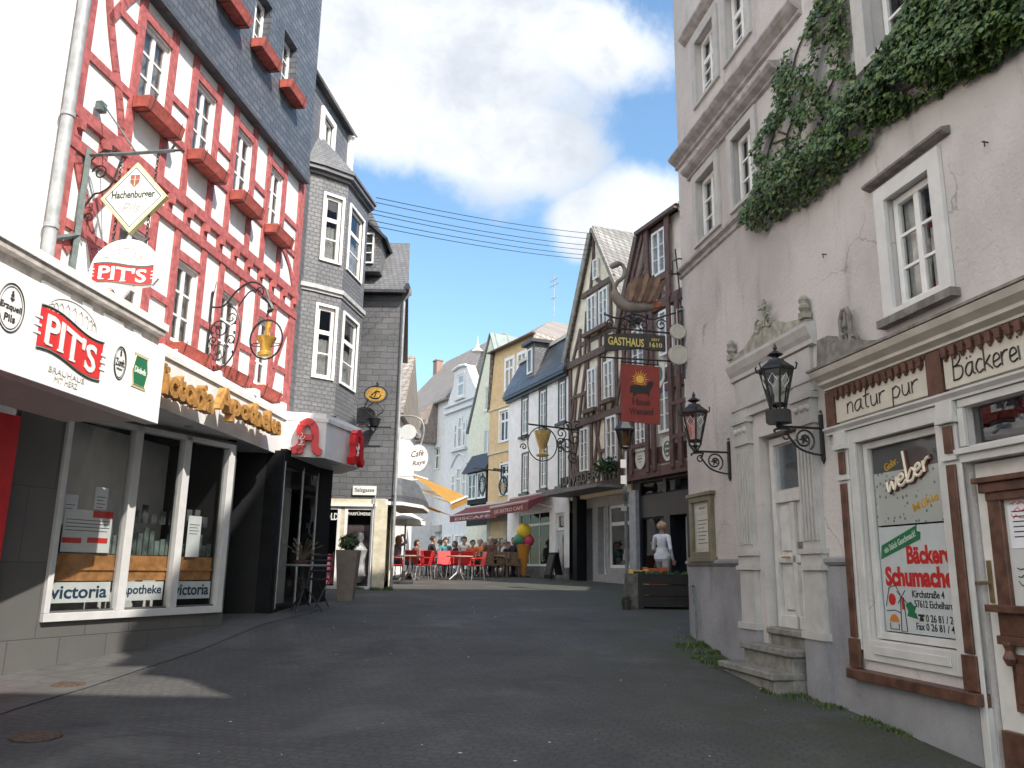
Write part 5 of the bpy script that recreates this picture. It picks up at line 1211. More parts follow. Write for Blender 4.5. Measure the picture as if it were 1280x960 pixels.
# small gilded coffee sign and street name sign
sg = thing('coffee_sign', 'small round gilded sign on an iron bracket fixed to the slate wall', 'sign', F.P(-.36, 5.7, .05))
mb = MB(); mb.prism([F.P(-.36+p[0], 5.72+p[1], .32) for p in circle((0, 0), .24, 24, .17)], F.n*.03); mb.build('disc', GOLD, sg)
mb = MB(); F.tube(mb, [(-.36+p[0], 5.72+p[1], .335) for p in circle((0, 0), .28, 24, .21)], .014, 5, True)
for pts in ([(-.50, 5.68), (-.42, 5.62), (-.28, 5.62), (-.22, 5.70)], [(-.46, 5.70), (-.34, 5.80), (-.26, 5.78)], [(-.38, 5.66), (-.34, 5.76)]): F.tube(mb, [(p[0], p[1], .355) for p in pts], .014, 5)
F.tube(mb, [(-.36, 5.93, .33), (-.36, 6.05, .2), (-.36, 6.05, .0)], .016, 5)
for sx in (-1, 1): F.tube(mb, [(-.36+sx*p[0], p[1], .33) for p in smooth_pts([(.05, 5.5), (.16, 5.42), (.20, 5.3), (.10, 5.22), (.04, 5.12)], 4)], .014, 5)
mb.lathe([(.10, -.16), (.15, 0), (.16, .02)], F.P(-.36, 5.10, .30), 12); F.tube(mb, [(-.8, 4.92, .3), (.05, 4.92, .3)], .018, 5); F.tube(mb, [(-.36, 4.92, .3), (-.36, 4.92, .0)], .018, 5)
mb.build('bracket', IRON, sg)
st = thing('street_sign', 'white street name plate on the slate wall above the perfume shop', 'sign', F.P(-.6, 3.3, .02))
mb = MB(); F.box(mb, -.84, -.27, 3.30, 3.52, .022, .04); mb.build('plate', flat('plate_white', (.74, .74, .72), .4), st)
mb = MB(); ftext(mb, F, 'Salzgasse', -.555, 3.41, .041, .47, .12, .002, .012); mb.build('lettering', MATS['band_ink'], st)
# cafe sign on a curved arm
cs = thing('cafe_sign', 'white oval cafe sign with brown script on a curved white arm', 'sign', (-2.9, 22, 4.4))
Q = Fac(0, 0, 90, org=(-2.48, 22.0))
mb = MB(); mb.prism([Q.P(p[0], 4.48+p[1], -.05) for p in circle((0, 0), .26, 28, .36)], Q.n*.10); mb.build('oval_board', flat('cafe_white', (.80, .79, .76), .4), cs)
for t_, x_, z_ in (('Café', -.02, 4.60), ('Raye', .03, 4.34)): mb = MB(); ftext(mb, Q, t_, x_, z_, .052, .34, .16, .003, .008, shear=.3, rot=.2); mb.build('script_lettering', flat('cafe_brown', (.07, .025, .02), .5), cs)
mb = MB(); mb.tube([Q.P(*p, 0) for p in smooth_pts([(-.55, 5.62), (-.2, 5.62), (.05, 5.5), (.12, 5.2), (.05, 4.84)], 6)], .022, 6); mb.tube([Q.P(*p, 0) for p in smooth_pts([(-.5, 5.0), (-.3, 5.15), (-.1, 5.2), (.05, 5.05)], 5)], .014, 5); mb.tube([Q.P(*p, 0) for p in spiral((-.05, 5.12), .03, .12, 1.4, 0)], .012, 5)
mb.build('arm', ZINC, cs)
mb = MB(); mb.prism([Q.P(-.30+p[0], 5.18+p[1], -.03) for p in circle((0, 0), .22, 22, .21)], Q.n*.05); mb.build('lamp_disc', flat('pale_disc', (.55, .57, .58), .4), cs)
# ochre awning
aw = thing('awning', 'ochre yellow fabric awning sloping out over the cafe tables', 'awning', (-2.7, 24.5, 3.6))
def cloth(name, col, tr):
    m = mat(name, col, .85, .08, 4); T = NT(m.node_tree); b = T.n['Principled BSDF']; t = T.new('ShaderNodeBsdfTranslucent'); t.inputs[0].default_value = (*tr, 1)
    x = T.new('ShaderNodeMixShader'); x.inputs[0].default_value = .5; T.link(b.outputs[0], x.inputs[1]); T.link(t.outputs[0], x.inputs[2]); T.link(x.outputs[0], T.n['Material Output'].inputs[0]); return m
OCH = cloth('ochre_fabric', (.62, .36, .09), (.75, .42, .10))
mb = MB(); a0, a1, b0, b1 = Vector((-2.85, 23.8, 4.22)), Vector((-2.75, 27.2, 4.45)), Vector((-1.72, 24.1, 3.45)), Vector((-1.42, 27.2, 3.92))
for i in range(10):
    t0, t1 = i/10, (i+1)/10
    mb.poly([a0.lerp(a1, t0), a0.lerp(a1, t1), b0.lerp(b1, t1), b0.lerp(b1, t0)])
    dz = Vector((0, 0, -.20-.03*(i % 2))); mb.poly([b0.lerp(b1, t0), b0.lerp(b1, t1), b0.lerp(b1, t1)+dz, b0.lerp(b1, t0)+dz])
mb.build('fabric', OCH, aw, recalc=False)
mb = MB(); mb.tube([b0, b1], .035, 6); mb.tube([a0, a1], .05, 6)
for t in (.05, .95): mb.tube([a0.lerp(a1, t), a0.lerp(a1, t)+Vector((-.75-.5*t, 0, -.05))], .03, 5)
for t in (.05, .5, .95): mb.tube([a0.lerp(a1, t)+Vector((0, 0, -.35)), (a0.lerp(a1, t)+b0.lerp(b1, t))/2+Vector((0, 0, -.22)), b0.lerp(b1, t)], .018, 5)
mb.build('frame', WHITE, aw)
mb = MB(); mb.tube([Vector((-3.35, 24.3, 3.6)), Vector((-2.05, 24.5, 3.22))], .03, 6)
mb.poly([Vector((-3.4, 24.3, 3.78)), Vector((-3.7, 26.8, 3.78)), Vector((-1.85, 26.8, 3.25)), Vector((-2.05, 24.5, 3.23))]); mb.build('lower_awning', cloth('ochre_second_fabric', (.52, .30, .10), (.60, .34, .10)), aw, recalc=False)

# white sunlit house strip behind the corner
bk = thing('white_back_house', 'narrow bright white house wall behind the slate corner house', 'house', (-5, 29, 1.3))
BF = Fac(0, 0, 90, org=(-4.05, 29)); mb = MB(); BF.wall(mb, -6, .0, .8, 6.9, [(-.55, -.3, 4.4, 5.4)]); mb.prism([BF.P(-6, .8, -.5), BF.P(0, .8, -.5), BF.P(0, 6.9, -.5), BF.P(-6, 6.9, -.5)], (0, 5, 0)); mb.F = BF.uv; mb.build('wall', [WHITEW, DARKIN], bk)
mb = MB(); mb.F = BF.uv; mb.prism([BF.P(-6.2, 6.9, .2), BF.P(-6.2, 7.0, .2), BF.P(-6.2, 9.8, -2.6), BF.P(-6.2, 6.9, -5.6)], BF.r*6.4); mb.build('roof', ROOFB, bk)

# =================================================================== the row of houses closing the street
ST = Fac(640, 40, 151); F = ST
def rects(d, *L): return [F.rect(*l, d) for l in L]
c7 = lambda x, y: (470+x/3.55, 380+y/3.55)
def r7(d, x0, y0, x1, y1): return F.rect(*c7(x0, y0), *c7(x1, y1), d)
# yellow
yh = thing('yellow_house', 'ochre yellow rendered house with paired white windows and a brown hipped roof', 'house', F.P(0, 1.5, 0))
YEL = mat('ochre_render', (.66, .455, .25), .9, .07, 4, .004, 40, stain=.15)
yw = [r7(0, 577, 250, 612, 372), r7(0, 632, 225, 668, 345), r7(0, 552, 480, 587, 605), r7(0, 602, 460, 637, 588), r7(0, 556, 716, 592, 843)]
yw.append((.62, 1.5, 5.25, 6.75)); yw = [(a, b, c, e) for a, b, c, e in yw]
mb = MB(); F.wall(mb, -2.65, 2.9, 3.1, 9.7, [(*h, .10, .4) for h in yw if h[3] < 10]); mb.F = F.uv
mb.poly([F.P(-2.65, 9.7), F.P(2.9, 9.7), F.P(2.0, 12.8), F.P(-2.15, 12.8)])
mb.cur = 0; mb.prism([F.P(-2.6, .8, -.5), F.P(2.85, .8, -.5), F.P(2.85, 9.7, -.5), F.P(1.95, 12.8, -.5), F.P(-2.1, 12.8, -.5), F.P(-2.6, 9.7, -.5)], F.n*-7)
mb.poly([F.P(-2.65, .8, 0), F.P(-2.65, 9.7, 0), F.P(-2.65, 9.7, -.6), F.P(-2.65, .8, -.6)])
mb.build('wall', [YEL, DARKIN], yh)
for h in yw: window(yh, F, *h, -.05 if h[3] < 10 else .03, .09, 2, 1, casing=.09, cd=(.003, .05), transom=.7)
mb = MB()
for z0, z1, d1 in ((9.62, 9.72, .05), (7.33, 7.45, .06), (4.75, 4.95, .06)): F.box(mb, -2.68, 2.9, z0, z1, .003, d1)
mb.build('string_course', mat('cream_trim', (.62, .52, .36), .8, .06), yh)
mb = MB(); F.wall(mb, -2.65, 2.9, .8, 4.74, [(-2.3, -.9, 1.6, 3.9), (-.6, .2, 1.5, 3.9), (.5, 2.4, 1.7, 3.9)], d=.02); mb.build('ground_floor_wall', [mat('stone_render', (.42, .38, .32), .9, .1), DARKIN], yh)
for a, b in ((-2.3, -.9), (.5, 2.4)): window(yh, F, a, b, 1.6, 3.9, -.1, .07, 2, 1, gm=SHOPG, transom=.75, name='shop_window')
window(yh, F, -.6, .2, 1.5, 3.9, -.1, .08, 1, 1, gm=SHOPG, transom=.75, name='shop_door')
ax, az = F.hit(687, 401, -2.6); mb = MB(); mb.F = F.uv
A0, A1, A2, B0, B1 = F.P(-2.28, 12.72, .22), F.P(2.1, 12.72, .22), F.P(ax, az, -2.6), F.P(ax, az, -7.5), F.P(0, 0, 0)
L0, L1, R0, R1 = F.P(-2.74, 9.6, .10), F.P(-2.74, 9.6, -7.5), F.P(3.0, 9.6, .10), F.P(3.0, 9.6, -7.5)
A0b, A1b = F.P(-2.28, 12.72, -7.5), F.P(2.1, 12.72, -7.5)
mb.poly([A0, A1, A2]); mb.poly([A1, A1b, B0, A2]); mb.poly([A0, A2, B0, A0b]); mb.poly([R0, R1, A1b, A1]); mb.poly([L0, A0, A0b, L1])
mb.build('roof', ROOFB, yh, recalc=False)
mb = MB(); F.slab(mb, -2.5, 12.66, 2.25, 12.66, .07, .15, .34); mb.build('eaves', BROWN, yh)
mb = MB(); F.tube(mb, [(-.2, 14.6, -2.4), (-.2, 16.8, -2.4)], .03, 5)
for z, l in ((16.6, .4), (16.3, .5), (15.6, .3)): F.tube(mb, [(-.2-l, z, -2.4), (-.2+l, z, -2.4)], .018, 4)
mb.build('aerial', ZINC, yh)
# pale green gable
gh = thing('green_gable_house', 'pale green house with a steep street gable and seamed metal roof', 'house', F.P(-3.5, 1.5, -1.2)); d = -1.2
GRN = mat('pale_green_render', (.70, .685, .56), .9, .06, 4, .004, 40)
axp, azp = F.hit(613.7, 416.6, d); exl, ezl = F.hit(585, 540, d); hw = axp-exl
gl_, gr_ = exl+.12, axp+hw-.12
mb = MB(); mb.F = F.uv; mb.prism([F.P(gl_, .8, d), F.P(gr_, .8, d), F.P(gr_, ezl, d), F.P(axp, azp-.1, d), F.P(gl_, ezl, d)], F.n*-7); mb.build('wall', GRN, gh)
mb = MB(); mb.F = F.uv; sl2 = (azp-ezl)/hw
for sx in (-1, 1): F.slab(mb, axp, azp-.02, axp+sx*(hw+.06), ezl-.06*sl2, .07, d+.10, d-7)
mb.build('roof', METALROOF, gh)
mb = MB()
for k in range(8): 
    p0, p1 = F.P(axp+.03, azp+.1, d-.2-k*.8), F.P(axp+hw, ezl+.15, d-.2-k*.8); mb.tube([p0, p1], .04, 4)
mb.build('roof_seams', METALROOF, gh)
for (x0, y0, x1, y1) in ((487, 368, 517, 465), (482, 560, 517, 658)):
    h = r7(d, x0, y0, x1, y1); window(gh, F, *h, d+.02, .08, 2, 3, casing=.10, cd=(d+.002, d+.06), casing_m=GRN)
h = r7(d, 445, 760, 520, 862)
og = MB(); F.box(og, h[0]-.15, h[1]+.1, h[2]-.25, h[3]+.05, d, d+.45); F.poly(og, [(h[0]-.1, h[2]-.25), (h[0]+.05, h[2]-.7), (h[0]+.12, h[2]-.25)], d+.1, d+.3); F.poly(og, [(h[1]-.2, h[2]-.25), (h[1]-.1, h[2]-.6), (h[1], h[2]-.25)], d+.1, d+.3); og.build('oriel', BLACKP, gh)
mb = MB(); mb.prism([F.P(h[0]-.4, h[3]+.05, d+.75), F.P(h[0]-.4, h[3]+1.1, d+.1), F.P(h[0]-.4, h[3]+.05, d+.1)], F.r*(h[1]-h[0]+.75)); mb.build('oriel_roof', SLATER, gh)
m_ = (h[0]+h[1])/2
for a, b in ((h[0], m_-.06), (m_+.06, h[1])): window(gh, F, a, b, h[2], h[3], d+.48, .09, 2, 2, name='oriel_window')
mb = MB(); F.box(mb, gl_+.02, gr_, 3.95, 4.6, d+.003, d+.02); F.box(mb, -4.6, -2.7, 1.6, 3.9, d+.003, d+.03); mb.build('shop_front', BLACKP, gh)
window(gh, F, -4.5, -3.7, 1.7, 3.7, d+.06, .07, 2, 1, gm=SHOPG, name='shop_window'); window(gh, F, -3.6, -2.8, 1.5, 3.7, d+.06, .07, 1, 1, gm=SHOPG, name='shop_door')
# pale blue-grey ornate gable
ogh = thing('ornate_gable_house', 'pale blue grey house with a curved ornamental gable and triple windows', 'house', F.P(-6.5, 1.5, -2)); d = -2.0
BLU = mat('pale_blue_render', (.64, .645, .66), .9, .05, 4, .004, 40, stain=.12)
pl = [F.hit(*c7(x, y), d) for x, y in ((310, 480), (330, 400), (345, 360), (350, 295), (375, 272), (402, 268), (412, 300), (432, 350), (470, 420))]
xl, xr = pl[0][0], pl[-1][0]+1.2
mb = MB(); mb.F = F.uv; mb.prism([F.P(xl, .8, d), F.P(xr, .8, d), F.P(xr, pl[-1][1], d)]+[F.P(x, z, d) for x, z in pl[::-1]], F.n*-.6); mb.prism([F.P(xl+.1, .8, d-.6), F.P(xr, .8, d-.6), F.P(xr, 10.6, d-.6), F.P(xl+.1, 10.6, d-.6)], F.n*-7); mb.build('wall', BLU, ogh)
mb = MB()
for (y0, x0, y1, x1, t) in ((490, 312, 437, 432, .22), (462, 318, 410, 440, .10)):
    (a, za), (b, zb) = F.hit(*c7(x0, y0), d), F.hit(*c7(x1, y1), d); zm = (za+zb)/2; F.box(mb, xl-.05, xr, zm-t/2, zm+t/2, d+.002, d+.16)
for (u0, u1, z) in ((350, 405, 290),): (a, za), (b, zb) = F.hit(*c7(345, 298), d), F.hit(*c7(405, 270), d); F.tube(mb, [(a, za, d+.08), ((a+b)/2, max(za, zb)+.12, d+.08), (b, zb, d+.08)], .09, 6)
mb.build('cornice', BLU, ogh)
trip = [r7(d, 366, 320, 391, 405), r7(d, 350, 510, 398, 630), r7(d, 338, 735, 400, 858)]
for i, h in enumerate(trip):
    if i == 0: window(ogh, F, *h, d+.02, .10, 1, 1, casing=.12, casing_m=BLU, cd=(d+.002, d+.08), transom=.6)
    else:
        w3 = (h[1]-h[0]); 
        for k, (a, b, zf) in enumerate(((0, .26, .80), (.33, .67, 1), (.74, 1, .80))): window(ogh, F, h[0]+a*w3, h[0]+b*w3, h[2], h[2]+(h[3]-h[2])*zf, d+.02, .08, 1, 1, transom=.66, casing=.05, casing_m=BLU, cd=(d+.002, d+.05))
    sb = MB(); F.box(sb, h[0]-.25, h[1]+.25, h[2]-.2, h[2]-.08, d+.002, d+.18); sb.build('window_sill', BLU, ogh)
h = trip[2]; mb = MB(); F.tube(mb, [(h[0]-.1+(h[1]-h[0]+.2)*i/12, h[3]+.15+.75*sin(pi*i/12), d+.04) for i in range(13)], .07, 6); mb.build('window_arch', BLU, ogh)
mb = MB(); mb.F = F.uv
zr = F.hit(595, 441, d-1.5)[1]; mb.prism([F.P(xl+.3, 10.5, d-.6), F.P(xr, 10.5, d-.6), F.P(xr-1.2, zr, d-1.5), F.P(xl+2, zr, d-1.5)], F.n*-4)
mb.build('roof', ROOFB, ogh)
mb = MB(); fx, fz = F.hit(597, 437, d-1.2); mb.lathe([(.45, 0), (.32, .10), (.26, .16), (.10, .28), (.09, .34), (.13, .42), (.04, .52), (.02, .8), (.005, 1.1)], F.P(fx, fz-.15, d-1.2), 10); mb.build('finial', WHITE, ogh)
window(ogh, F, xl+.4, xl+1.6, 1.5, 3.6, d+.04, .10, 2, 1, gm=SHOPG, transom=.75, name='shop_window'); window(ogh, F, xl+2.0, xl+3.2, 1.5, 3.6, d+.04, .10, 2, 1, gm=SHOPG, transom=.75, name='shop_window')
# grey white house at the far end
eh = thing('pale_grey_house', 'long pale grey house with small windows and a broad brown roof with chimney', 'house', F.P(-11, 1.5, -2.2)); d = -2.2
GRYW = mat('pale_grey_render', (.62, .62, .625), .9, .05, 4, .004, 40, stain=.12)
ex0, ez0 = F.hit(509.4, 520.8, d); 
gwn = [r7(d, 193, 510, 213, 575), r7(d, 243, 490, 263, 562), r7(d, 262, 640, 282, 730)]
mb = MB(); zE = ez0; F.wall(mb, -22, xl-.02, .8, zE, [(*h, .15, .4) for h in gwn]+[(-13.4, -11.6, 1.6, 3.7), (-11.2, -9.2, 1.6, 3.7)], d=d); mb.cur = 0; mb.prism([F.P(-22, .8, d-.5), F.P(xl-.02, .8, d-.5), F.P(xl-.02, zE, d-.5), F.P(-22, zE, d-.5)], F.n*-8); mb.build('wall', [GRYW, DARKIN], eh)
for h in gwn: window(eh, F, *h, d-.08, .08, 2, 1, transom=.66, casing=.10, casing_m=GRYW, cd=(d+.002, d+.05))
for a, b in ((-13.4, -11.6), (-11.2, -9.2)): window(eh, F, a, b, 1.6, 3.7, d-.08, .10, 3, 1, gm=SHOPG, transom=.72, name='shop_window')
mb = MB(); F.box(mb, -14, xl-.05, 3.85, 4.25, d+.003, d+.35); mb.build('shop_fascia', mat('shop_fascia_grey', (.40, .40, .40), .6), eh)
zR = F.hit(530, 466, d-4)[1]; mb = MB(); mb.F = F.uv; mb.prism([F.P(-22, zE, d+.35), F.P(-22, zE+.12, d+.35), F.P(-22, zR, d-4), F.P(-22, zE, d-8.5)], F.r*(xl+22+.2)); mb.build('roof', ROOFB, eh)
cx_, cz_2 = F.hit(546, 476, d-3.2); mb = MB(); F.box(mb, cx_-.34, cx_+.34, zR-1.2, zR-.12, d-3.5, d-3.0); F.box(mb, cx_-.39, cx_+.39, zR-.12, zR-.02, d-3.55, d-2.95); mb.F = F.uv; mb.build('chimney', tiles('brick_chimney', (.36, .12, .08), (.42, .16, .10), (.25, .22, .2), .24, .075, .012, .85, .01), eh)
lr = thing('brown_roof_house', 'brown roofed house peeping out at the left end of the street row', 'house', F.P(-19, 1.5, .6))
mb = MB(); F.box(mb, -24, -14.6, .8, 9.6, -6, .6); mb.build('wall', GRYW, lr)
mb = MB(); mb.F = F.uv; mb.prism([F.P(-24.2, 9.6, .9), F.P(-24.2, 9.75, .9), F.P(-24.2, 13.2, -2.8), F.P(-24.2, 9.6, -6.2)], F.r*9.9); mb.build('roof', mat('brown_plain_roof', (.20, .17, .15), .8, .2, 6), lr)

# =================================================================== white mansard house
F = MID
wm = thing('white_mansard_house', 'white rendered house with black framed windows and a dark slate mansard roof', 'house', F.P(-9, 1.4, 0))
W0, W1_ = -12.15, -6.55
wwin = [(-10.82, -10.15, 6.68, 8.22), (-9.12, -8.42, 6.68, 8.22), (-7.42, -6.80, 6.68, 8.22), (-10.72, -10.06, 4.46, 6.02), (-9.02, -8.34, 4.46, 6.02), (-7.42, -6.82, 4.46, 6.02)]
mb = MB(); F.wall(mb, W0, W1_, .8, 8.5, [(*h, .12, .5) for h in wwin]+[(-10.95, -8.15, 1.75, 3.7, .1, .5), (-7.65, -6.95, 1.5, 3.55, .2, .5)])
mb.cur = 0; mb.prism([F.P(W0, .8, -.6), F.P(W1_, .8, -.6), F.P(W1_, 8.5, -.6), F.P(W0, 8.5, -.6)], F.n*-7); mb.poly([F.P(W0, .8, 0), F.P(W0, 8.5, 0), F.P(W0, 8.5, -.6), F.P(W0, .8, -.6)])
mb.build('wall', [WHITEW, DARKIN], wm)
BLKF = flat('black_window_frame', (.035, .037, .04), .45)
for h in wwin:
    window(wm, F, h[0]+.06, h[1]-.06, h[2]+.06, h[3]-.05, -.03, .08, 2, 3, casing=.065, casing_m=BLKF, cd=(-.03, .025), curtain=[(0, .55, 0, 1)])
    mb = MB(); F.box(mb, h[0]-.08, h[1]+.08, h[2]-.09, h[2], .003, .12); mb.build('window_sill', BLKF, wm)
window(wm, F, -10.95, -8.15, 1.75, 3.7, -.06, .07, 3, 1, gm=SHOPG, transom=.78, name='shop_window')
window(wm, F, -7.65, -6.95, 2.95, 3.55, -.1, .10, 1, 1, name='door_fanlight')
mb = MB(); F.box(mb, -7.63, -6.97, 1.52, 2.94, -.16, -.10); dr = wm_door = mb.build('door', mat('grey_white_door', (.50, .51, .53), .5), wm)
mb = MB(); F.box(mb, -7.28, -7.06, 1.7, 2.8, -.099, -.08); mb.build('door_pane', GLASS, dr); mb = MB(); F.tube(mb, [(-7.5, 2.1, -.09), (-7.5, 2.3, -.04)], .02, 5); mb.build('handle', ZINC, dr)
mb = MB(); F.box(mb, W0, -7.75, .9, 1.74, .003, .05); F.box(mb, -6.9, W1_, .9, 1.70, .003, .05); F.box(mb, -7.75, -6.9, 1.0, 1.45, .003, .3); mb.F = F.uv; mb.build('plinth', DARKSTONE, wm)
mb = MB(); F.box(mb, W0-.08, W1_, 8.26, 8.36, .003, .14); F.box(mb, W0-.1, W1_, 8.365, 8.46, .003, .24); mb.build('eaves_cornice', BLKF, wm)
mb = MB(); mb.F = F.uv
pr = [(.26, 8.47), (.10, 8.85), (-.55, 10.05), (-.75, 10.15), (-3.2, 12.0), (-7.6, 8.47)]
mb.prism([F.P(W0-.2, z, dd) for dd, z in pr], F.r*(W1_-W0+.2)); mb.build('roof', SLATER, wm)
mb = MB(); mb.prism([F.P(W0-.3, 10.02, -.45), F.P(W0-.3, 10.16, -.45), F.P(W0-.3, 10.26, -.68), F.P(W0-.3, 10.1, -.68)], F.r*(W1_-W0+.3)); mb.build('roof_edge', flat('cream_edge', (.55, .53, .48), .7), wm)
mb = MB(); mb.F = F.uv; mb.prism([F.P(-10.1, 8.85, .12), F.P(-9.35, 8.85, .12), F.P(-9.3, 10.15, .12), F.P(-10.1, 10.15, .12)], F.n*-1.0); mb.build('dormer', SLATEB, wm)
mb = MB(); mb.prism([F.P(-10.25, 10.15, .30), F.P(-9.15, 10.15, .30), F.P(-9.15, 10.28, .30), F.P(-10.25, 10.28, .30)], F.n*-1.3); mb.build('dormer_roof', SLATER, wm)
window(wm, F, -9.98, -9.5, 9.0, 10.0, .14, .08, 1, 1, name='dormer_window')

# =================================================================== cream half-timbered gable house
DKB = mat('dark_brown_timber', (.125, .078, .06), .7, .25, 8, .004, 60)
CRI = mat('cream_infill', (.76, .69, .56), .9, .08, 4, .005, 40, stain=.2)
g1 = thing('timber_gable_house', 'cream and brown half-timbered house with a steep gable and mossy tiled roof', 'house', F.P(-4.5, 1.3, 0))
G0, G1, GA, GE, GT = -6.50, -2.42, -4.60, 9.05, 13.0
mb = MB(); mb.F = F.uv
h1w = [(-4.98, -4.38, 6.75, 8.1), (-3.85, -3.25, 6.85, 8.1), (-5.55, -4.95, 4.75, 6.2), (-3.75, -3.10, 4.85, 6.3), (-4.98, -4.35, 9.35, 10.6), (-4.15, -3.55, 9.35, 10.6), (-4.55, -4.2, 11.1, 11.8)]
mb.prism([F.P(G0, 3.9, 0), F.P(G1, 3.9, 0), F.P(G1, GE+.4, 0), F.P(GA, GT-.15, 0), F.P(G0, GE+.1, 0)], F.n*-7)
mb.build('wall', CRI, g1)
mb = MB(); T0, T1 = .003, .06
def bm_(x0, z0, x1, z1, w_=.15, e=0): F.beam(mb, x0, z0, x1, z1, w_, T0+e, T1+e)
F.box(mb, G0, G1, 8.45, 8.68, T0, .12); F.box(mb, G0, G1, 6.3, 6.52, T0, .12); F.box(mb, G0, G1, 4.12, 4.34, T0, .14); F.box(mb, -5.45, -3.2, 10.72, 10.9, T0, .08); F.box(mb, -6.0, -2.9, 9.05, 9.2, T0, .05)
for x in (G0+.1, G1-.1): bm_(x, 4.3, x, 8.5, .2, .001)
for x in (-5.65, -4.2, -5.0, -3.0): bm_(x, 8.6, x, 10.0 if x > -5.5 else 9.6, .13, .001)
for x in (-5.1, -4.28, -3.95, -3.15): bm_(x, 6.5, x, 8.5, .14, .001); 
for x in (-5.65, -4.85, -3.85, -3.0): bm_(x, 4.3, x, 6.35, .14, .001)
for x in (-5.05, -4.27, -3.46): bm_(x, 9.1, x, 10.8, .12, .001)
for a in ((-6.4, 6.5, -5.7, 8.45), (-5.2, 8.45, -5.75, 6.5), (-3.2, 6.5, -2.55, 8.4), (-6.4, 4.3, -5.75, 6.3), (-5.8, 4.35, -6.35, 6.3), (-4.8, 4.3, -4.3, 6.3), (-4.0, 4.3, -4.6, 6.3), (-2.9, 4.3, -2.5, 6.3), (-6.2, 8.7, -5.6, 9.7), (-5.3, 8.7, -5.15, 10.2), (-3.3, 8.7, -2.9, 9.9), (-3.6, 8.6, -3.95, 9.2), (-4.85, 10.9, -4.6, 12.1), (-4.1, 10.9, -4.4, 11.1), (-4.62, 11.9, -4.62, 12.8)): bm_(*a, .12, .002)
for z in (5.3, 7.4): bm_(-6.4, z, -5.2, z, .11, .003); bm_(-4.3, z-.9 if z > 7 else z, -3.9, z-.9 if z > 7 else z, .11, .003)
for x in (-6.15, -5.9, -5.35, -4.75, -4.4, -3.6, -3.3, -2.75): bm_(x, 4.3, x+.10, 4.85 if -5.6 < x < -3 else 5.3, .09, .0035)
for x in (-6.1, -5.4, -4.75, -4.1, -3.5, -2.9): bm_(x, 6.5, x+.15, 6.75 if -5.1 < x < -3 else 7.3, .10, .003)
mb.build('timber_frame', DKB, g1)
for h in h1w:
    small = h[3]-h[2] < 1
    window(g1, F, *h, .085, .06 if small else .07, 1 if small else 2, 2 if small else 3, casing=.0, curtain=None, th=.07)
for h in h1w[:6]: mb = MB(); F.box(mb, h[0]-.1, h[1]+.1, h[2]-.14, h[2]-.01, .12, .26); mb.build('window_sill', DKB, g1)
mb = MB(); mb.F = F.uv
F.slab(mb, GA, GT, -2.3, 9.0, .12, .12, -7.5); F.slab(mb, GA, GT, -6.72, 8.85, .12, .12, -7.5)
mb.build('roof', ROOFG, g1)
mb = MB(); F.slab(mb, GA, GT-.22, -6.66, 8.70, .24, .122, .17); F.slab(mb, GA, GT-.10, -2.6, 9.65, .14, .122, .16); mb.build('bargeboard', mat('grey_bargeboard', (.27, .245, .21), .8, .2, 6), g1)
mb = MB(); F.wall(mb, G0, G1, .8, 4.1, [(-6.35, -5.35, 1.3, 3.6, .6, .8), (-4.3, -2.75, 1.7, 3.6, .12, .8), (-5.0, -4.45, 1.5, 3.6, .3, .8)], d=-.25); mb.build('ground_floor_wall', [mat('pale_shop_wall', (.36, .36, .36), .8, .1), DARKIN], g1)
mb = MB(); F.box(mb, -6.05, -5.75, .9, 4.0, -.24, .12); F.box(mb, G0, -6.3, .9, 3.9, -.24, -.1); mb.build('black_pillar', BLACKP, g1)
window(g1, F, -4.3, -2.75, 1.7, 3.6, -.33, .09, 1, 1, gm=SHOPG, transom=.72, name='shop_window'); window(g1, F, -5.0, -4.45, 1.5, 3.6, -.5, .07, 1, 1, gm=SHOPG, name='shop_door')
mb = MB(); random.seed(5)
for k in range(16): c = F.P(-4.2+random.random()*1.3, 1.8+random.random()*.55*random.random(), -.55-random.random()*.2); mb.box(c, .18, .15, .2, random.random())
mb.build('window_display', mat('display_mix', (.34, .33, .32), .5, .8, 2.2), g1)
mb = MB(); F.poly(mb, [(-6.72, 4.02), (-2.75, 4.02), (-2.75, 4.10), (-6.72, 4.22)], -.2, .95); mb.build('flat_canopy', mat('canopy_grey', (.17, .165, .16), .7, .15), g1)
mb = MB(); ftext(mb, F, 'JUWELIER', -4.3, 4.36, .80, 2.6, .34, .03, .01); mb.build('canopy_lettering', mat('bronze_letter', (.07, .06, .05), .5), g1)
mb = MB(); random.seed(8)
for k in range(260):
    c = F.P(-3.95+random.random()*1.15, 4.62+random.random()*.32-(.2 if random.random() < .3 else 0), .26+random.random()*.2); s = .07; u = Vector((random.gauss(0, 1), random.gauss(0, 1), random.gauss(0, 1))).normalized(); v = u.orthogonal().normalized(); mb.poly([c-u*s, c+v*s*.5, c+u*s, c-v*s*.5])
mb.build('window_plants', GREEND, g1, recalc=False)

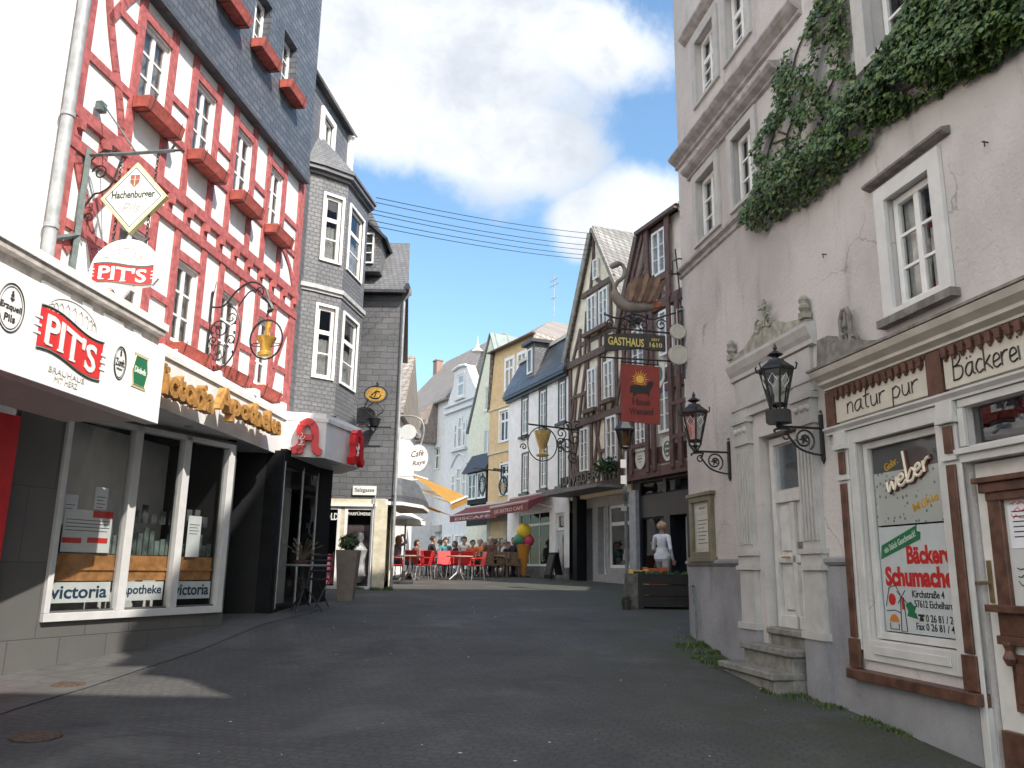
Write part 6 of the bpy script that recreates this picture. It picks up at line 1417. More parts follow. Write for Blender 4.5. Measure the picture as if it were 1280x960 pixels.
# =================================================================== dark red half-timbered house
g2 = thing('dark_timber_house', 'dark red and cream half-timbered house with a half-hipped gable and dark shop front', 'house', F.P(0, 1.1, 0))
DKR = mat('dark_red_timber', (.118, .060, .050), .7, .25, 8, .004, 60)
H0, H1_ = -2.38, 1.9
mb = MB(); mb.F = F.uv; mb.prism([F.P(H0, 4.2, .12), F.P(H1_, 4.2, .12), F.P(H1_, 9.2, .12), F.P(.75, 11.45, .12), F.P(-1.2, 11.45, .12), F.P(H0, 9.2, .12)], F.n*-8); mb.build('wall', mat('pinkish_infill', (.72, .64, .57), .9, .08, 4, .005, 40, stain=.2), g2)
h2w = [(-.62, .08, 9.85, 11.2), (-1.72, -1.18, 4.95, 5.9), (-.50, .15, 5.3, 7.15), (-.35, .35, 7.45, 8.75), (-1.85, -1.15, 7.0, 8.6), (.85, 1.4, 7.45, 8.75), (.85, 1.4, 5.3, 7.15)]
mb = MB(); T0, T1 = .123, .19
F.box(mb, H0, H1_, 8.82, 9.1, T0, .28); F.box(mb, H0, H1_, 6.45, 6.75, T0, .24); F.box(mb, H0, H1_, 4.15, 4.42, T0, .26)
for x in (-2.25, -1.92, -1.02, -.68, .22, .62, 1.7): bm_(x, 4.3, x, 9.0, .17, .121)
for x in (-.85, .25): bm_(x, 9.0, x, 11.4, .22, .121)
F.box(mb, -.85, .25, 9.66, 9.83, T0, .25); F.box(mb, -.8, .2, 11.22, 11.42, T0, .2)
for a in ((-2.25, 9.1, -1.05, 11.35), (-2.2, 4.4, -1.95, 6.4), (-1.1, 6.7, -.7, 8.8)): bm_(*a, .13, .122)
def cbm(pts, w_):
    s_ = smooth_pts(pts, 4)
    for (a, b), (c, e) in zip(s_, s_[1:]): bm_(a, b, c, e, w_, .123)
cbm([(-1.95, 9.1), (-1.3, 9.4), (-1.0, 10.2)], .12); cbm([(-1.55, 9.9), (-1.1, 10.3), (-.9, 10.9)], .10); F.box(mb, -1.7, -.85, 9.95, 10.07, T0, .18)
cbm([(-.75, 9.15), (-.35, 9.32), (-.2, 9.62)], .07); cbm([(.2, 9.15), (-.12, 9.32), (-.25, 9.62)], .07); cbm([(-.75, 9.6), (-.4, 9.4), (-.28, 9.12)], .06); cbm([(.2, 9.6), (-.05, 9.4), (-.22, 9.12)], .06)
for z in (5.1, 6.0, 7.3, 8.1): bm_(-2.3, z, -1.0, z, .11, .124); bm_(.2, z, 1.7, z, .11, .124)
for zz in (4.78, ): F.box(mb, -2.3, 1.8, zz-.26, zz+.18, T0-.001, T1-.02)
mb.build('timber_frame', DKR, g2)
for i, h in enumerate(h2w): window(g2, F, *h, .22, .07, 2, 4 if h[3]-h[2] > 1.5 else 3, th=.07)
for pts_, da, db in ((circle((-1.55, 4.76), .27, 22, .32), .185, .21), (circle((-.12, 4.85), .26, 22, .34), .185, .21), ([(-.55, 7.25), (-.05, 7.25), (-.1, 6.75), (-.3, 6.55), (-.5, 6.75)], .245, .27)): mb = MB(); F.poly(mb, pts_, da, db); mb.build('painted_shield', flat('shield_cream', (.66, .63, .55), .6), g2)
mb = MB(); F.tube(mb, [(p[0], p[1], .213) for p in circle((-.12, 4.85), .15, 16, .2)], .02, 5, True)
for k in range(4): F.poly(mb, circle((-.12+.07*cos(k*pi/2+.78), 4.85+.09*sin(k*pi/2+.78)), .05, 10), .211, .22)
mb.build('shield_emblem', flat('shield_green', (.09, .13, .11), .6), g2); mb = MB(); F.poly(mb, circle((-.3, 6.95), .13, 16, .2), .272, .28); mb.build('shield_emblem', flat('shield_green', (.09, .13, .11), .6), g2)
mb = MB(); F.box(mb, -1.66, -1.44, 4.72, 4.75, .212, .218); F.box(mb, -1.62, -1.48, 4.81, 4.83, .212, .218); F.box(mb, -1.6, -1.5, 4.64, 4.66, .212, .218); mb.build('shield_lines', MATS['shield_green'], g2)
mb = MB(); mb.F = F.uv
F.slab(mb, -1.25, 11.5, -2.72, 8.6, .12, .30, -8); F.slab(mb, .8, 11.5, 2.27, 8.6, .12, .30, -8)
mb.add([F.P(-1.35, 11.51, .42), F.P(.9, 11.51, .42), F.P(-.22, 13.0, -1.6), F.P(-.22, 13.0, -8), F.P(-1.35, 11.5, -8), F.P(.9, 11.5, -8)], [[0, 1, 2], [1, 5, 3, 2], [0, 2, 3, 4]])
mb.build('roof', ROOFG, g2, recalc=False)
mb = MB(); F.box(mb, -1.3, .85, 11.40, 11.50, .30, .42); F.slab(mb, -1.25, 11.36, -2.70, 8.46, .20, .302, .36); mb.build('bargeboard', DKB, g2)
mb = MB(); F.wall(mb, H0, H1_, .5, 4.15, [(-1.95, -.75, 1.5, 3.1, .12, .8), (-.45, .35, .9, 3.1, .35, .8), (-1.95, -.75, 3.72, 4.1, .1, .5), (-.6, .5, 3.72, 4.1, .1, .5)], d=-.02)
mb.cur = 0; mb.prism([F.P(H0, .5, -.9), F.P(H1_, .5, -.9), F.P(H1_, 4.2, -.9), F.P(H0, 4.2, -.9)], F.n*-7); mb.poly([F.P(H1_, .5, -.02), F.P(H1_, 4.2, -.02), F.P(H1_, 4.2, -.95), F.P(H1_, .5, -.95)])
mb.build('ground_floor_wall', [mat('dark_blue_shopfront', (.014, .017, .024), .45, .1), DARKIN], g2)
for h in ((-1.95, -.75, 1.5, 3.1), (-1.95, -.75, 3.72, 4.1), (-.6, .5, 3.72, 4.1)): window(g2, F, *h, -.08, .05, 1, 1, fm=BLACKP, gm=SHOPG, name='shop_window')
mb = MB(); F.box(mb, -1.9, -.8, 2.36, 2.42, -.5, -.3); F.box(mb, -1.5, -1.25, 1.6, 1.95, -.45, -.35); F.box(mb, -1.8, -.9, 2.9, 2.96, -.6, -.5); mb.build('window_display', mat('display_pale', (.50, .50, .46), .6, .3), g2)
for bx_ in ((H0-.02, H0+.35, 1.0, 3.9, -.02, .10), (-.05, .30, .95, 3.05, -.30, -.25)): mb = MB(); F.box(mb, *bx_); mb.build('pale_pilaster', mat('pilaster_grey', (.34, .35, .37), .6), g2)
# =================================================================== overhead wires
a0 = [(470, 247), (470, 253), (465, 262), (464, 267), (462, 275), (460, 281)]; b0_ = [(741, 292), (741, 299), (739, 307), (738, 313), (736, 319), (733, 324)]
od = ['topmost', 'second', 'third', 'fourth', 'fifth', 'lowest']
for i in range(6):
    p, q = at(*a0[i], 17.0), at(*b0_[i], 26.2); mb = MB()
    mb.tube([p.lerp(q, t/10)-Vector((0, 0, .10*(1-(2*t/10-1)**2))) for t in range(11)], .0085, 4)
    single(mb.build('overhead_wire', IRON), f'{od[i]} of six thin wires crossing the street from slate bay to timber gable', 'wire', 'wires across the street')

# =================================================================== inn sign, swan, banner on the corner of the grey house
F = RB; xs_ = -5.75
def sp(d, z, e=0): return F.P(xs_+e, z, d)
ins = thing('inn_sign', 'iron bracket with gold lettered inn board and a wooden swan standing above it', 'sign', sp(.0, 4.6))
mb = MB()
mb.tube([sp(.03, 4.35), sp(.03, 5.45)], .022, 5); mb.tube([sp(-.0, 4.60), sp(1.28, 4.60)], .014, 5); mb.tube([sp(.0, 5.02), sp(1.20, 5.05)], .014, 5)
mb.tube([sp(*p) for p in smooth_pts([(.03, 5.38), (.25, 5.30), (.5, 5.22), (.75, 5.28), (1.0, 5.20), (1.22, 5.25)], 5)], .014, 5)
for c, r, t, a in (((.35, 5.14), .09, 1.4, 0), ((.62, 5.12), .09, -1.4, 1), ((.9, 5.13), .08, 1.3, 2), ((1.12, 5.12), .07, -1.3, 0)): mb.tube([sp(*p) for p in spiral(c, .02, r, t, a)], .010, 4)
for k in range(7): t = 2*pi*k/7; mb.tube([sp(.78, 5.17), sp(.78+.11*cos(t), 5.17+.11*sin(t), .02)], [.04, .01], 5)
mb.tube([sp(.03, 5.4), sp(.10, 6.35)], .012, 5); mb.tube([sp(.15, 5.95), sp(.15, 6.15), sp(.05, 6.2), sp(.0, 6.2)], .012, 5); mb.tube([sp(.22, 5.95), sp(.0, 5.95)], .012, 5)
for d in (.42, .96): mb.tube([sp(d, 4.60), sp(d, 4.52)], .010, 4)
mb.build('bracket', IRON, ins)
mb = MB()
nn = 12; up_ = [(.30+.92*i/nn, 4.97+.03*sin(i/nn*pi)-.04*i/nn) for i in range(nn+1)]; dn_ = [(.30+.92*i/nn, 4.76-.03*cos(i/nn*pi*2)*.6-.05*i/nn) for i in range(nn+1)]
mb.prism([sp(d, z, -.02) for d, z in up_]+[sp(d, z, -.02) for d, z in dn_[::-1]], F.r*.04)
mb.build('board', mat('inn_board_dark', (.035, .032, .028), .5, .2), ins)
mb = MB()
text(mb, 'GASTHAUS', 1, lambda a, b, e: sp(.90-a, 4.845-.04*(a+.1)*.5+b, .022+e), .004, .02, .54, .125)
mb.build('gold_lettering', flat('pale_gold', (.60, .50, .16), .45), ins); mb = MB()
text(mb, '1610', 1, lambda a, b, e: sp(.45-a, 4.82+b, .022+e), .004, .015, .19, .07); text(mb, 'SEIT', 1, lambda a, b, e: sp(.45-a, 4.90+b, .022+e), .003, .005, .13, .035)
mb.build('gold_lettering', flat('pale_gold', (.60, .50, .16), .45), ins)
WOODG = mat('weathered_wood', (.20, .17, .145), .8, .2, 5, .003, 60)
mb = MB()
bd_ = smooth_pts([(.40, 5.42), (.52, 5.40), (.72, 5.38), (.90, 5.40), (1.02, 5.50), (1.06, 5.62), (1.02, 5.74), (.92, 5.84), (.90, 5.96), (.94, 6.03), (1.0, 6.04), (1.08, 6.0), (1.16, 5.99)], 5)
k = len(bd_); mb.tube([sp(*p) for p in bd_], [.02+.062*max(0, sin(min(1, i/(k*.42))*pi*.88))**.8 if i < k*.40 else .034-.012*(i-k*.4)/(k*.6)+(.02 if k*.80 < i < k*.93 else 0)-(.02 if i > k*.95 else 0) for i in range(k)], 10)
mb.build('swan_body', WOODG, ins, smooth=True, sharp=70)
for sx in (-1, 1):
    mb = MB()
    for f in range(6):
        t = f/5; c = sp(.86-.36*t, 5.44+.02*t, sx*.07); tip = sp(.78-.42*t, 5.70+.12*(1-abs(t-.4)), sx*(.13+.03*t)); n_ = (tip-c).normalized(); s_ = n_.cross(F.r).normalized()
        m_ = c.lerp(tip, .5); mb.cur = f % 2; mb.prism([c+s_*.022, m_+s_*.045, tip+s_*.03, tip+n_*.06, tip-s_*.03, m_-s_*.045, c-s_*.022], F.r*sx*(.018+.010*(f % 2)))
    mb.build('wing', [mat('wing_wood', (.25, .16, .11), .8, .2, 9, .004, 60), mat('wing_wood_dark', (.13, .08, .055), .8, .2, 9, .004, 60)], ins)
mb = MB(); mb.tube([sp(.50, 5.43), sp(.38, 5.45), sp(.30, 5.44)], [.075, .06, .01], 8); mb.build('tail', mat('reddish_wood', (.33, .13, .07), .7, .3, 10), ins)
pls = [('upper pale round plate hanging beside the inn sign on the grey house', 5.03, .12), ('lower pale round plate hanging beside the inn sign on the grey house', 4.68, .155)]
for lab, z, r in pls:
    T = thing('round_plate', lab, 'sign', sp(.14, z)); mb = MB(); mb.prism([sp(.13+r*cos(t), z+r*.95*sin(t), .06) for t in [2*pi*i/24 for i in range(24)]], F.r*.03); mb.build('disc', mat('pale_plate', (.42, .40, .34), .5, .08), T)
    mb = MB(); mb.tube([sp(.13+r*.82*cos(t), z+r*.78*sin(t), .092) for t in [2*pi*i/24 for i in range(24)]], .006, 4, True); mb.tube([sp(.13, z+r*.9, .06), sp(.13, z+.35, .06), sp(.0, z+.36, .06)], .008, 4); mb.build('ring_and_hanger', MATS['cream_edge'], T)
bn = thing('hanging_banner', 'dark red square banner with golden sun over a black animal, below the inn sign', 'banner', sp(.7, 4.5))
mb = MB(); mb.prism([sp(.40, 4.50, -.012), sp(.98, 4.52, -.012), sp(.98, 3.68, -.012), sp(.41, 3.65, -.012)], F.r*.024); mb.build('cloth', mat('banner_red', (.22, .032, .024), .7, .1, 5), bn)
mb = MB(); sc_ = (.70, 4.30)
mb.prism([sp(sc_[0]+.06*cos(t), sc_[1]+.06*sin(t), .013) for t in [2*pi*i/16 for i in range(16)]], F.r*.004)
for i in range(18):
    t = 2*pi*i/18; c_, s_ = cos(t), sin(t); r1 = .15 if i % 2 else .12
    mb.poly([sp(sc_[0]+.07*c_-.008*s_, sc_[1]+.07*s_+.008*c_, .015), sp(sc_[0]+r1*c_, sc_[1]+r1*s_, .015), sp(sc_[0]+.07*c_+.008*s_, sc_[1]+.07*s_-.008*c_, .015)])
mb.build('sun_emblem', flat('sun_gold', (.72, .38, .06), .5), bn)
mb = MB(); an = [(.86, 4.10), (.84, 4.20), (.74, 4.22), (.62, 4.20), (.56, 4.28), (.50, 4.27), (.52, 4.20), (.56, 4.14), (.57, 4.04), (.60, 4.10), (.66, 4.10), (.76, 4.09), (.80, 4.03), (.81, 4.10)]
mb.prism([sp(d, z, .018) for d, z in an], F.r*.004); mb.build('animal_emblem', flat('emblem_black', (.012, .014, .010), .5), bn)
mb = MB(); text(mb, 'Haus', 1, lambda a, b, e: sp(.69-a, 3.97+b, .015+e), .002, .03, .26, .10); text(mb, 'Westend', 1, lambda a, b, e: sp(.69-a, 3.83+b, .015+e), .002, .03, .36, .10); mb.build('dark_lettering', flat('banner_ink', (.06, .012, .01), .5), bn)
mb = MB(); mb.box(sp(.69, 4.20, .0), .001, .001, .001); mb.tube([sp(.40, 4.53), sp(.98, 4.55)], .012, 5); mb.build('rod', IRON, bn)

# =================================================================== goblet guild sign on the white house
F = MID
go = thing('guild_sign', 'wrought iron scroll bracket with a golden goblet in a ring before the white house', 'sign', F.P(-5.6, 5.5, .1)); xg = -5.55
def gp(d, z, e=0): return F.P(xg+e, z, d)
P_, Q_ = F.hit(676, 553, 0), None
# find the depth at which the ring is seen at its place
def depth_for(px, xq):
    best = min((abs(F.hit(px, 560, d)[0]-xq), d) for d in [i*.02 for i in range(-10, 200)]); return best[1]
dr_ = depth_for(678, xg); d1 = depth_for(716, xg); zr_ = F.hit(678, 555, dr_)[1]; zt_ = F.hit(712, 530, max(.1, d1))[1]
mb = MB()
mb.tube([gp(.05, zr_-.8), gp(.05, zr_+1.0)], .035, 5); mb.tube([gp(.05, zr_+.55), gp(dr_+.5, zr_+.62)], .03, 5)
mb.tube([gp(p[0], p[1]) for p in circle((dr_, zr_), .52, 28, .56)], .02, 5, True)
L_ = dr_-.6
for i, (u, v, r, t, a) in enumerate(((.22, .15, .30, 1.6, 0), (.55, -.05, .26, -1.5, 1), (.80, .30, .20, 1.4, 2), (.30, -.45, .22, -1.4, 0), (.55, .55, .18, 1.4, 1), (.12, .6, .16, -1.2, 2), (.85, -.1, .12, 1.2, 0))): mb.tube([gp(*p) for p in spiral((.1+u*L_, zr_+.1+v), .03, r, t, a)], .022, 4)
for sx in (-1, 1):
    for s2 in (-1, 1): mb.tube([gp(*p) for p in spiral((dr_+sx*.66, zr_+s2*.14), .02, .12, 1.3*s2*sx, pi/2)], .02, 4)
mb.build('bracket', IRON, go)
mb = MB(); mb.lathe([(.20, -.40), (.22, -.36), (.08, -.30), (.07, -.18), (.12, -.12), (.20, .10), (.26, .32), (.29, .42), (.24, .42)], gp(dr_, zr_), 14); mb.build('goblet', mat('goblet_gold', (.60, .42, .16), .4, .2, metal=.3), go, smooth=True)
# small dark signs on the green and yellow houses
F = ST
for (px, py, w_, h_, nm, lab) in ((603, 606, .75, 1.0, 'hanging_sign', 'small black framed hanging sign before the oriel of the green house'), (629, 607, .85, .95, 'hanging_sign', 'small dark wrought iron hanging sign on the yellow house')):
    d = 1.1; x, z = F.hit(px, py, d); T = thing(nm, lab, 'sign', F.P(x, z, d))
    mb = MB(); F.tube(mb, [(x-w_*.1, z+h_*.75, 0), (x-w_*.1, z+h_*.8, d+.5)], .035, 5); F.tube(mb, [(x-w_*.1, z+h_*.4, .02), (x-w_*.1, z+h_*1.2, .02)], .035, 5)
    for sx in (-1, 1): F.tube(mb, [(x+sx*p[0], p[1], d) for p in spiral((w_*.32, z), .05, .2, 1.4, 0)], .03, 4)
    F.tube(mb, [(x+p[0], z+p[1], d) for p in circle((0, 0), w_*.42, 18, h_*.45)], .04, 4, True); F.tube(mb, [(x, z+h_*.45, d), (x-w_*.1, z+h_*.8, d)], .02, 4)
    mb.build('bracket', IRON, T); mb = MB(); F.poly(mb, [(x+p[0], z+p[1]) for p in circle((0, -.1), w_*.25, 14, h_*.25)], d-.02, d+.02); mb.build('panel', flat('sign_panel_grey', (.40, .39, .36), .5) if px < 610 else mat('sign_panel_ochre', (.40, .28, .12), .5), T)
# maroon shop awnings
MAR = mat('maroon_fabric', (.17, .035, .035), .8, .12, 4)
def awning(FF, x0, x1, z, dd, drop, lab, txt):
    T = thing('awning', lab, 'awning', FF.P((x0+x1)/2, z, .1)); mb = MB()
    mb.poly([FF.P(x0, z, .06), FF.P(x1, z, .06), FF.P(x1, z-drop, dd), FF.P(x0, z-drop, dd)]); mb.poly([FF.P(x0, z-drop, dd), FF.P(x1, z-drop, dd), FF.P(x1, z-drop-.32, dd), FF.P(x0, z-drop-.32, dd)])
    for x in (x0, x1): mb.poly([FF.P(x, z, .06), FF.P(x, z-drop, dd), FF.P(x, z-drop-.32, dd)])
    mb.build('fabric', MAR, T, recalc=False)
    mb = MB(); FF.tube(mb, [(x0, z-drop, dd), (x1, z-drop, dd)], .05, 5); FF.tube(mb, [(x0, z+.02, .1), (x1, z+.02, .1)], .06, 5)
    for x in (x0+.1, x1-.1): FF.tube(mb, [(x, z-.5, .05), (x, z-drop+.0, dd)], .03, 5)
    mb.build('frame', flat('pinkish_frame', (.48, .36, .34), .6), T)
    mb = MB(); ftext(mb, FF, txt, (x0+x1)/2, z-drop-.17, dd+.006, (x1-x0)*.75, .17, .004, .01); mb.build('lettering', flat('awning_pink', (.50, .36, .35), .7), T)
awning(MID, -11.6, -7.85, 4.28, .95, .34, 'maroon awning with pale lettering on the white mansard house', 'EIS BISTRO CAFÉ')
awning(ST, -5.0, .2, 4.75, 1.0, .45, 'longer maroon awning in front of the green and yellow houses', 'EISCAFÉ VENEZIA' if 0 else 'EISCAFÉ')

# =================================================================== street lamp
T = thing('street_lamp', 'old street lamp with amber glass lantern on a grey post covered with small notices', 'street lamp', (0, 0, 0))
B_ = onground(784, 743); T.location = B_; ROOT[T.name] = B_.copy(); hz = at(783, 562, B_.y).z-B_.z
mb = MB(); mb.lathe([(.075, 0), (.08, .05), (.065, .3), (.045, .4), (.04, 1.2), (.035, hz), (.07, hz+.02), (.02, hz+.05)], B_, 10); mb.build('post', mat('post_grey', (.16, .16, .17), .5, .2), T, smooth=True, sharp=50)
mb = MB(); mb.lathe([(.11, hz+.08), (.20, hz+.46), (.21, hz+.47)], B_, 6); mb.build('glass', glass('amber_glass', (.60, .40, .10), .08, 1.45, .05), T, recalc=False)
mb = MB()
for j in range(6): a = 2*pi*j/6; mb.tube([B_+Vector((.112*cos(a), .112*sin(a), hz+.06)), B_+Vector((.205*cos(a), .205*sin(a), hz+.47))], .014, 4)
mb.lathe([(.04, hz), (.13, hz+.05), (.12, hz+.08)], B_, 6); mb.lathe([(.24, hz+.46), (.25, hz+.49), (.13, hz+.66), (.06, hz+.72), (.03, hz+.80), (.0, hz+.84)], B_, 6); mb.build('lantern_frame', IRON, T)
mb = MB(); mb.lathe([(.04, hz+.1), (.07, hz+.25), (.04, hz+.4), (0, hz+.42)], B_, 8); mb.build('bulb', mat('bulb_amber', (.6, .42, .12), .5), T)
for z, hh_, m in ((3.0, .20, 'sign_panel_grey'), (2.62, .20, 'sign_panel_grey'), (1.95, .12, 'sign_panel_grey')):
    mb = MB(); mb.box(B_+Vector((-.06, -.09, z)), .13, .02, hh_); mb.build('notice', MATS[m], T)
mb = MB(); mb.box(B_+Vector((-.02, -.075, 2.3)), .1, .02, .35); mb.build('sticker', PIT_BLK, T)

# =================================================================== planters
tp = thing('planter', 'tall tapered grey planter with a clipped round shrub before the perfume shop', 'planter', (-3.18, 15.95, .96)); B_ = Vector((-3.16, 15.75, gz(15.75)))
B_.x = at(432, 755, 15.75).x; tp.location = B_; ROOT[tp.name] = B_.copy()
mb = MB(); v0 = [B_+Vector((a*.135, b*.135, 0)) for a, b in ((-1, -1), (1, -1), (1, 1), (-1, 1))]; v1 = [B_+Vector((a*.20, b*.20, .92)) for a, b in ((-1, -1), (1, -1), (1, 1), (-1, 1))]; v2 = [B_+Vector((a*.17, b*.17, .92)) for a, b in ((-1, -1), (1, -1), (1, 1), (-1, 1))]; v3 = [p-Vector((0, 0, .08)) for p in v2]
Q4 = lambda o, q: [[o+i, o+(i+1) % 4, q+(i+1) % 4, q+i] for i in range(4)]
mb.add(v0+v1+v2+v3, [[3, 2, 1, 0]]+Q4(0, 4)+Q4(4, 8)+Q4(8, 12)+[[12, 13, 14, 15]]); mb.build('pot', mat('taupe_pot', (.15, .125, .105), .5, .1, 8), tp)
def leafball(c, r, n, s, seed, sc=(1, 1, 1)):
    mb = MB(); R = random.Random(seed)
    for i in range(n):
        u = Vector((R.gauss(0, 1), R.gauss(0, 1), R.gauss(0, 1))).normalized(); rr = r*(R.random()**.33)*R.uniform(.75, 1.06)
        p = c+Vector((u.x*rr*sc[0], u.y*rr*sc[1], u.z*rr*sc[2])); a = (u+Vector((R.gauss(0, .6), R.gauss(0, .6), R.gauss(0, .6)))).normalized(); t = a.orthogonal().normalized(); b = a.cross(t); k = s*R.uniform(.6, 1.3)
        mb.poly([p-t*k, p-b*k*.45, p+t*k, p+b*k*.45])
    return mb
leafball(B_+Vector((0, 0, 1.06)), .20, 900, .032, 4, (1, 1, .85)).build('clipped_shrub', GREEND, tp, recalc=False)
bp = thing('planter_box', 'large dark timber planter box with low green plants at the alley corner', 'planter', (2.75, 15.0, .95))
Bc = Vector((2.72, 15.25, gz(15.1))); bp.location = Bc; ROOT[bp.name] = Bc.copy()
mb = MB(); Lx, Ly, H_ = .92, .55, .60
for k in range(3):
    z = .04+k*.19
    mb.box(Bc+Vector((.06, -Ly/2, z+.09)), Lx, .05, .17); mb.box(Bc+Vector((.06, Ly/2, z+.09)), Lx, .05, .17); mb.box(Bc+Vector((.06-Lx/2+.02, 0, z+.09)), .05, Ly-.06, .17); mb.box(Bc+Vector((.06+Lx/2-.02, 0, z+.09)), .05, Ly-.06, .17)
for a in (-1, 1):
    for b in (-1, 1): mb.box(Bc+Vector((.06+a*(Lx/2-.01), b*(Ly/2-.0), .32)), .08, .09, .64)
mb.build('timber_box', mat('black_brown_timber', (.016, .014, .012), .7, .3, 8, .004, 50), bp)
mb = MB(); mb.box(Bc+Vector((.06, 0, .50)), Lx-.1, Ly-.08, .04); mb.build('soil', SOILM, bp)
mb = MB(); mb.box(Bc+Vector((-.52, -.02, .30)), .18, .42, .60); mb.build('end_post', mat('grey_stone_post', (.13, .12, .11), .9, .3, 9, .006, 40), bp)
mbx = MB()
for k in range(5): q = leafball(Bc+Vector((-.25+.16*k, random.uniform(-.1, .1), .57)), .15, 130, .04, 20+k, (1.2, 1, .6)); mbx.add(q.v, q.f)
mbx.build('low_plants', GREEND, bp, recalc=False)
def flowerpot(B_, r, h, col, nm, lab, seed):
    T = thing('flower_pot', lab, 'flower pot', B_); mb = MB(); mb.lathe([(r*.75, 0), (r, h), (r*1.08, h), (r*1.08, h*1.1), (r*.9, h*1.1), (r*.88, h*.9)], B_, 14); mb.build('pot', flat(nm, col, .5), T, smooth=True, sharp=30)
    leafball(B_+Vector((0, 0, h*1.2)), r*1.1, 120, .03, seed, (1, 1, .5)).build('plant', GREEND, T, recalc=False)
def crate(B_, sx, sy, sz, col, nm, lab):
    T = thing('crate', lab, 'crate', B_); mb = MB()
    for k in range(3):
        z = sz*(k+.5)/3
        for b in (-1, 1): mb.box(B_+Vector((0, b*sy/2, z)), sx, .03, sz/3*.8); mb.box(B_+Vector((b*(sx/2-.015), 0, z)), .03, sy-.03, sz/3*.8)
    for a in (-1, 1):
        for b in (-1, 1): mb.box(B_+Vector((a*(sx/2-.02), b*(sy/2-.02), sz/2)), .05, .05, sz)
    mb.box(B_+Vector((0, 0, .03)), sx-.06, sy-.06, .03); mb.build('slats', flat(nm, col, .5), T)
yb = at(798, 722, 17.2); crate(Vector((yb.x, 17.2, gz(17.2))), .36, .3, .62, (.70, .52, .10), 'crate_yellow', 'yellow crate behind the dark planter box'); rb_ = at(820, 722, 17.5)
crate(Vector((rb_.x, 17.6, gz(17.5))), .46, .3, .66, (.50, .10, .03), 'crate_red', 'orange red crate behind the dark planter box')
for i, (px, py, lab) in enumerate(((783, 762, 'small dark flower pot at the foot of the planter box, left one'), (790, 752, 'small dark flower pot behind the left one beside the planter box'))):
    P = onground(px, py); flowerpot(P, .09, .15, (.04, .035, .03), 'pot_dark', lab, 50+i)
mb = MB(); p = RB.P(-6.0, 1.0, .10); mb.tube([RB.P(-5.6, 1.42, .0), RB.P(-5.6, 1.42, .08), RB.P(-5.35, 1.12, .12), RB.P(-5.35, .62, .12)], .014, 6); single(mb.build('handrail', IRONG), 'short bent metal handrail at the alley corner of the grey house', 'handrail')

# =================================================================== bistro table and chair by the black shop front
IR2 = mat('dark_table_metal', (.05, .05, .055), .4, .2, metal=.3)
Bt = Vector((at(378, 775, 13.35).x, 13.35, gz(13.35)))
tb = thing('bistro_table', 'round dark metal bistro table in front of the black shop window', 'table', Bt)
mb = MB(); mb.lathe([(.34, .70), (.36, .71), (.36, .73), (.34, .735)], Bt, 24); mb.build('tabletop', mat('table_top_grey', (.16, .16, .17), .35, .2), tb)
for k in range(3):
    a = 2*pi*k/3+.4; mb = MB(); mb.tube([Bt+Vector((.12*cos(a), .12*sin(a), .70)), Bt+Vector((.03*cos(a), .03*sin(a), .38)), Bt+Vector((.30*cos(a), .30*sin(a), .01))], .013, 6); mb.build('leg', IR2, tb)
mb = MB(); mb.tube([Bt+Vector((.06*cos(t), .06*sin(t), .38)) for t in [2*pi*i/12 for i in range(12)]], .01, 5, True); mb.build('brace_ring', IR2, tb)
ft = thing('table_basket', 'shallow dark basket with dried flowers on the bistro table', 'basket', Bt+Vector((.0, 0, .74)))
mb = MB(); mb.lathe([(.08, .737), (.14, .80), (.15, .80), (.09, .745)], Bt+Vector((-.08, .02, 0)), 12); mb.build('bowl', DKB, ft)
mb = MB(); R = random.Random(2)
for k in range(30): p = Bt+Vector((-.08, .02, .78)); d_ = Vector((R.gauss(0, .13), R.gauss(0, .13), R.uniform(.1, .38))); mb.tube([p, p+d_*.6+Vector((0, 0, .04)), p+d_], [.004, .004, .010], 4)
mb.build('dry_stems', STEM, ft)
def metal_chair(B_, rz, lab):
    T = thing('garden_chair', lab, 'chair', B_); M_ = Matrix.Rotation(rz, 3, 'Z'); w_ = lambda x, y, z: B_+M_ @ Vector((x, y, z))
    mb = MB()
    for k in range(6): mb.tube([w_(-.19, -.17+k*.068, .45), w_(.19, -.17+k*.068, .45)], .016, 4)
    mb.build('seat', IR2, T); mb = MB()
    for k in range(4): mb.tube([w_(-.19, .21+.02*k, .58+k*.085), w_(.19, .21+.02*k, .58+k*.085)], .018, 4)
    mb.build('backrest', IR2, T)
    for sx in (-1, 1):
        mb = MB(); mb.tube([w_(sx*.20, .28, .90), w_(sx*.20, .19, .46), w_(sx*.20, -.22, .01)], .012, 5); mb.build('leg', IR2, T)
        mb = MB(); mb.tube([w_(sx*.18, -.18, .45), w_(sx*.18, .24, .01)], .012, 5); mb.build('leg', IR2, T)
metal_chair(Bt+Vector((-.02, .62, .05)), -.3, 'dark folding garden chair at the bistro table')

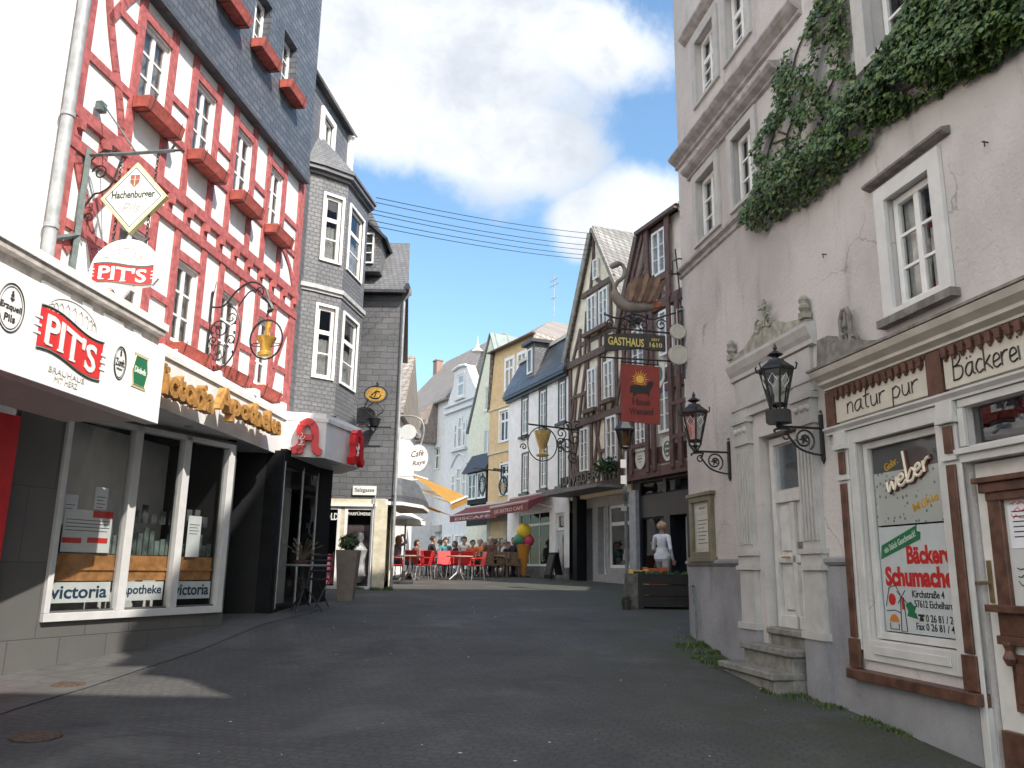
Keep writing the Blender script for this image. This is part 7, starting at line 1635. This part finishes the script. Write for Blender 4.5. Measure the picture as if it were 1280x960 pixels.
# =================================================================== cafe furniture
RPL = mat('red_chair_plastic', (.62, .03, .035), .4, .06, 6); STL = mat('steel_tube', (.55, .55, .56), .3, .08, metal=.8)
def chair(seatm, legm, first_label):
    T = thing('cafe_chair', first_label, 'chair', (0, 0, 0), 'red cafe chairs')
    mb = MB(); n = 9
    for i in range(n):      # one curved shell: seat rising into the back (back towards +Y)
        prof = lambda t: Vector((0, -.22+t*.40/.55, .45-.02*sin(t/.55*pi))) if t < .55 else Vector((0, .18+(t-.55)*.22, .45+(t-.55)*.95))
        t0, t1 = i/n, (i+1)/n; a, b = prof(t0), prof(t1); w0 = .225-.02*t0; w1 = .225-.02*t1
        for s in (0,):
            V = [a+Vector((-w0, 0, .03 if t0 < .55 else 0)), a+Vector((-w0*.5, 0, 0)), a+Vector((w0*.5, 0, 0)), a+Vector((w0, 0, .03 if t0 < .55 else 0))]; W = [b+Vector((-w1, 0, .03 if t1 < .55 else 0)), b+Vector((-w1*.5, 0, 0)), b+Vector((w1*.5, 0, 0)), b+Vector((w1, 0, .03 if t1 < .55 else 0))]
            for k in range(3): mb.prism([V[k], V[k+1], W[k+1], W[k]], (0, .012, -.014))
    mb.build('seat_shell', seatm, T)
    for sx in (-1, 1):
        mb = MB(); mb.tube([(sx*.23, -.15, .46), (sx*.25, -.12, .66), (sx*.24, .16, .68), (sx*.22, .22, .66)], .014, 5); mb.build('armrest', seatm, T)
        for sy in (-1, 1): mb = MB(); mb.tube([(sx*.19, sy*.16, .44), (sx*.23, sy*.21, 0)], .012, 6); mb.build('leg', legm, T)
    return T
c0 = chair(RPL, STL, 'red chair')
def gl(px, Y): P = at(px, 720, Y); return Vector((P.x, Y, gz(Y)))
chairs = [(496, 25.4, pi/2+.2, 'red chair nearest the cream corner pillar, facing the left table'), (529, 25.7, -pi/2-.1, 'red chair on the right of the left cafe table'), (541, 27.8, 2.6, 'red chair behind the gap between the two front cafe tables'), (556, 27.0, .25, 'red chair with its back to the street left of the right table'),
          (568, 27.9, pi-.2, 'red chair behind the right cafe table, left one'), (580, 27.7, pi+.3, 'red chair behind the right cafe table, right one'), (595, 26.3, -pi/2+.3, 'outermost red chair at the right of the right cafe table'), (533, 29.3, pi, 'red chair at the rear beside the dark haired guest'), (511, 27.6, pi+.2, 'red chair behind the left cafe table')]
# local chair faces -Y; rotating by pi/2 makes it face +X
for i, (px, Y, rz, lab) in enumerate(chairs):
    if i == 0: c0.location = gl(px, Y); c0.rotation_euler = (0, 0, rz); c0['label'] = lab
    else: dup(c0, gl(px, Y), rz, lab)
def table(lab):
    T = thing('cafe_table', lab, 'table', (0, 0, 0), 'cafe tables'); mb = MB(); mb.lathe([(.40, .70), (.42, .71), (.42, .735), (.40, .74)], (0, 0, 0), 24); mb.build('tabletop', mat('beige_tabletop', (.42, .33, .24), .4, .1), T)
    mb = MB(); mb.lathe([(.035, .2), (.03, .70)], (0, 0, 0), 8); mb.build('column', STL, T)
    for k in range(4): a = pi/2*k+.5; mb = MB(); mb.tube([(.03*cos(a), .03*sin(a), .45), (.09*cos(a), .09*sin(a), .22), (.33*cos(a), .33*sin(a), .015)], [.02, .02, .016], 6); mb.build('leg', STL, T)
    return T
t0_ = table('left front cafe table'); tabs = [(512, 25.5, 'round cafe table with splayed steel legs beside the cream corner'), (574, 26.3, 'round cafe table with splayed steel legs among the right hand red chairs'), (547, 29.8, 'round cafe table behind the front row of red chairs'), (606, 30.3, 'round cafe table in front of the guests in orange'), (632, 30.6, 'round cafe table nearest the ice cream cone')]
for i, (px, Y, lab) in enumerate(tabs):
    if i == 0: t0_.location = gl(px, Y); t0_['label'] = lab
    else: dup(t0_, gl(px, Y), None, lab)
# brown wicker chairs
WICK = mat('brown_wicker', (.13, .085, .05), .8, .5, 30, .006, 120)
T = thing('wicker_chair', 'wicker', 'chair', (0, 0, 0), 'brown wicker cafe chairs')
mb = MB(); mb.box((0, 0, .42), .50, .50, .08); mb.build('seat', WICK, T, bevel=.01)
mb = MB(); mb.prism([(-.26, .22, .44), (.26, .22, .44), (.24, .32, .88), (-.24, .32, .88)], (0, .05, 0)); mb.build('backrest', WICK, T)
for sx in (-1, 1):
    mb = MB(); mb.box((sx*.26, 0, .62), .05, .48, .05); mb.box((sx*.26, -.2, .52), .05, .05, .18); mb.build('armrest', WICK, T)
    for sy in (-1, 1): mb = MB(); mb.box((sx*.21, sy*.2, .19), .045, .045, .38); mb.build('leg', DKB, T)
wk = [(611, 29.4, .3, 'brown wicker chair with its back to the street behind the outermost red chair'), (625, 30.0, -.5, 'brown wicker chair left of the one beside the ice cream cone'), (640, 29.9, .1, 'brown wicker chair with its back to the street beside the ice cream cone')]
for i, (px, Y, rz, lab) in enumerate(wk):
    if i == 0: T.location = gl(px, Y); T.rotation_euler = (0, 0, rz); T['label'] = lab
    else: dup(T, gl(px, Y), rz, lab)
# parasol
def parasol(px, Y, zt, r, drop, lab):
    P = at(px, 700, Y); B_ = Vector((P.x, Y, gz(Y))); U = thing('parasol', lab, 'parasol', B_); mb = MB(); zt -= B_.z
    rim = [B_+Vector((r*cos(t), r*sin(t), zt-drop)) for t in [2*pi*i/8+.2 for i in range(8)]]; top = B_+Vector((0, 0, zt))
    for i in range(8):
        a, b = rim[i], rim[(i+1) % 8]; mid = (a+b)/2+Vector((0, 0, .03)); mb.poly([a, mid, top]); mb.poly([mid, b, top]); mb.poly([a, b, b-Vector((0, 0, .12)), a-Vector((0, 0, .12))])
    mb.build('canopy', mat('parasol_white', (.78, .76, .72), .85, .04), U, recalc=False)
    mb = MB(); mb.tube([B_, top], .025, 8); mb.build('pole', STL, U)
    mb = MB()
    for q in rim: mb.tube([top-Vector((0, 0, .05)), q], .010, 4)
    mb.build('ribs', STL, U); mb = MB(); mb.lathe([(.28, 0), (.28, .06), (.06, .09), (.05, .35)], B_, 14); mb.build('base', IR2, U)
parasol(505, 23.2, 3.18, .55, .30, 'white parasol partly hidden behind the cream corner pillar')
# ice cream cone figure
Bc = gl(654, 30.2); ic = thing('ice_cream_figure', 'tall orange cone figure with yellow, green and pink scoops in front of the white house', 'figure', Bc)
mb = MB(); mb.lathe([(.05, .0), (.07, .05), (.24, 1.05), (.27, 1.12), (.25, 1.14)], Bc, 16); mb.build('cone', tiles('waffle_orange', (.66, .30, .05), (.70, .34, .06), (.50, .2, .03), .1, .1, .01, .5, .01), ic, smooth=True, sharp=60)
for (dx, dz, r, nm, col) in ((-.16, 1.30, .21, 'scoop_green', (.05, .22, .14)), (.17, 1.28, .21, 'scoop_pink', (.50, .05, .12)), (-.0, 1.62, .27, 'scoop_yellow', (.75, .55, .04))):
    mb = MB(); mb.ball(Bc+Vector((dx, -.03 if dz < 1.5 else 0, dz)), r, 16, (1, 1, 1.05)); mb.build('scoop', flat(nm, col, .5), ic, smooth=True)
mb = MB(); mb.lathe([(.22, 0), (.22, .04), (.05, .06)], Bc, 14); mb.build('base', IR2, ic)
# A-board
P = onground(692, 721); P = Vector((at(692, 720, 28.6).x, 28.6, gz(28.6))); ab = thing('sidewalk_board', 'black folding pavement board in front of the white house door', 'pavement sign', P)
ra = radians(158); rx = Vector((sin(ra), cos(ra), 0)); ny = Vector((rx.y, -rx.x, 0)); up = Vector((0, 0, 1))
for s in (-1, 1):
    mb = MB(); q = [P+rx*a+ny*(s*.22)+up*.02 for a in (-.28, .28)]+[P+rx*a+ny*(s*.02)+up*.88 for a in (.28, -.28)]; mb.prism(q, ny*(s*.03)); b_ = mb.build('board', BLACKP, ab)
    mb = MB(); q2 = [P+rx*a+ny*(s*(.20+.034))+up*.14 for a in (-.22, .22)]+[P+rx*a+ny*(s*(.05+.034))+up*.80 for a in (.22, -.22)]; mb.prism(q2, ny*(s*.006)); mb.build('chalk_panel', mat('chalkboard', (.04, .04, .042), .6, .5, 20), b_)

# =================================================================== grass at the wall feet
def grass(nm, lab, pts, n, h, seed):
    R = random.Random(seed); mb = MB()
    for i in range(n):
        k = R.randrange(len(pts)-1); t = R.random(); (x0, y0, w0), (x1, y1, w1) = pts[k], pts[k+1]
        x = x0+(x1-x0)*t; y = y0+(y1-y0)*t; wv = w0+(w1-w0)*t; dx, dy = -(y1-y0), (x1-x0); L = sqrt(dx*dx+dy*dy); o = R.random()**1.9*wv
        if (sin(x*9.1+seed)+sin(y*7.3+seed*2)+sin((x+y)*17)) < R.uniform(-1.6, 1.6)*.8: continue
        x += dx/L*o; y += dy/L*o; z = gz(y); s = h*R.uniform(.4, 1.3); a = R.uniform(0, 2*pi); l = R.uniform(.2, .9)*s; b = .006+.006*R.random()
        c_, s_ = cos(a), sin(a); mb.poly([(x-s_*b, y+c_*b, z-.01), (x+s_*b, y-c_*b, z-.01), (x+c_*l, y+s_*l, z+s*.8)])
    o = mb.build(nm, GRASSM, recalc=False); single(o, lab, 'grass', kind='stuff')
W = lambda x, d=.03: (RB.P(x, 0, d).x, RB.P(x, 0, d).y)
grass('grass', 'green grass tufts growing along the foot of the grey house left of the steps', [(*W(-4.02, .44), .12), (*W(-4.4, .15), .36), (*W(-4.8), .46), (*W(-5.4), .42), (*W(-5.78), .26)], 5200, .05, 1)
grass('grass', 'sparse weeds along the foot of the grey house between steps and bakery door', [(*W(-.9), .06), (*W(-1.4), .14), (*W(-1.9), .24), (*W(-2.3, .05), .24), (*W(-2.7, .1), .32), (*W(-3.0, .42), .14)], 2300, .038, 2)
grass('grass', 'small grass patch at the foot of the perfume shop corner', [(-3.75, 19.85, -.1), (-3.35, 19.85, -.45), (-2.9, 19.85, -.45), (-2.75, 19.9, -.2)][::1], 1200, .09, 3)
# fallen petals and litter flecks
R = random.Random(9); mb = MB()
for i in range(45):
    y = R.uniform(6.2, 16); x = R.uniform(-2.5, 2.6); s = R.uniform(.008, .02); a = R.uniform(0, 3); z = gz(y)+.012; mb.poly([(x+s*cos(a), y+s*sin(a), z), (x-s*sin(a)*.6, y+s*cos(a)*.6, z+.004), (x-s*cos(a), y-s*sin(a), z), (x+s*sin(a)*.6, y-s*cos(a)*.6, z)])
single(mb.build('petal_litter', flat('petal_white', (.62, .60, .55), .8), recalc=False), 'pale fallen petals and crumbs scattered over the dark street', 'litter', kind='stuff')
# =================================================================== people
SKIN = mat('skin', (.40, .265, .205), .55, .06, 8); SHOE = mat('shoe_dark', (.03, .028, .027), .5)
def figure(name, caps, vox, hem=None):
    """caps: (p0, p1, r0, r1, slot). One continuous remeshed surface; slot 0 skin, 1 top, 2 bottom, 3 shoes."""
    mb = MB()
    for p0, p1, r0, r1, s in caps:
        p0, p1 = Vector(p0), Vector(p1); d = p1-p0; n = 12
        if d.length < 1e-6: mb.ball(p0, r0, n); continue
        t = d.normalized(); a = t.orthogonal().normalized(); b = t.cross(a); rings = []; K = 4
        pr = [(-sin(pi/2*(1-k/K)), cos(pi/2*(1-k/K)), 0) for k in range(K+1)]+[(sin(pi/2*k/K), cos(pi/2*k/K), 1) for k in range(K+1)]
        V = []; Fc = []
        for u, w_, e in pr:
            r = (r1 if e else r0); c = (p1 if e else p0)+t*(u*r); w_ = max(w_, .02)
            for j in range(n): V.append(c+a*(r*w_*cos(2*pi*j/n))+b*(r*w_*sin(2*pi*j/n)))
        for i in range(len(pr)-1):
            for j in range(n): Fc.append([i*n+j, i*n+(j+1) % n, (i+1)*n+(j+1) % n, (i+1)*n+j])
        Fc += [list(range(n))[::-1], list(range((len(pr)-1)*n, len(pr)*n))]; mb.add(V, Fc)
    tmp = mb.build('figure_tmp', SKIN); md = tmp.modifiers.new('r', 'REMESH'); md.mode = 'VOXEL'; md.voxel_size = vox; md.adaptivity = 0
    sm = tmp.modifiers.new('s', 'SMOOTH'); sm.iterations = 2; sm.factor = .5
    dg = bpy.context.evaluated_depsgraph_get(); me = bpy.data.meshes.new_from_object(tmp.evaluated_get(dg)); bpy.data.objects.remove(tmp)
    me.materials.clear()
    for m in (SKIN, SKIN, SKIN, SHOE): me.materials.append(m)
    C = [(Vector(a), Vector(b), r0, r1, s) for a, b, r0, r1, s in caps]
    for p in me.polygons:
        c = p.center; best = 1e9; bs = 0
        for a, b, r0, r1, s in C:
            d = b-a; L2 = d.length_squared; t = 0 if L2 < 1e-9 else max(0, min(1, (c-a).dot(d)/L2)); q = (c-(a+d*t)).length-(r0+(r1-r0)*t)
            if q < best: best = q; bs = s
        if hem and bs == 2 and c.z > hem: bs = 1
        p.material_index = bs; p.use_smooth = True
    return me
def hand(caps, w_, d, up, s=1.0, curl=.5, side=1):
    d = Vector(d).normalized(); up = Vector(up); up = (up-d*up.dot(d)).normalized(); rt = d.cross(up)*side; w_ = Vector(w_)
    palm = w_+d*.085*s; caps.append((w_, palm, .026*s, .034*s, 0))
    for k, (o, L) in enumerate(((-.032, .062), (-.011, .072), (.011, .068), (.031, .052))):
        a = palm+rt*(o*s); k1 = a+d*(L*.55*s)-up*(curl*.02*s); k2 = k1+(d*(1-curl)-up*curl).normalized()*(L*.5*s)
        caps.append((a, k1, .0115*s, .0105*s, 0)); caps.append((k1, k2, .0105*s, .0085*s, 0))
    b = w_+d*.03*s-rt*.026*s; m = b-rt*.032*s+d*.028*s; caps.append((b, m, .014*s, .012*s, 0)); caps.append((m, m+d*.032*s-up*.008*s, .012*s, .009*s, 0))
def head(caps, c, f, s=1.0):
    c = Vector(c); f = Vector(f).normalized(); up = Vector((0, 0, 1)); r = f.cross(up).normalized()
    caps.append((c+up*.03*s, c+up*.045*s-f*.015*s, .092*s, .095*s, 0)); caps.append((c+f*.02*s-up*.02*s, c+f*.035*s-up*.075*s, .074*s, .045*s, 0))
    caps.append((c+f*.095*s-up*.0*s, c+f*.115*s-up*.03*s, .010*s, .016*s, 0))
    for sx in (-1, 1): caps.append((c+r*(sx*.093*s)+up*.01*s, c+r*(sx*.095*s)-up*.03*s, .016*s, .012*s, 0)); caps.append((c+f*.083*s+r*(sx*.034*s)+up*.028*s, c+f*.080*s+r*(sx*.05*s)+up*.026*s, .012*s, .010*s, 0))
    caps.append((c+f*.078*s-up*.062*s-r*.018*s, c+f*.078*s-up*.062*s+r*.018*s, .010*s, .010*s, 0))
def face_bits(root, c, f, off, hair_m, long=False, s=1.0):
    c = Vector(c); f = Vector(f).normalized(); up = Vector((0, 0, 1)); r = f.cross(up).normalized()
    mb = MB()
    for sx in (-1, 1): mb.ball(c+f*.094*s+r*(sx*.034*s)+up*.012*s, .011*s, 8)
    e = mb.build('eyes', flat('eye_dark', (.03, .02, .02), .3), None); e.parent = root
    mb = MB(); n = 14; V = []; R = random.Random(4)
    for i in range(7):
        for j in range(n):
            t = -pi/2*0+pi*.5*(1-i/6)**.8; a = 2*pi*j/n; ff = cos(a)
            lim = -.35 if ff < .2 else .45-.25*(ff < .6); el = lim+(pi/2-lim)*i/6
            q = c+up*.038*s-f*.012*s+(f*(cos(a)*cos(el))+r*(sin(a)*cos(el))+up*sin(el))*(.116*s*R.uniform(.96, 1.06))
            if long and ff < .1 and i == 0: q -= up*.10*s
            V.append(q)
    Fc = [[i*n+j, i*n+(j+1) % n, (i+1)*n+(j+1) % n, (i+1)*n+j] for i in range(6) for j in range(n)]
    mb.add(V, Fc); h = mb.build('hair', hair_m, None, smooth=True, sharp=80); h.parent = root
HAIR = {k: mat('hair_'+k, c, .6, .3, 30) for k, c in (('dark', (.025, .017, .012)), ('brown', (.10, .055, .03)), ('grey', (.42, .41, .40)), ('fair', (.40, .28, .15)))}
# seated pose, facing -Y, origin on the ground under the hips
def seated(arms):
    c = []
    c += [((-.09, 0, .50), (.09, 0, .50), .125, .125, 2), ((0, .02, .54), (0, .05, .70), .135, .125, 1), ((0, .05, .70), (0, .05, .92), .125, .14, 1), ((-.10, .05, .98), (.10, .05, .98), .085, .085, 1), ((-.16, .05, 1.0), (.16, .05, 1.0), .065, .065, 1), ((0, .045, 1.02), (0, .03, 1.12), .055, .05, 0)]
    for sx in (-1, 1):
        c += [((sx*.09, 0, .50), (sx*.12, -.42, .50), .095, .068, 2), ((sx*.12, -.42, .50), (sx*.12, -.40, .28), .062, .058, 2), ((sx*.12, -.40, .28), (sx*.12, -.38, .10), .056, .04, 2), ((sx*.12, -.37, .06), (sx*.13, -.52, .035), .045, .038, 3)]
        if arms == 'table':
            sh, el, wr = Vector((sx*.19, .05, .98)), Vector((sx*.24, -.05, .72)), Vector((sx*.12, -.30, .78))
        elif arms == 'raised':
            sh, el, wr = Vector((sx*.19, .05, 1.0)), Vector((sx*.34, -.10, 1.12)), Vector((sx*.13, -.10, 1.30))
        else:
            sh, el, wr = Vector((sx*.19, .05, .98)), Vector((sx*.23, -.0, .72)), Vector((sx*.13, -.22, .60))
        c += [(sh, el, .055, .043, 1), (el, el.lerp(wr, .35), .042, .038, 1 if arms == 'lap' else 0), (el.lerp(wr, .35), wr, .036, .026, 0)]
        hand(c, wr, wr-el, (0, .2, 1), 1.0, .45, sx)
    hc = Vector((0, .0, 1.19)); head(c, hc, (0, -1, -.1)); return c, hc
MESH = {}
for k in ('table', 'lap', 'raised'):
    c, hc = seated(k); MESH[k] = (figure(k, c, .012), hc)
def person(pose, B_, rz, top, bottom, hair, label, skin=None, group='seated cafe guests', long=False, up_=(0, -1, 0), hc=None):
    me, hcc = MESH[pose]; T = thing('person', label, 'person', B_, group); T.rotation_euler = (0, 0, rz)
    o = bpy.data.objects.new('body', me); COL.objects.link(o); o.parent = T
    for i, m in enumerate((SKIN, top, bottom, SHOE)): o.material_slots[i].link = 'OBJECT'; o.material_slots[i].material = m
    face_bits(T, hcc, up_, 0, HAIR[hair], long); return T
fab = lambda n, c: mat('fabric_'+n, c, .9, .12, 9)
WHT, TEAL, ORG, ORL, BLK, NVY, BRN, PUR, DRD, BEI, JEAN = fab('white', (.66, .65, .63)), fab('teal', (.07, .22, .26)), fab('orange_red', (.62, .12, .05)), fab('orange', (.72, .26, .10)), fab('black', (.022, .022, .025)), fab('navy', (.03, .03, .065)), fab('brown', (.13, .06, .045)), fab('lilac', (.36, .31, .42)), fab('dark_red', (.16, .04, .04)), fab('beige', (.42, .36, .28)), fab('denim', (.09, .11, .17))
guests = [('raised', 497, 26.6, pi/2+.5, PUR, JEAN, 'fair', 'person in a lilac top shading the face with raised arms beside the cream corner'),
 ('table', 520, 29.4, pi*.5, DRD, BLK, 'dark', 'dark haired person in a dark red top behind the left cafe table'),
 ('table', 540, 30.6, 2.0, BLK, JEAN, 'dark', 'person in black turned to the side, left of the first guest in white'),
 ('lap', 549, 31.2, 2.6, WHT, JEAN, 'brown', 'person in a white top between the guests in black and teal'),
 ('lap', 556, 30.4, .35, TEAL, JEAN, 'dark', 'person in a teal top seen from behind'),
 ('table', 567, 30.8, -1.2, BLK, BEI, 'brown', 'person in black leaning forward right of the guest in teal'),
 ('lap', 579, 30.8, .3, WHT, JEAN, 'dark', 'dark haired person in a white shirt seen from behind left of the orange guests'),
 ('lap', 590, 30.6, .25, ORG, BLK, 'dark', 'dark haired person in an orange red top'),
 ('lap', 599, 30.9, -.3, ORL, BEI, 'grey', 'grey haired person in a light orange top'),
 ('table', 605, 31.6, .8, ORG, JEAN, 'grey', 'person in orange red seated behind the one in light orange'),
 ('lap', 612, 30.7, -.1, BRN, BLK, 'grey', 'white haired person in a dark brown jacket'),
 ('table', 620, 31.4, 1.4, BEI, JEAN, 'dark', 'person in a beige top right of the white haired guest'),
 ('table', 628, 31.3, -1.5, WHT, BLK, 'grey', 'person with grey hair and pale top near the ice cream cone'),
 ('lap', 635, 30.9, .9, NVY, JEAN, 'brown', 'person in navy left of the last guest by the ice cream cone'),
 ('lap', 642, 30.8, -.4, NVY, BLK, 'dark', 'dark haired person in navy nearest the ice cream cone')]
for i, (pose, px, Y, rz, tp_, bt, hr, lab) in enumerate(guests):
    B_ = gl(px, Y); person(pose, B_, rz, tp_, bt, hr, lab, long=(i in (0, 1, 5, 9, 14))).scale = [(1, 1, 1), (.95, .95, .96), (1.04, 1.04, 1.05), (.97, .97, .93)][(i*7) % 4]
    if i == 0 or pose == 'raised': pass
# simple stools-with-back under the rear guests so that every seat is carried
T = thing('bistro_chair', 'x', 'chair', (0, 0, 0), 'dark bistro chairs under the rear guests')
mb = MB(); mb.lathe([(.20, .385), (.21, .39), (.21, .41)], (0, 0, 0), 14); mb.build('seat', DKB, T)
mb = MB(); mb.tube([(-.18, .18, .40), (-.19, .24, .80), (0, .27, .88), (.19, .24, .80), (.18, .18, .40)], .014, 5); mb.tube([(-.18, .22, .66), (.18, .22, .66)], .012, 5); mb.build('backrest', DKB, T)
for sx in (-1, 1):
    for sy in (-1, 1): mb = MB(); mb.tube([(sx*.14, sy*.14, .39), (sx*.18, sy*.18, 0)], .013, 5); mb.build('leg', DKB, T)
for i, (pose, px, Y, rz, tp_, bt, hr, lab) in enumerate(guests):
    l2 = 'dark wooden bistro chair under the '+lab.replace('person ', 'guest ').replace(' person', ' guest')
    l2 = ' '.join(l2.split()[:16])
    if i == 0: T.location = gl(px, Y); T.rotation_euler = (0, 0, rz); T['label'] = l2
    else: dup(T, gl(px, Y), rz, l2)
# standing woman entering the dark shop
c = []
c += [((-.08, 0, .92), (.08, 0, .92), .115, .115, 2), ((0, 0, .96), (0, .0, 1.12), .115, .105, 1), ((0, 0, 1.12), (0, 0, 1.30), .108, .12, 1), ((-.11, 0, 1.36), (.11, 0, 1.36), .072, .072, 1), ((0, 0, 1.40), (0, -.015, 1.50), .05, .046, 0), ((-.06, 0, .90), (.06, 0, .90), .13, .13, 1)]
for sx, fy in ((-1, .10), (1, -.16)):
    k = Vector((sx*.10, fy*1.1-.03, .50)); a = Vector((sx*.10, fy*2.0+.04, .10)); c += [((sx*.085, 0, .90), k, .10, .066, 2), (k, a, .062, .043, 2), (a+Vector((0, 0, -.04)), a+Vector((0, -.15, -.065)), .042, .034, 3)]
for sx, el, wr in ((-1, Vector((-.24, .10, 1.08)), Vector((-.24, -.05, .86))), (1, Vector((.24, -.08, 1.10)), Vector((.22, -.34, 1.06)))):
    sh = Vector((sx*.165, 0, 1.36)); c += [(sh, el, .052, .042, 1), (el, wr, .040, .027, 1)]; hand(c, wr, wr-el, (0, 0, 1), .95, .5, sx)
hc = Vector((0, -.03, 1.57)); head(c, hc, (0, -1, 0), .93); MESH['walk'] = (figure('walk', c, .010, hem=.87), hc)
Bw = Vector((at(829, 748, 18.4).x, 18.4, gz(18.4)))
pw = person('walk', Bw, pi-.55, fab('white_blouse', (.66, .66, .70)), fab('pale_grey_trousers', (.36, .355, .36)), 'fair', 'woman with short fair hair in a white blouse and pale trousers entering the dark shop', group=None)
mb = MB(); M_ = Matrix.Rotation(pi-.55, 3, 'Z'); V = []
for z, a, b in ((1.12, .125, .115), (1.0, .15, .13), (.93, .168, .14), (.86, .175, .148), (.85, .16, .135)):
    V += [Vector((a*cos(2*pi*j/18)*(1+.03*sin(j*3)), b*sin(2*pi*j/18)*(1+.03*sin(j*3)), z)) for j in range(18)]
mb.add(V, [[i*18+j, i*18+(j+1) % 18, (i+1)*18+(j+1) % 18, (i+1)*18+j] for i in range(4) for j in range(18)]); h_ = mb.build('blouse_hem', fab('white_blouse', (.66, .66, .70)), None, smooth=True); h_.parent = pw
pw.scale = (.95, .95, .95)
hb = thing('handbag', 'small dark handbag held by the woman in the white blouse', 'bag', Bw); mb = MB(); M_ = Matrix.Rotation(pi-.55, 3, 'Z'); q = Bw+M_ @ Vector((.21, -.38, .84)); mb.box(q, .10, .24, .20, pi-.55); mb.build('bag_body', BLACKP, hb, bevel=.02); mb = MB(); mb.tube([q+M_ @ Vector((0, -.08, .10)), q+M_ @ Vector((0, -.02, .19)), q+M_ @ Vector((0, .06, .10))], .01, 5); mb.build('bag_handle', BLACKP, hb)
